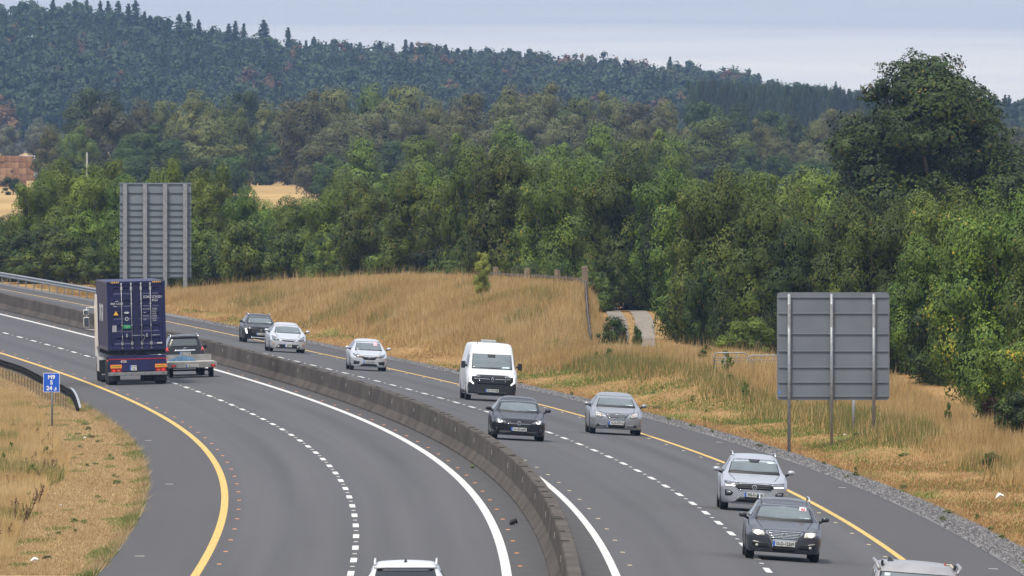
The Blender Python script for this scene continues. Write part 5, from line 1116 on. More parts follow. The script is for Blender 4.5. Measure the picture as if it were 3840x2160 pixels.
def roundel(c, x, z, r, d='F', kind='vw'):
    y = c.surf(x, z, d).y; sg = -1 if d == 'F' else 1
    e = obj('emblem', None, c.root); me = MB()
    n = 24; P_ = []
    for i in range(n):
        a = 2 * math.pi * i / n; P_.append((r * math.cos(a), r * math.sin(a) * (1 if kind != 'oval' else .68)))
    def ring(P_, w):
        b = MB(); m_ = len(P_)
        b.add([(p[0], -.014, p[1]) for p in P_] + [(p[0] * (1 - w), -.018, p[1] * (1 - w)) for p in P_] + [(p[0] * 1.0, .004, p[1]) for p in P_], [(i, (i + 1) % m_, m_ + (i + 1) % m_, m_ + i) for i in range(m_)] + [(2 * m_ + i, 2 * m_ + (i + 1) % m_, (i + 1) % m_, i) for i in range(m_)]); return b
    bpy.data.objects.remove(e)
    if kind == 'vw':
        b = ring(P_, .17); back = MB().prism(P_, -.006, .01)
        def st(pts_, w=.13):
            for (x0, z0), (x1, z1) in zip(pts_[:-1], pts_[1:]):
                dx, dz = x1 - x0, z1 - z0; l = math.hypot(dx, dz); nx, nz = -dz / l * w / 2, dx / l * w / 2; q = [((x0 + nx) * r, (z0 + nz) * r), ((x1 + nx) * r, (z1 + nz) * r), ((x1 - nx) * r, (z1 - nz) * r), ((x0 - nx) * r, (z0 - nz) * r)]; b.prism(q, -.017, -.006)
        st([(-.38, .8), (0, -.02), (.38, .8)]); st([(-.82, .38), (-.42, -.72), (0, .12), (.42, -.72), (.82, .38)])
    elif kind == 'oval':
        b = ring(P_, .16); back = None
        q = [(p[0] * .42, p[1] * .95) for p in P_]; b2 = ring(q, .28); b.add(b2.v, b2.f)
        q = [(p[0] * .92, p[1] * .38 + r * .26) for p in P_]; n_ = len(q); b.add([(p[0], -.016, p[1]) for p in q] + [(p[0] * .84, -.018, (p[1] - r * .26) * .6 + r * .26) for p in q], [(i, (i + 1) % n_, n_ + (i + 1) % n_, n_ + i) for i in range(n_)])
    elif kind == 'H':
        back = None; b = MB(); q = [(-r, r * .85), (r, r * .85), (r * .8, -r * .85), (-r * .8, -r * .85)]; b2 = ring(q, .12); b.add(b2.v, b2.f)
        b.prism([(-.62 * r, .66 * r), (-.36 * r, .66 * r), (-.30 * r, -.66 * r), (-.56 * r, -.66 * r)], -.018, -.004); b.prism([(.62 * r, .66 * r), (.56 * r, -.66 * r), (.30 * r, -.66 * r), (.36 * r, .66 * r)], -.018, -.004); b.prism([(-.36 * r, .12 * r), (.36 * r, .12 * r), (.36 * r, -.12 * r), (-.36 * r, -.12 * r)], -.018, -.004)
    elif kind == 'diamond':
        back = None; b = MB()
        for sx, k in ((-.10, 1), (.10, 1)):
            q = [(sx * r, 1.25 * r * k), ((sx + .62) * r, 0), (sx * r, -1.25 * r * k), ((sx - .62) * r, 0)]; b2 = ring(q, .22); b.add(b2.v, b2.f)
    else:
        back = None; b = MB().prism([(-.5 * r, -r), (.5 * r, -r), (.8 * r, .6 * r), (0, 1.1 * r), (-.8 * r, .6 * r)], -.016, .0)
    o = b.build('emblem', M_CHR, c.root, loc=(x, y + sg * .012, z), rot=(0, 0, 0 if d == 'F' else math.pi))
    if back: back.build('emblem_ground', M_BLK, o)
    return o
def strips(c, name, x, z0, z1, n, m, taper=1.0, parent=None, h=.012):
    for i in range(n):
        f = (i + .5) / n; z = z0 + (z1 - z0) * f; w = x * (taper + (1 - taper) * f) if taper != 1.0 else x
        c.decal(name, [(-w, z - h), (w, z - h), (w, z + h), (-w, z + h)], m, 'F', .016, parent, .09)
def ell(cx, cz, rx, rz_, n=14): return [(cx + rx * math.cos(2 * math.pi * i / n), cz + rz_ * math.sin(2 * math.pi * i / n)) for i in range(n)]
def screen(c, wt, zt, wb, zb, m=None, disc=True, dark_top=False):
    f = c.decal('windscreen_surround', [(-wb - .025, zb - .02), (wb + .025, zb - .02), (wt + .025, zt + .02), (-wt - .025, zt + .02)], M_BLK, 'F', .004, None, .1)
    g = c.decal('windscreen', [(-wb, zb), (wb, zb), (wt, zt), (-wt, zt)], m or M_GLS, 'F', .011, None, .1)
    if disc: c.decal('paper_discs', [(wb * .50, zb + .015), (wb * .90, zb + .015), (wb * .88, zb + .075), (wb * .52, zb + .075)], M_DISC, 'F', .018, g)
    return g
def seam(c, pts_, w=.012, m=None, mirror=True, d='F'):
    for (x0, z0), (x1, z1) in zip(pts_[:-1], pts_[1:]):
        dx, dz = x1 - x0, z1 - z0; l = math.hypot(dx, dz); nx, nz = -dz / l * w / 2, dx / l * w / 2
        c.decal('panel_gap', [(x0 + nx, z0 + nz), (x0 - nx, z0 - nz), (x1 - nx, z1 - nz), (x1 + nx, z1 + nz)], m or M_BLK, d, .005, None, .08, mirror, .002)

# --- dark grey estate car nearest the camera
def estate():
    P = paintmat('dark_grey_paint', (0.055, 0.058, 0.070)); c = Car('dark grey estate car with lit headlamps and roof rails, nearest oncoming car', 'car', 'estate_car', P)
    L, W, H = 4.77, 1.82, 1.47
    c.set_body(*loft(car_keys(L, W, H, .72, .96, 1.15, 2.05, 4.0, .95, .59, .95), .19, .56, [(.93, .325), (3.64, .325)], 0, L, W))
    c.wheels((.93, 3.64), .32, .215, W / 2); screen(c, .545, 1.31, .68, .955); c.wipers(.95, .68); side_windows(c, 1.4, 2.1, 4.05, 4.45, .99, 1.35)
    g = c.decal('grille_surround', [(-.455, .70), (-.33, .505), (-.26, .33), (.26, .33), (.33, .505), (.455, .70), (.40, .715), (-.40, .715)], M_CHR, 'F', .010)
    c.decal('grille', [(-.42, .69), (-.315, .515), (.315, .515), (.42, .69)], M_BLK, 'F', .017, g)
    for i in range(4):
        z = .545 + i * .037; w = .325 + (z - .515) * .58; c.decal('grille_bar', [(-w, z - .009), (w, z - .009), (w, z + .009), (-w, z + .009)], M_CHR, 'F', .024, g, .1)
    roundel(c, 0, .60, .075); c.plate('10-D-12269', .41)
    c.decal('headlamp', [(-.775, .715), (-.50, .705), (-.465, .575), (-.60, .582), (-.755, .625)], M_LENS, 'F', .010, mirror=True)
    for sx in (-1, 1): c.decal('dipped_beam', ell(sx * .64, .65, .068, .056), M_WARM, 'F', .022)
    c.decal('lower_intake', [(-.30, .335), (-.25, .23), (.25, .23), (.30, .335)], M_BLK, 'F', .016); c.decal('side_intake', [(-.76, .455), (-.37, .40), (-.33, .30), (-.62, .29), (-.74, .35)], M_BLK, 'F', .010, mirror=True)
    c.decal('fog_strip', [(-.745, .452), (-.60, .43), (-.60, .405), (-.745, .43)], M_LENS, 'F', .018, mirror=True); c.decal('fog_lamp', ell(-.64, .345, .035, .035), M_LENS, 'F', .018, mirror=True)
    c.decal('bumper_skirt', [(-.74, .225), (-.68, .17), (.68, .17), (.74, .225)], M_BLK, 'F', .008)
    c.mirrors(1.0, 1.35, 1.03); c.rails(.60, 2.0, 4.1, 1.43, M_CHR, .075); seam(c, [(-.67, .93), (-.50, .715)]); seam(c, [(-.46, .722), (.46, .722)], .012, mirror=False); 
    b = c.decal('novice_plate', [(.36, 1.19), (.53, 1.185), (.525, 1.275), (.36, 1.28)], mat('novice_white', (0.75, 0.7, 0.7), .5), 'F', .018); 
    q = c.surf(.445, 1.232); obj('lettering', text_mesh('N', .11, mat('novice_red', (0.55, 0.03, 0.05), .5), bold=.006), b, (.445, q.y - .055, 1.232), (math.radians(58), 0, 0))
    return c
estate().put(781.6, 560.2, .93, scale=.965)

# --- silver compact crossover behind it
def crossover():
    P = paintmat('silver_blue_paint', (0.44, 0.45, 0.49), .5); c = Car('silver crossover with black grille directly behind the dark estate car', 'car', 'crossover_car', P)
    L, W, H = 4.23, 1.82, 1.54
    c.set_body(*loft(car_keys(L, W, H, .80, 1.02, 1.08, 1.95, 3.5, 1.0, .60, 1.0), .20, .62, [(.86, .345), (3.45, .345)], 0, L, W))
    c.wheels((.86, 3.45), .345, .225, W / 2); g = screen(c, .575, 1.38, .685, 1.025, disc=False); c.wipers(1.015, .68); side_windows(c, 1.35, 2.0, 3.5, 3.9, 1.03, 1.41)
    c.decal('paper_disc', [(.36, 1.30), (.54, 1.295), (.535, 1.345), (.36, 1.35)], M_DISC, 'F', .018); c.decal('camera_housing', [(-.16, 1.385), (.16, 1.385), (.10, 1.31), (-.10, 1.31)], M_BLK, 'F', .018)
    gr_ = c.decal('grille', [(-.44, .745), (.44, .745), (.53, .655), (.43, .585), (-.43, .585), (-.53, .655)], M_BLK, 'F', .012)
    c.decal('grille_bar', [(-.44, .762), (.44, .762), (.44, .745), (-.44, .745)], M_CHR, 'F', .02, gr_); c.decal('grille_bar', [(-.43, .585), (.43, .585), (.43, .572), (-.43, .572)], M_CHR, 'F', .02, gr_); strips(c, 'grille_slat', .45, .61, .72, 2, mat('dark_trim', (0.03, 0.03, 0.03), .4), parent=gr_)
    roundel(c, 0, .655, .072); c.plate('242-D-2646', .455)
    c.decal('headlamp', [(-.80, .79), (-.45, .755), (-.53, .655), (-.79, .665)], M_LENSD, 'F', .012, mirror=True); c.decal('daytime_lamp', [(-.79, .70), (-.52, .69), (-.535, .657), (-.785, .667)], M_DRL, 'F', .022, mirror=True)
    c.decal('fog_surround', [(-.80, .56), (-.66, .56), (-.57, .49), (-.62, .415), (-.78, .40)], M_BLK, 'F', .010, mirror=True); c.decal('fog_lamp', [(-.75, .53), (-.66, .53), (-.61, .485), (-.65, .45), (-.74, .44)], M_LENSD, 'F', .018, mirror=True)
    c.decal('lower_intake', [(-.58, .19), (-.40, .385), (.40, .385), (.58, .19)], M_BLK, 'F', .012); c.decal('skid_trim', [(-.62, .20), (-.42, .395), (-.38, .36), (-.56, .19)], mat('satin_trim', (0.2, 0.2, 0.21), .4, .5), 'F', .018, mirror=True)
    c.decal('bumper_skirt', [(-.78, .24), (-.70, .19), (.70, .19), (.78, .24)], M_BLK, 'F', .008)
    c.mirrors(1.02, 1.28, 1.09); c.rails(.585, 1.95, 3.5, 1.51, M_CHR, .055); seam(c, [(-.69, .99), (-.47, .775)]); seam(c, [(-.46, .775), (.46, .775)], .012, mirror=False); return c
crossover().put(752.0, 511.2, .86, scale=.98)

# --- black hatchback in the fast lane
def hatch():
    P = paintmat('black_paint', (0.014, 0.014, 0.017), .1, .25); c = Car('black hatchback passing close to the median barrier', 'car', 'hatchback_car', P)
    L, W, H = 4.26, 1.80, 1.43
    c.set_body(*loft(car_keys(L, W, H, .70, .94, 1.08, 1.98, 3.5, .95, .575, .94), .16, .55, [(.86, .315), (3.48, .315)], 0, L, W))
    c.wheels((.86, 3.48), .315, .215, W / 2); screen(c, .53, 1.285, .655, .935); c.wipers(.93, .65); side_windows(c, 1.35, 2.02, 3.55, 3.95, .96, 1.30)
    c.decal('grille', [(-.41, .605), (.41, .605), (.41, .525), (-.41, .525)], M_BLK, 'F', .012); c.decal('grille_bar', [(-.41, .55), (.41, .55), (.41, .538), (-.41, .538)], M_CHR, 'F', .02); roundel(c, 0, .565, .072); c.plate('161-KE-6693', .37)
    y = c.surf(-.32, .577).y; obj('badge_lettering', text_mesh('GTD', .05, M_CHR, bold=.003), c.root, (-.32, y - .03, .58), (math.radians(90), 0, 0))
    c.decal('headlamp', [(-.775, .71), (-.66, .705), (-.42, .585), (-.43, .53), (-.76, .55)], M_LENSD, 'F', .012, mirror=True); c.decal('daytime_lamp', [(-.70, .66), (-.665, .66), (-.655, .60), (-.60, .60), (-.595, .57), (-.69, .572)], M_DRL, 'F', .022, mirror=True); c.decal('daytime_lamp', [(-.59, .635), (-.565, .625), (-.555, .585), (-.585, .585)], M_DRL, 'F', .022, mirror=True)
    c.decal('bumper_crease', [(-.80, .50), (-.25, .475), (.25, .475), (.80, .50), (.80, .485), (-.80, .485)], mat('gloss_black_trim', (0.05, 0.05, 0.055), .2), 'F', .012)
    c.decal('lower_intake', [(-.62, .30), (.62, .30), (.68, .20), (-.68, .20)], M_BLK, 'F', .010); c.decal('side_vane', [(-.78, .42), (-.70, .42), (-.68, .24), (-.76, .24)], M_BLK, 'F', .012, mirror=True); strips(c, 'intake_bar', .6, .22, .29, 2, mat('dark_trim', (0.03, 0.03, 0.03), .4), h=.006)
    c.decal('splitter', [(-.74, .185), (.74, .185), (.72, .172), (-.72, .172)], mat('gloss_black_trim', (0.05, 0.05, 0.055), .2), 'F', .018); c.mirrors(.99, 1.3, 1.01); seam(c, [(-.65, .91), (-.44, .66)], m=mat('gap_grey', (0.004, 0.004, 0.004), .6)); return c
hatch().put(517.2, 440.2, .86)

# --- grey saloon in the slow lane
def saloon():
    P = paintmat('grey_silver_paint', (0.29, 0.30, 0.32), .5); c = Car('grey-silver saloon with chrome slatted grille beside the gravel verge', 'car', 'saloon_car', P)
    L, W, H = 4.70, 1.81, 1.44
    k = car_keys(L, W, H, .72, .95, 1.15, 2.05, 3.35, 1.02, .565, .95, L - .12)
    k = [q for q in k if q[0] < 3.6] + [(3.95, 1.10, .62, 1.0, .84, .905), (4.15, 1.03, .68, .99, .80, .90), (L - .2, 1.02, .66, .96, .76, .86), (L, .93, .62, .86, .68, .76)]
    c.set_body(*loft(k, .19, .56, [(.93, .325), (3.63, .325)], 0, L, W)); c.wheels((.93, 3.63), .325, .215, W / 2); screen(c, .515, 1.30, .655, .95); c.wipers(.945, .655); side_windows(c, 1.4, 2.1, 3.3, 3.75, .98, 1.31)
    g = c.decal('grille', [(-.415, .715), (.415, .715), (.30, .575), (0, .545), (-.30, .575)], M_BLK, 'F', .010)
    for z, w in ((.705, .40), (.672, .375), (.64, .345), (.607, .315)): c.decal('grille_bar', [(-w, z - .006), (w, z - .006), (w, z + .006), (-w, z + .006)], M_CHR, 'F', .018, g)
    c.decal('grille_bar', [(-.30, .585), (0, .555), (.30, .585), (.29, .565), (0, .53), (-.29, .565)], M_CHR, 'F', .018, g)
    roundel(c, 0, .66, .072, kind='oval'); c.decal('plate_recess', [(-.32, .465), (.32, .465), (.29, .345), (-.29, .345)], mat('plate_recess_grey', (0.14, 0.145, 0.155), .5), 'F', .008); c.plate('10-D-37914', .405, -.02)
    c.decal('headlamp', [(-.745, .81), (-.53, .715), (-.475, .60), (-.58, .59), (-.72, .625)], M_LENS, 'F', .012, mirror=True); c.decal('indicator', [(-.58, .70), (-.525, .69), (-.515, .655), (-.57, .66)], mat('amber_bulb', (0.5, 0.25, 0.12), .3), 'F', .02, mirror=True); c.decal('lamp_reflector', ell(-.63, .66, .05, .042), M_CHR, 'F', .02, mirror=True)
    c.decal('lower_intake', [(-.305, .345), (.305, .345), (.27, .245), (-.27, .245)], M_BLK, 'F', .012); c.decal('fog_recess', [(-.74, .305), (-.66, .375), (-.35, .33), (-.35, .29), (-.70, .27)], mat('plate_recess_grey', (0.14, 0.145, 0.155), .5), 'F', .008, mirror=True); c.decal('fog_lamp', ell(-.635, .325, .05, .048), M_BLK, 'F', .016, mirror=True)
    c.decal('bumper_skirt', [(-.76, .235), (-.70, .18), (.70, .18), (.76, .235)], M_BLK, 'F', .008); c.mirrors(.99, 1.35, 1.02); seam(c, [(-.66, .92), (-.58, .78), (-.43, .735)], .012); seam(c, [(-.43, .735), (.43, .735)], .012, mirror=False); return c
saloon().put(614.6, 434.6, .93, scale=1.01)

# --- white panel van
def van():
    P = paintmat('white_paint', (0.60, 0.61, 0.63), .0, .35); c = Car('white high-roof panel van with black bumper in the slow lane', 'van', 'panel_van', P); L, W, H = 5.5, 2.06, 2.30; h = W / 2
    k = [(0, 1.0, .66 * h, .93, .72 * h, .76 * h), (.05, 1.06, .74 * h, .98, .80 * h, .86 * h), (.14, 1.12, .80 * h, 1.02, .87 * h, .94 * h), (.32, 1.18, .83 * h, 1.08, .92 * h, .985 * h), (.62, 1.25, .84 * h, 1.17, .94 * h, h), (.72, 1.30, .84 * h, 1.2, .945 * h, h), (1.30, 1.86, .81 * h, 1.28, .95 * h, h), (1.42, 1.98, .80 * h, 1.3, .955 * h, h), (1.62, 2.18, .775 * h, 1.32, .96 * h, h), (1.85, 2.255, .77 * h, 1.35, .965 * h, h), (2.3, 2.27, .79 * h, 1.4, .97 * h, h), (5.3, 2.26, .80 * h, 1.4, .97 * h, h), (5.42, 2.22, .78 * h, 1.38, .95 * h, .98 * h), (L, 2.1, .74 * h, 1.36, .92 * h, .96 * h)]
    c.set_body(*loft(k, .22, .70, [(.98, .345), (4.65, .345)], 0, L, W)); c.wheels((.98, 4.65), .345, .225, h, .03, mat('steel_rim', (0.10, 0.10, 0.105), .5, .4))
    screen(c, .745, 1.83, .785, 1.285); c.wipers(1.275, .78)
    for d in 'LR': c.decal('side_window', [(1.05, 1.32), (1.5, 1.80), (2.0, 1.82), (2.0, 1.32)], M_GLD, d, .006); c.decal('sill_trim', [(1.4, .40), (4.2, .40), (4.2, .24), (1.4, .24)], M_BLK, d, .008); c.decal('door_seam', [(2.12, .5), (2.14, .5), (2.14, 1.95), (2.12, 1.95)], M_BLK, d, .004)
    c.decal('bumper', [(-.95, .72), (.95, .72), (.97, .45), (.90, .22), (-.90, .22), (-.97, .45)], mat('grey_black_bumper', (0.018, 0.018, 0.020), .5, var=.2), 'F', .012)
    g = c.decal('grille', [(-.60, 1.035), (.60, 1.035), (.84, 1.0), (.82, .74), (.70, .66), (-.70, .66), (-.82, .74), (-.84, 1.0)], M_BLK, 'F', .018); c.decal('grille_bar', [(-.74, .89), (-.10, .88), (-.10, .862), (-.74, .87)], M_CHR, 'F', .028, g, mirror=True); strips(c, 'grille_slat', .50, .69, .84, 4, mat('dark_trim', (0.03, 0.03, 0.03), .4), parent=g, h=.008)
    c.decal('headlamp', [(-.86, 1.035), (-.47, 1.015), (-.48, .905), (-.80, .90)], M_LENSD, 'F', .026, mirror=True); c.decal('daytime_lamp', [(-.875, 1.045), (-.64, 1.03), (-.66, .985), (-.825, .985), (-.835, .80), (-.72, .675), (-.75, .64), (-.885, .76)], M_DRL, 'F', .034, mirror=True); c.decal('chrome_tick', [(-.535, .83), (-.515, .85), (-.50, .80), (-.52, .75)], M_CHR, 'F', .02, mirror=True)
    roundel(c, 0, .86, .085, kind='diamond'); c.plate('251-CW-448', .42, 0, .52, .115); c.decal('lower_intake', [(-.62, .36), (.62, .36), (.56, .27), (-.56, .27)], M_BLK, 'F', .02)
    for sx in (-1, 1):
        e = bevel(MB().box(sx * 1.13 - .085, sx * 1.13 + .085, 1.08, 1.2, 1.26, 1.54).build('door_mirror', M_BLK, c.root), .03, 3); MB().box(min(sx * .98, sx * 1.08), max(sx * .98, sx * 1.08), 1.1, 1.17, 1.34, 1.42).build('mirror_foot', M_BLK, e)
    bevel(MB().box(-.36, .22, 2.5, 3.3, 2.28, 2.41).build('roof_unit', mat('grey_roof_unit', (0.32, 0.33, 0.33), .6), c.root), .03, 3); MB().tube([(-.58, 1.75, 2.22), (-.58, 1.83, 2.45)], [.012, .005], 6).build('aerial', M_BLK, c.root, True)
    c.decal('sensor_housing', [(-.18, 1.82), (.14, 1.82), (.12, 1.72), (-.16, 1.72)], M_BLK, 'F', .02); return c
van().put(490.0, 401.0, .98, scale=1.0)

# --- small silver hatchback
def small():
    P = paintmat('bright_silver_paint', (0.56, 0.57, 0.60), .45); c = Car('small silver hatchback with learner sticker, ahead of the white van', 'car', 'hatchback_car', P); L, W, H = 3.99, 1.70, 1.44
    c.set_body(*loft(car_keys(L, W, H, .72, .95, .95, 1.95, 3.4, .95, .53, .95), .17, .56, [(.78, .30), (3.31, .30)], 0, L, W)); c.wheels((.78, 3.31), .30, .19, W / 2); screen(c, .485, 1.30, .60, .935); c.wipers(.93, .6); side_windows(c, 1.25, 2.0, 3.4, 3.75, .97, 1.31)
    c.decal('grille', [(-.36, .66), (-.20, .625), (.20, .625), (.36, .66), (.28, .52), (.17, .49), (-.17, .49), (-.28, .52)], M_BLK, 'F', .012); c.decal('grille_bar', [(-.33, .665), (-.19, .635), (.19, .635), (.33, .665), (.2, .61), (-.2, .61)], M_CHR, 'F', .02); roundel(c, 0, .575, .055, kind='H'); c.plate('152-KE-4200', .395)
    c.decal('headlamp', [(-.73, .76), (-.45, .695), (-.30, .60), (-.55, .605), (-.68, .66)], M_LENSD, 'F', .012, mirror=True); c.decal('indicator', [(-.48, .68), (-.40, .665), (-.36, .63), (-.44, .63)], mat('warm_bulb', (0.75, 0.5, 0.35), .3), 'F', .02, mirror=True)
    c.decal('side_intake', [(-.71, .45), (-.42, .41), (-.46, .29), (-.70, .28)], M_BLK, 'F', .012, mirror=True); c.decal('lower_intake', [(-.33, .31), (.33, .31), (.44, .16), (-.44, .16)], M_BLK, 'F', .012); c.mirrors(.95, 1.15, 1.02); seam(c, [(-.62, .92), (-.42, .70)], .012); seam(c, [(-.40, .69), (.40, .69)], .012, mirror=False)
    c.decal('learner_plate', [(.25, 1.13), (.42, 1.125), (.40, 1.29), (.24, 1.29)], mat('pink_sticker', (0.8, 0.42, 0.48), .5), 'F', .018); return c
small().put(367.5, 370.6, .78, scale=.99)

# --- silver liftback
def liftback():
    P = paintmat('bright_silver_paint', (0.56, 0.57, 0.60), .45); c = Car('silver liftback car just overtaking the black crossover', 'car', 'liftback_car', P); L, W, H = 4.46, 1.75, 1.42
    c.set_body(*loft(car_keys(L, W, H, .68, .95, 1.0, 2.1, 3.0, 1.02, .53, .95), .17, .56, [(.9, .315), (3.6, .315)], 0, L, W)); c.wheels((.9, 3.6), .315, .2, W / 2); screen(c, .485, 1.28, .62, .935); side_windows(c, 1.3, 2.1, 3.3, 4.0, .97, 1.29)
    c.decal('grille', [(-.36, .605), (-.20, .58), (.20, .58), (.36, .605), (.24, .53), (-.24, .53)], M_BLK, 'F', .014); roundel(c, 0, .57, .06, kind='oval'); c.plate('131-D', .345, 0, .33, .17, two='40213')
    c.decal('headlamp', [(-.77, .78), (-.60, .71), (-.43, .585), (-.60, .575), (-.74, .60)], M_LENSD, 'F', .012, mirror=True); c.decal('lower_intake', [(-.47, .395), (.47, .395), (.58, .22), (-.58, .22)], M_BLK, 'F', .012); c.decal('fog_lamp', ell(-.46, .28, .04, .05), M_LENS, 'F', .022, mirror=True); c.decal('marker', [(-.74, .42), (-.69, .43), (-.68, .36), (-.73, .35)], M_AMB, 'F', .012, mirror=True); c.decal('bumper_skirt', [(-.70, .20), (.70, .20), (.66, .165), (-.66, .165)], M_BLK, 'F', .008); c.mirrors(.99, 1.25, 1.02); seam(c, [(-.60, .91), (-.44, .66), (0, .625)], .012); return c
liftback().put(286.5, 352.4, .9, scale=1.02)

# --- black crossover
def blacksuv():
    P = paintmat('black_paint', (0.014, 0.014, 0.017), .1, .25); c = Car('black crossover with white fang-shaped lamps, farthest oncoming car', 'car', 'crossover_car', P); L, W, H = 4.45, 1.84, 1.58
    c.set_body(*loft(car_keys(L, W, H, .88, 1.06, 1.05, 1.95, 3.6, 1.05, .60, 1.05), .20, .62, [(.9, .35), (3.57, .35)], 0, L, W)); c.wheels((.9, 3.57), .35, .225, W / 2); screen(c, .555, 1.43, .68, 1.06); side_windows(c, 1.35, 2.0, 3.6, 4.0, 1.08, 1.44)
    c.decal('grille', [(-.56, .80), (.56, .80), (.50, .46), (-.50, .46)], M_BLK, 'F', .012); strips(c, 'grille_slat', .5, .52, .78, 6, mat('dark_trim', (0.03, 0.03, 0.03), .4), h=.008); roundel(c, 0, .70, .055, kind='shield'); c.plate('211-D-4403', .50)
    c.decal('headlamp', [(-.82, .87), (-.50, .78), (-.52, .74), (-.80, .78)], M_LENSD, 'F', .012, mirror=True); c.decal('daytime_lamp', [(-.86, .78), (-.78, .77), (-.72, .50), (-.77, .47), (-.84, .60)], M_DRL, 'F', .018, mirror=True); c.decal('skid_plate', [(-.55, .32), (.55, .32), (.46, .25), (-.46, .25)], M_CHR, 'F', .012)
    c.mirrors(1.02, 1.3, 1.14); c.rails(.60, 1.95, 3.7, 1.55, M_CHR, .05); return c
blacksuv().put(259.0, 343.0, .9, scale=.93)

# --- white car at the lower edge, seen from behind
def whiterear():
    P = paintmat('white_paint', (0.60, 0.61, 0.63), .0, .35); c = Car('white car with shark-fin aerial cut off by the bottom edge', 'car', 'estate_car', P); L, W, H = 4.4, 1.80, 1.47
    k = car_keys(L, W, H, .72, .97, 1.1, 2.0, 3.75, 1.02, .60, .97); k = [q for q in k if q[0] < 3.8] + [(3.95, H - .10, .585, 1.03, .84, .90), (L - .14, 1.08, .66, 1.0, .82, .88), (L - .05, 1.0, .66, .93, .78, .86), (L, .9, .64, .84, .74, .80)]
    c.set_body(*loft(k, .20, .58, [(.86, .325), (3.5, .325)], 0, L, W)); c.wheels((.86, 3.5), .325, .215, W / 2); screen(c, .54, 1.32, .66, .96); side_windows(c, 1.4, 2.05, 3.7, 4.1, .99, 1.34)
    c.decal('spoiler', [(-.585, 1.345), (.585, 1.345), (.57, 1.385), (-.57, 1.385)], P, 'B', .05, th=.03); c.decal('rear_window', [(-.62, 1.06), (.62, 1.06), (.55, 1.335), (-.55, 1.335)], M_GLD, 'B', .012); c.decal('tail_lamp', [(-.84, 1.0), (-.55, .98), (-.55, .86), (-.82, .84)], M_RED, 'B', .012, mirror=True); c.plate('12-D-5518', .62, 0, .52, .11, 'B'); c.decal('rear_bumper', [(-.78, .42), (.78, .42), (.74, .24), (-.74, .24)], M_BLK, 'B', .01); c.decal('headlamp', [(-.78, .72), (-.5, .70), (-.5, .6), (-.76, .62)], M_LENS, 'F', .012, mirror=True); c.decal('grille', [(-.42, .68), (.42, .68), (.36, .5), (-.36, .5)], M_BLK, 'F', .012)
    MB().add([(-.035, 3.35, 1.455), (.035, 3.35, 1.455), (.04, 3.6, 1.44), (-.04, 3.6, 1.44), (0, 3.58, 1.545), (0, 3.55, 1.55)], [(0, 1, 5), (1, 2, 4, 5), (3, 0, 5, 4), (2, 3, 4)]).build('shark_fin_aerial', M_GLD, c.root, True)
    c.mirrors(.99, 1.3, 1.02); c.rails(.585, 1.95, 3.85, 1.44, P, .05); return c
wr = whiterear()
def put_roof(c, u, v, y, z_top, rear, scale=1.0):
    """stand a vehicle so that its roof edge at local y, height z_top shows at (u, v)"""
    Y = 300.0
    for _ in range(30):
        x, _ = uv_xz(u, v, Y); t, o = t_off(x, Y); z = float(rz(t, o)) + z_top * scale; Y = Y * .4 + .6 * (CAM_Z - z) * F_PX / (v - V_HOR)
    tt = t; x, Yr = x, Y; zg = float(rz(t, o)); vv = V_HOR + (CAM_Z - zg) * F_PX / Y; return c.put(u, vv, y, rear, scale)
put_roof(wr, 406.0, 561.8, 2.9, 1.45, True, .98)

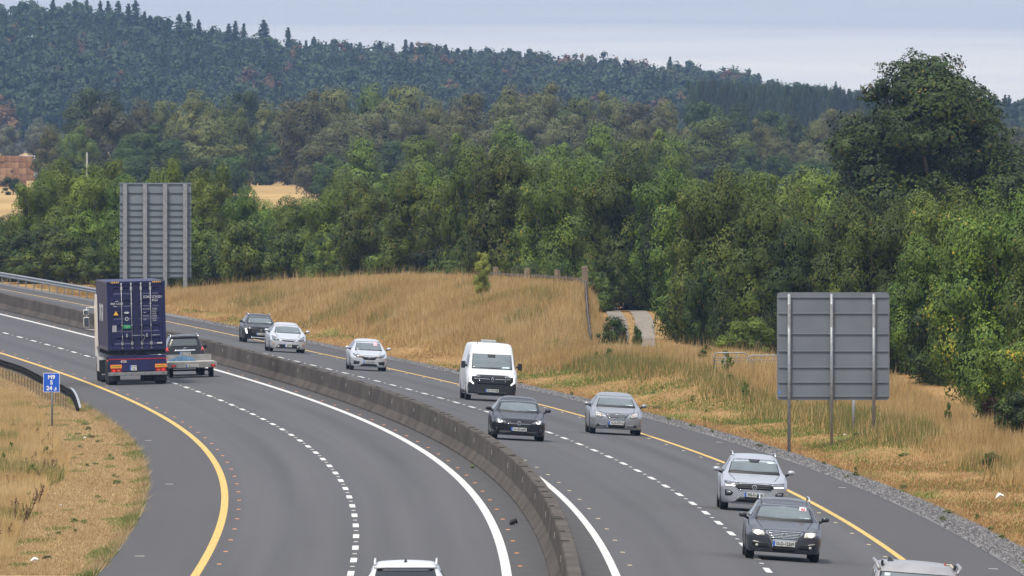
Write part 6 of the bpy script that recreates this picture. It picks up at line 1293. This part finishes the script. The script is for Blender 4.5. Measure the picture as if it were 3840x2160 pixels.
# --- old silver four-wheel drive at the lower right, windscreen towards us
def oldjeep():
    P = mat('worn_silver_paint', (0.30, 0.29, 0.30), .45, .3, coat=.2, var=.12, scale=2.5); c = Car('worn silver vehicle with roof gutters cut off by the bottom edge at right', 'car', 'offroad_car', P); L, W, H = 4.3, 1.78, 1.86; h = W / 2
    k = [(0, .98, .74 * h, .92, .80 * h, .84 * h), (.06, 1.03, .80 * h, .97, .88 * h, .94 * h), (.25, 1.07, .83 * h, 1.0, .92 * h, .99 * h), (1.15, 1.15, .84 * h, 1.09, .94 * h, h), (1.28, 1.20, .85 * h, 1.12, .95 * h, h), (1.70, 1.70, .84 * h, 1.15, .96 * h, h), (1.82, 1.79, .83 * h, 1.15, .96 * h, h), (2.05, 1.83, .83 * h, 1.15, .96 * h, h), (3.9, 1.83, .83 * h, 1.15, .96 * h, h), (4.2, 1.78, .82 * h, 1.15, .95 * h, .98 * h), (L, 1.6, .80 * h, 1.12, .92 * h, .94 * h)]
    c.set_body(*loft(k, .30, .72, [(.8, .38), (3.3, .38)], 0, L, W)); c.wheels((.8, 3.3), .38, .24, h); screen(c, .66, 1.67, .72, 1.19, disc=False); c.decal('paper_disc', [(-.60, 1.60), (-.50, 1.60), (-.50, 1.655), (-.60, 1.655)], M_DISC, 'F', .018); side_windows(c, 1.6, 1.9, 3.9, 4.1, 1.2, 1.68)
    for sx in (-1, 1): MB().tube([(sx * .70, 1.72, 1.72), (sx * .755, 1.9, 1.83), (sx * .76, 3.9, 1.84)], .032, 8).build('roof_gutter', P, c.root, True)
    for sx in (-1, 1): MB().box(sx * .655 - .02, sx * .655 + .02, 1.78, 2.05, 1.80, 1.875).build('rack_bracket', M_BLK, c.root)
    MB().add([(-.55, 2.6, 1.85), (-.42, 2.6, 1.85), (-.46, 2.9, 1.85), (-.53, 2.9, 1.85), (-.52, 2.72, 1.94)], [(0, 1, 4), (1, 2, 4), (2, 3, 4), (3, 0, 4)]).build('aerial_base', M_BLK, c.root); MB().tube([(.50, 2.3, 1.86), (.58, 2.0, 1.88), (.62, 1.8, 1.83)], .012, 6).build('strap', M_WARM and mat('strap_pale', (0.6, 0.5, 0.35), .8), c.root, True); MB().box(.47, .51, 2.3, 2.36, 1.85, 1.89).build('strap_buckle', mat('strap_red', (0.5, 0.02, 0.02), .5), c.root)
    c.decal('grille', [(-.4, .95), (.4, .95), (.4, .72), (-.4, .72)], M_BLK, 'F', .012); c.decal('headlamp', ell(-.58, .83, .1, .1), M_LENS, 'F', .012, mirror=True); c.decal('bumper', [(-.84, .58), (.84, .58), (.84, .42), (-.84, .42)], M_BLK, 'F', .03, th=.03); c.plate('98-D-3307', .50, 0, .52, .11, out=.06); c.mirrors(1.0, 1.5, 1.28, m=M_BLK); return c
put_roof(oldjeep(), 910.5, 563.2, 2.2, 1.86, False, 1.03)

# ------------------------------------------------------------------ container lorry, off-road car and its trailer (rear towards us: here y runs from the tail forward)
def put_tail(root, u, v, y_ref, scale=1.0):
    Y = 700.0
    for _ in range(30):
        x, _ = uv_xz(u, v, Y); t, o = t_off(x, Y); z = float(rz(t, o)); Y = Y * .4 + .6 * (CAM_Z - z) * F_PX / (v - V_HOR)
    e = float(ti(EL if o < 0 else ER, t)); R = Matrix.Rotation(heading(t), 4, 'Z') @ Matrix.Rotation(-math.atan(e), 4, 'Y') @ Matrix.Rotation(pitch(t, o), 4, 'X')
    root.matrix_world = Matrix.Translation((x, Y, z + .004)) @ R @ Matrix.Scale(scale, 4) @ Matrix.Translation((0, -y_ref, 0)); return t, o
M_CBL = mat('container_blue', (0.0085, 0.0105, 0.060), .5, .0, .4, var=.18, scale=1.2); M_CHS = mat('chassis_violet', (0.010, 0.010, 0.072), .5, var=.25, scale=2); M_CDK = mat('chassis_dark', (0.012, 0.012, 0.018), .7, var=.3, scale=4)
M_ROD = mat('lock_rod_steel', (0.34, 0.35, 0.37), .5, .5, var=.25, scale=6); M_LET = mat('white_lettering', (0.46, 0.47, 0.50), .6)
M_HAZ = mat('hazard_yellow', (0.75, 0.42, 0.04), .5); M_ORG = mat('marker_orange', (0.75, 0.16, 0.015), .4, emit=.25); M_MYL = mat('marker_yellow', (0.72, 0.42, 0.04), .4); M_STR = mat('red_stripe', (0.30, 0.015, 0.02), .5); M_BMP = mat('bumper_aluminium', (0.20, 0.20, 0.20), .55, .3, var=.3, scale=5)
TK = thing('container_lorry', 'dark blue container lorry with white cab driving away, at left', 'truck')
CW_, CH0, CH1, CL = 1.22, 1.44, 4.335, 12.19
def cpart(mb, name, m, par, sm=False): return mb.build(name, m, par, sm)
box = MB()
box.box(-CW_, CW_, .14, CL, CH0, CH0 + .16).box(-CW_, CW_, .14, CL, CH1 - .06, CH1)          # sills and roof
for sx in (-1, 1): box.box(sx * CW_ - .08 if sx > 0 else -CW_, CW_ if sx > 0 else -CW_ + .08, CL - .12, CL, CH0, CH1)
box.box(-CW_, CW_, CL - .06, CL - .01, CH0 + .16, CH1 - .06)
cont = cpart(box, 'container', M_CBL, TK)
for sx in (-1, 1):                                                                               # corrugated sides
    b = MB(); n = 88; zs = (CH0 + .15, CH1 - .05); V = []
    for i in range(n + 1):
        y = .14 + (CL - .2) * i / n; q = i % 4; x = sx * (CW_ - (.045 if q in (1, 2) else .008)); V += [(x, y, zs[0]), (x, y, zs[1])]
    b.add(V, [(2 * i, 2 * i + 1, 2 * i + 3, 2 * i + 2) for i in range(n)]); cpart(b, 'side_panel', M_CBL, cont)
b = MB(); b.box(-CW_, -CW_ + .13, 0, .14, CH0, CH1).box(CW_ - .13, CW_, 0, .14, CH0, CH1).box(-CW_ + .13, CW_ - .13, 0, .14, CH1 - .13, CH1).box(-CW_ + .13, CW_ - .13, 0, .14, CH0, CH0 + .13)
bevel(cpart(b, 'rear_frame', M_CBL, cont), .012, 2)
for sx in (-1, 1):
    for z in (CH0, CH1 - .12):
        e = bevel(MB().box(sx * (CW_ - .085) - .09, sx * (CW_ - .085) + .09, -.012, .17, z - .002, z + .12).build('corner_casting', M_CBL, cont), .012, 2); MB().box(sx * (CW_ - .085) - .035, sx * (CW_ - .085) + .035, -.016, -.011, z + .03, z + .09).build('casting_hole', M_CDK, e)
for sx in (-1, 1):                                                                               # two doors with pressed panels
    b = MB(); x0, x1 = (.01, CW_ - .14); z = CH0 + .14; zt_ = CH1 - .14; rows_ = [0]; bands = 5; hh = (zt_ - z) / bands; xa, xb_ = sorted((sx * x0, sx * x1)); V = []; F_ = []
    prof_ = [(0.0, .03)]
    for k in range(bands): prof_ += [(k * hh + .12, .03), (k * hh + .17, .068), (k * hh + hh - .17, .068), (k * hh + hh - .12, .03)]
    prof_ += [(zt_ - z, .03)]
    for dz, y in prof_: V += [(xa, .03, z + dz), (xa + .11, .03, z + dz), (xa + .15, y, z + dz), (xb_ - .15, y, z + dz), (xb_ - .11, .03, z + dz), (xb_, .03, z + dz)]
    b.add(V, [(6 * i + j, 6 * i + j + 1, 6 * i + 6 + j + 1, 6 * i + 6 + j) for i in range(len(prof_) - 1) for j in range(5)]); door = cpart(b, 'door', M_CBL, cont)
    MB().box(sx * .0 - .012 + sx * .012, sx * .012 + .012, .015, .035, z, zt_).build('door_gasket', M_CDK, door)
    for rx in ((.21, .60) if sx > 0 else (-.61, -.20)):
        r_ = MB().bar((rx, -.02, CH0 + .05), (rx, -.02, CH1 - .06), .017, 8).build('lock_rod', M_ROD, door, True)
        for z_ in (CH0 + .30, CH1 - .30): MB().box(rx - .045, rx + .045, -.035, .03, z_ - .07, z_ + .07).build('cam_keeper', M_ROD, r_)
        for z_ in (CH0 + .10, CH0 + 1.05, CH0 + 1.95, CH1 - .10): MB().box(rx - .035, rx + .035, -.03, .03, z_ - .025, z_ + .025).build('rod_bracket', M_ROD, r_)
        MB().tube([(rx, -.035, CH0 + .62), (rx + (.14 if rx != -.61 else -.0), -.05, CH0 + .62), (rx + (.36 if rx not in (-.61, .21) else .02), -.045, CH0 + .62 + (0 if rx not in (-.61, .21) else -.30))], .014, 6).build('handle', M_ROD, r_, True)
    MB().box(sx * .42 - .03 - .42 * (sx < 0) * 0, sx * .42 + .03, -.03, .03, CH0 + .55, CH0 + .70).build('handle_hub', M_ROD, door)
    for hz in (.25, .95, 1.65, 2.35): MB().box(sx * (CW_ - .15) - .05, sx * (CW_ - .15) + .05, .0, .04, CH0 + hz, CH0 + hz + .12).build('hinge', M_CBL, door)
    for k in range(5):
        x = sx * .86 - .18 + k * .08 + (-.05 if sx < 0 else .0); MB().add([(x, -.004, CH1 - .075), (x + .045, -.004, CH1 - .075), (x + .085, -.004, CH1 - .015), (x + .04, -.004, CH1 - .015)], [(0, 1, 2, 3)]).build('hazard_stripe', M_HAZ, cont)
def flat(name, poly, m, y=.018, par=None):
    return MB().prism(poly, y - .008, y + .008).build(name, m, par or cont)
def letter(txt, size, x, z, y=.02, m=M_LET, sx=1.0, align='LEFT', bold=.003, par=None, name='lettering'): return obj(name, text_mesh(txt, size, m, name, align, bold=bold * .4, sx=sx), par or cont, (x, y, z), (math.radians(90), 0, 0))
letter('CMA CGM', .115, -.84, 3.40, bold=.006, align='CENTER', sx=1.1)
for s_, z_ in ((1, 3.50), (-1, 3.30)): MB().tube([(-.94 + .04 * s_, .012, z_ - .02 * s_), (-.86 + .04 * s_, .012, z_ + .01 * s_), (-.76 + .04 * s_, .012, z_ + .02 * s_)], [.004, .014, .006], 6).build('logo_swoosh', M_LET, cont)
letter('ECMU', .15, .31, 3.66, bold=.004, sx=.75); letter('572420', .15, .65, 3.66, bold=.004, sx=.85); letter('1', .13, 1.045, 3.66, y=-.006); letter('45G1', .15, .65, 3.52, bold=.004, sx=.85)
for i, (a, l) in enumerate((('MAX. GROSS', ('32.500 kg', '71.650 lb')), ('TARE', ('3.700 kg', '8.160 lb')), ('PAYLOAD', ('28.800 kg', '63.490 lb')), ('CUBE', ('76.4 m3', '2.700 ft3')))):
    letter(a, .06, .29, 3.155 - i * .145, bold=.002, sx=.85)
    for j, q in enumerate(l): letter(q, .06, .66, 3.175 - i * .145 - j * .07, bold=.002, sx=.85)
flat('warning_triangle', [(-.96, 2.92), (-.75, 2.92), (-.855, 3.10)], M_HAZ); flat('white_sticker', ell(-.405, 3.02, .11, .04), M_LET); flat('round_sticker', ell(-.405, 2.76, .075, .085), M_LET); flat('round_sticker_centre', ell(-.405, 2.76, .045, .055), M_CBL, .014); flat('green_sticker', [(-.56, 2.36), (-.25, 2.36), (-.25, 2.51), (-.56, 2.51)], mat('sticker_green', (0.01, 0.28, 0.09), .5)); flat('data_plate', [(-1.03, 2.22), (-.84, 2.22), (-.84, 2.50), (-1.03, 2.50)], mat('plate_grey', (0.30, 0.30, 0.32), .5)); flat('white_sticker', [(.84, 1.70), (1.05, 1.70), (1.05, 1.76), (.84, 1.76)], M_LET, .0)
for k in range(3): letter(('--------', '-----------', '------')[k], .05, -.405, 2.475 - k * .045, y=.006, align='CENTER', sx=.8) if False else MB().box(-.52 + .03 * k, -.29 - .03 * k, .006, .0095, 2.465 - k * .045, 2.475 - k * .045).build('sticker_line', M_LET, cont)
for txt, z_, yy in (('CMA CGM', 2.95, 6.6),): obj('side_lettering', text_mesh(txt, 1.0, M_LET, 'side_lettering', bold=.02, sx=.9), cont, (-CW_ - .006, yy, z_), (math.radians(90), 0, math.radians(-90)))
# skeletal trailer
TR = obj('trailer', None, TK)
b = MB(); b.box(-.55, -.38, .1, 11.8, .95, 1.40).box(.38, .55, .1, 11.8, .95, 1.40)
for y in (.2, 2.2, 4.2, 7.0, 10.2): b.box(-1.2, 1.2, y, y + .16, 1.25, 1.438)
cpart(b, 'chassis', M_CDK, TR)
b = MB().prism([(-1.2, 1.235), (1.2, 1.235), (1.2, .72), (.92, .72), (.78, .58), (-.78, .58), (-.92, .72), (-1.2, .72)], .02, .08); tp = cpart(b, 'tail_panel', M_CHS, TR)
MB().box(-1.21, 1.21, .006, .018, 1.055, 1.10).build('red_stripe', M_STR, tp)
flat('maker_badge', rrect(.125, .93, 1.03, .045), M_LET, .008, tp).location.x = -.58; letter('SDC', .085, -.58, .98, y=-.006, m=mat('badge_red', (0.4, 0.02, 0.03), .5), align='CENTER', bold=.006, par=tp)
for sx, x in ((-1, -.90), (1, .97)):
    e = MB().box(x - .24, x + .24, -.01, .018, .70, .85).build('marker_board', M_ORG, TR); MB().box(x - .205, x + .205, -.014, -.0105, .725, .825).build('marker_centre', M_MYL, e); letter('LONG VEHICLE', .055, x, .775, y=-.018, m=mat('board_ink', (0.15, 0.05, 0.01), .6), align='CENTER', par=e)
    e = MB().box(x - .22, x + .22, -.006, .02, .54, .67).build('tail_lamp', M_RED, TR); MB().box(x + sx * .10 - .035, x + sx * .10 + .035, -.012, -.0065, .57, .64).build('stop_lamp', M_REDL, e); MB().box(x - sx * .10 - .05, x - sx * .10 + .05, -.012, -.0065, .58, .63).build('indicator', M_AMB, e)
    MB().bar((sx * 1.23, .6, 1.02), (sx * 1.26, .6, 1.02), .03, 8).build('side_marker', M_REDL, TR)
bevel(MB().box(-1.24, 1.24, -.03, .05, .39, .535).build('underrun_bar', M_BMP, TR), .012, 2)
pl_ = MB().box(-.33, -.04, -.004, .018, .60, .81).build('number_plate', M_PLT, TR); MB().box(-.33, -.28, -.008, -.0045, .60, .81).build('country_band', M_PBL, pl_); letter('181-WH', .085, -.16, .755, y=-.008, m=M_INK, align='CENTER', sx=.85, par=pl_); letter('328', .085, -.16, .655, y=-.008, m=M_INK, align='CENTER', sx=.85, par=pl_)
for sx in (-1, 1):
    e = MB().box(sx * .98 - .25, sx * .98 + .25, .34, .36, .16, .98).build('mud_flap', M_CDK, TR)
letter('for SCANIA', .075, .45, .27, y=1.42, m=M_LET, align='CENTER', bold=.001, par=TR); MB().box(.16, .72, 1.43, 1.45, .14, .40).build('mud_flap', M_CDK, TR)
tm = MB().lathe_x([(-.17, .30), (-.19, .34), (-.19, .47), (-.15, .525), (.15, .525), (.19, .47), (.19, .34), (.17, .30)], 28).mesh('tyre', M_TYRE, True); rm = MB().lathe_x([(.17, .31), (.10, .27), (.06, .12), (.12, .001)], 20).mesh('rim', mat('steel_rim', (0.10, 0.10, 0.105), .5, .4), True)
def lorry_wheel(x, y, par, sc=1.0):
    e = obj('wheel', tm, par, (x, y, .525 * sc), (0, 0, 0 if x > 0 else math.pi)); e.scale = (sc, sc, sc); obj('rim', rm, e)
for y in (.95, 2.26, 3.57):
    for sx in (-1, 1): lorry_wheel(sx * 1.03, y, TR)
    MB().bar((-.9, y, .525), (.9, y, .525), .07, 8).build('axle', M_CDK, TR)
# tractor unit
TC = obj('tractor', None, TK); M_CAB = mat('cab_white', (0.66, 0.67, 0.69), .35, .0, .5, coat=.3, var=.05)
b = MB().prism([(-1.24, 1.0), (-1.24, 3.2), (-1.16, 3.72), (-.9, 3.86), (.9, 3.86), (1.16, 3.72), (1.24, 3.2), (1.24, 1.0)], 12.75, 14.6); cab = bevel(b.build('cab', M_CAB, TC), .06, 3)
MB().box(-1.245, -1.238, 13.2, 14.2, 2.1, 2.9).build('side_window', M_GLD, cab); MB().box(1.238, 1.245, 13.2, 14.2, 2.1, 2.9).build('side_window', M_GLD, cab); MB().box(-1.1, 1.1, 14.6, 14.61, 2.1, 3.0).build('windscreen', M_GLS, cab)
for sx in (-1, 1):
    MB().box(min(sx * 1.24, sx * 1.27), max(sx * 1.24, sx * 1.27), 10.4, 12.75, 1.5, 3.7).build('side_deflector', M_CAB, TC); MB().box(min(sx * .95, sx * 1.25), max(sx * .95, sx * 1.25), 9.2, 12.4, .45, 1.05).build('side_skirt', M_CAB, TC)
    a = MB().tube([(sx * 1.2, 14.5, 3.12), (sx * 1.55, 14.6, 3.14), (sx * 1.58, 14.6, 2.2), (sx * 1.2, 14.5, 2.15)], .028, 6).build('mirror_arm', M_CAB, TC, True)
    for z0_, z1_ in ((2.28, 2.72), (2.80, 3.04)):
        e = bevel(MB().box(sx * 1.58 - .12, sx * 1.58 + .12, 14.52, 14.66, z0_, z1_).build('mirror_housing', M_CAB, a), .03, 2); MB().box(sx * 1.58 - .10, sx * 1.58 + .10, 14.505, 14.515, z0_ + .03, z1_ - .03).build('mirror_glass', mat('mirror_glass', (0.35, 0.42, 0.45), .05, .9), e)
    lorry_wheel(sx * 1.03, 9.6, TC); lorry_wheel(sx * 1.03, 13.4, TC); MB().box(sx * 1.03 - .25, sx * 1.03 + .25, 8.96, 8.99, .12, .95).build('mud_flap', M_CDK, TC)
letter('McEnery', .09, -1.02, .33, y=8.955, align='CENTER', par=TC); MB().box(-.5, .5, 8.9, 14.2, .75, 1.0).build('chassis', M_CDK, TC)
t_tk, o_tk = put_tail(TK, 137.2, 384.4, .95, 1.0)

# dark off-road car pulling a flat trailer
def offroad():
    P = paintmat('black_paint', (0.014, 0.014, 0.017), .1, .25); c = Car('dark off-road car with red tail lamps towing a flat trailer', 'car', 'offroad_car', P); L, W, H = 4.78, 1.88, 1.88; h = W / 2
    k = [(0, 1.02, .70 * h, .96, .76 * h, .82 * h), (.08, 1.08, .78 * h, 1.0, .86 * h, .93 * h), (.3, 1.12, .80 * h, 1.05, .91 * h, .99 * h), (1.3, 1.2, .80 * h, 1.13, .93 * h, h), (1.45, 1.24, .80 * h, 1.17, .94 * h, h), (2.15, 1.78, .70 * h, 1.2, .95 * h, h), (2.35, 1.84, .69 * h, 1.2, .95 * h, h), (4.2, 1.84, .68 * h, 1.22, .94 * h, h), (4.42, 1.79, .68 * h, 1.22, .93 * h, .985 * h), (4.66, 1.30, .80 * h, 1.2, .90 * h, .96 * h), (4.74, 1.0, .80 * h, .96, .86 * h, .93 * h), (L, .9, .74 * h, .84, .80 * h, .86 * h)]
    c.set_body(*loft(k, .32, .72, [(.9, .39), (3.69, .39)], 0, L, W)); c.wheels((.9, 3.69), .385, .26, h); screen(c, .60, 1.74, .72, 1.23); side_windows(c, 1.75, 2.25, 4.1, 4.45, 1.26, 1.74)
    c.decal('rear_window', [(-.58, 1.34), (.58, 1.34), (.53, 1.685), (-.53, 1.685)], mat('tinted_glass', (0.045, 0.055, 0.055), .05, 0, .5, ior=1.8), 'B', .012); c.decal('spoiler', [(-.60, 1.735), (.60, 1.735), (.58, 1.79), (-.58, 1.79)], P, 'B', .05, th=.03)
    for sx in (-1, 1): c.decal('tail_lamp', [(sx * .90, 1.10), (sx * .74, 1.14), (sx * .80, 1.42), (sx * .88, 1.42)][::sx], M_RED, 'B', .012); c.decal('lamp_glow', [(sx * .88, 1.19), (sx * .79, 1.21), (sx * .82, 1.30), (sx * .87, 1.30)][::sx], M_REDL, 'B', .02)
    c.decal('chrome_bar', [(-.49, 1.12), (.49, 1.12), (.47, 1.20), (-.47, 1.20)], M_CHR, 'B', .02); roundel(c, 0, 1.245, .075, 'B', 'oval'); c.plate('202-CW-78', 1.03, 0, .52, .11, 'B'); c.decal('rear_bumper', [(-.86, .72), (.86, .72), (.82, .45), (-.82, .45)], mat('gap_dark', (0.02, 0.02, 0.022), .5), 'B', .03); c.decal('headlamp', [(-.8, 1.0), (-.5, .98), (-.5, .82), (-.78, .85)], M_LENS, 'F', .012, mirror=True); c.decal('grille', [(-.44, 1.0), (.44, 1.0), (.4, .7), (-.4, .7)], M_CHR, 'F', .012)
    c.mirrors(1.04, 1.75, 1.30, .12, .09); c.rails(.62, 2.3, 4.4, 1.83, M_CHR, .06); return c
TL = thing('flat_trailer', 'low flatbed trailer with aluminium headboard behind the dark off-road car', 'trailer')
M_ALU = mat('worn_aluminium', (0.30, 0.29, 0.275), .6, .3, var=.25, scale=3); M_PLY = mat('worn_deck', (0.36, 0.34, 0.31), .8, var=.25, scale=4)
bevel(MB().box(-1.0, 1.0, 0, 3.9, .58, .66).build('deck', M_PLY, TL), .01, 1); MB().box(-1.02, 1.02, -.03, 0, .42, .665).build('tail_board', M_ALU, TL); MB().box(-.96, .96, 3.6, 3.64, .66, .93).build('headboard', M_ALU, TL)
for sx in (-1, 1): MB().box(min(sx * 1.0, sx * 1.03), max(sx * 1.0, sx * 1.03), 0, 3.9, .46, .655).build('side_rail', M_ALU, TL)
for x, m in ((-.80, M_RED), (.86, M_RED)): e = MB().box(x - .10, x + .10, -.055, -.031, .46, .54).build('tail_lamp', m, TL); MB().box(x - .03, x + .03, -.06, -.0555, .48, .52).build('lamp_glow', M_REDL, e)
pe = MB().box(-.27, .25, -.05, -.031, .44, .555).build('number_plate', M_PLT, TL); MB().box(-.27, -.22, -.054, -.0505, .44, .555).build('country_band', M_PBL, pe); letter('202-CW-78', .10, .015, .497, y=-.054, m=M_INK, align='CENTER', sx=.8, par=pe)
tm2 = MB().lathe_x([(-.08, .17), (-.09, .2), (-.09, .26), (-.07, .29), (.07, .29), (.09, .26), (.09, .2), (.08, .17)], 22).mesh('tyre', M_TYRE, True); rm2 = MB().lathe_x([(.07, .18), (.03, .15), (.05, .001)], 16).mesh('rim', M_RIM, True)
for y in (1.5, 2.1):
    for sx in (-1, 1): e = obj('wheel', tm2, TL, (sx * .85, y, .29), (0, 0, 0 if sx > 0 else math.pi)); obj('rim', rm2, e)
    MB().bar((-.8, y, .29), (.8, y, .29), .035, 8).build('axle', M_CDK, TL)
MB().bar((0, 3.6, .5), (0, 5.1, .48), .05, 8).build('drawbar', M_CDK, TL); MB().bar((-.4, 3.7, .5), (0, 4.7, .5), .035, 8).build('drawbar_brace', M_CDK, TL); MB().bar((.4, 3.7, .5), (0, 4.7, .5), .035, 8).build('drawbar_brace', M_CDK, TL)
t_, o_ = put_tail(TL, 191.2, 377.2, 1.5, 1.02)
# bundled blue tarpaulin on its deck
rr = random.Random(3); V = []; nx, ny = 16, 8
for j in range(ny + 1):
    for i in range(nx + 1):
        a, b_ = i / nx, j / ny; en = math.sin(math.pi * a) ** .6 * math.sin(math.pi * b_) ** .6; V.append(((a - .5) * 1.15 + rr.uniform(-.03, .03), (b_ - .5) * .8 + rr.uniform(-.03, .03), .01 + en * (.10 + rr.uniform(0, .12))))
TP = thing('tarpaulin', 'crumpled blue tarpaulin bundle lying on the flat trailer', 'tarpaulin'); MB().add(V, [(j * (nx + 1) + i, j * (nx + 1) + i + 1, (j + 1) * (nx + 1) + i + 1, (j + 1) * (nx + 1) + i) for j in range(ny) for i in range(nx)]).build('tarp_folds', mat('blue_tarpaulin', (0.035, 0.10, 0.18), .6, var=.4, scale=5), TP)
MB().tube([(-.45, -.1, .05), (-.1, .1, .2), (.3, -.05, .12)], .02, 6).build('rope', mat('rope', (0.2, 0.25, 0.3), .8), TP)
bpy.context.view_layer.update(); TP.matrix_world = TL.matrix_world @ Matrix.Translation((-.28, 3.0, .665))
of = offroad(); hd_ = TL.matrix_world @ Vector((0, 5.35, 0)); tt_o, oo_o = t_off(hd_.x, hd_.y)
zz_o = float(rz(tt_o, oo_o)); e_ = float(ti(EL, tt_o)); of.root.matrix_world = Matrix.Translation((hd_.x - .06, hd_.y, zz_o + .004)) @ Matrix.Rotation(heading(tt_o), 4, 'Z') @ Matrix.Rotation(-math.atan(e_), 4, 'Y') @ Matrix.Rotation(math.pi, 4, 'Z') @ Matrix.Scale(.94, 4) @ Matrix.Translation((0, -4.78, 0))

# ------------------------------------------------------------------ the air
hm = bpy.data.materials.new('haze'); hm.use_nodes = True; ht = hm.node_tree; ht.nodes.clear()
pv = ht.nodes.new('ShaderNodeVolumePrincipled'); pv.inputs['Color'].default_value = (0.40, 0.60, 0.98, 1); pv.inputs['Density'].default_value = HAZE
pv.inputs['Anisotropy'].default_value = 0.0
ho = ht.nodes.new('ShaderNodeOutputMaterial'); ht.links.new(pv.outputs[0], ho.inputs['Volume'])
obj('haze', MB().box(-860, 860, -70, 6150, -6, 92).mesh('haze', hm), kind='stuff', label='thin blue summer haze over the whole landscape', cat='haze')
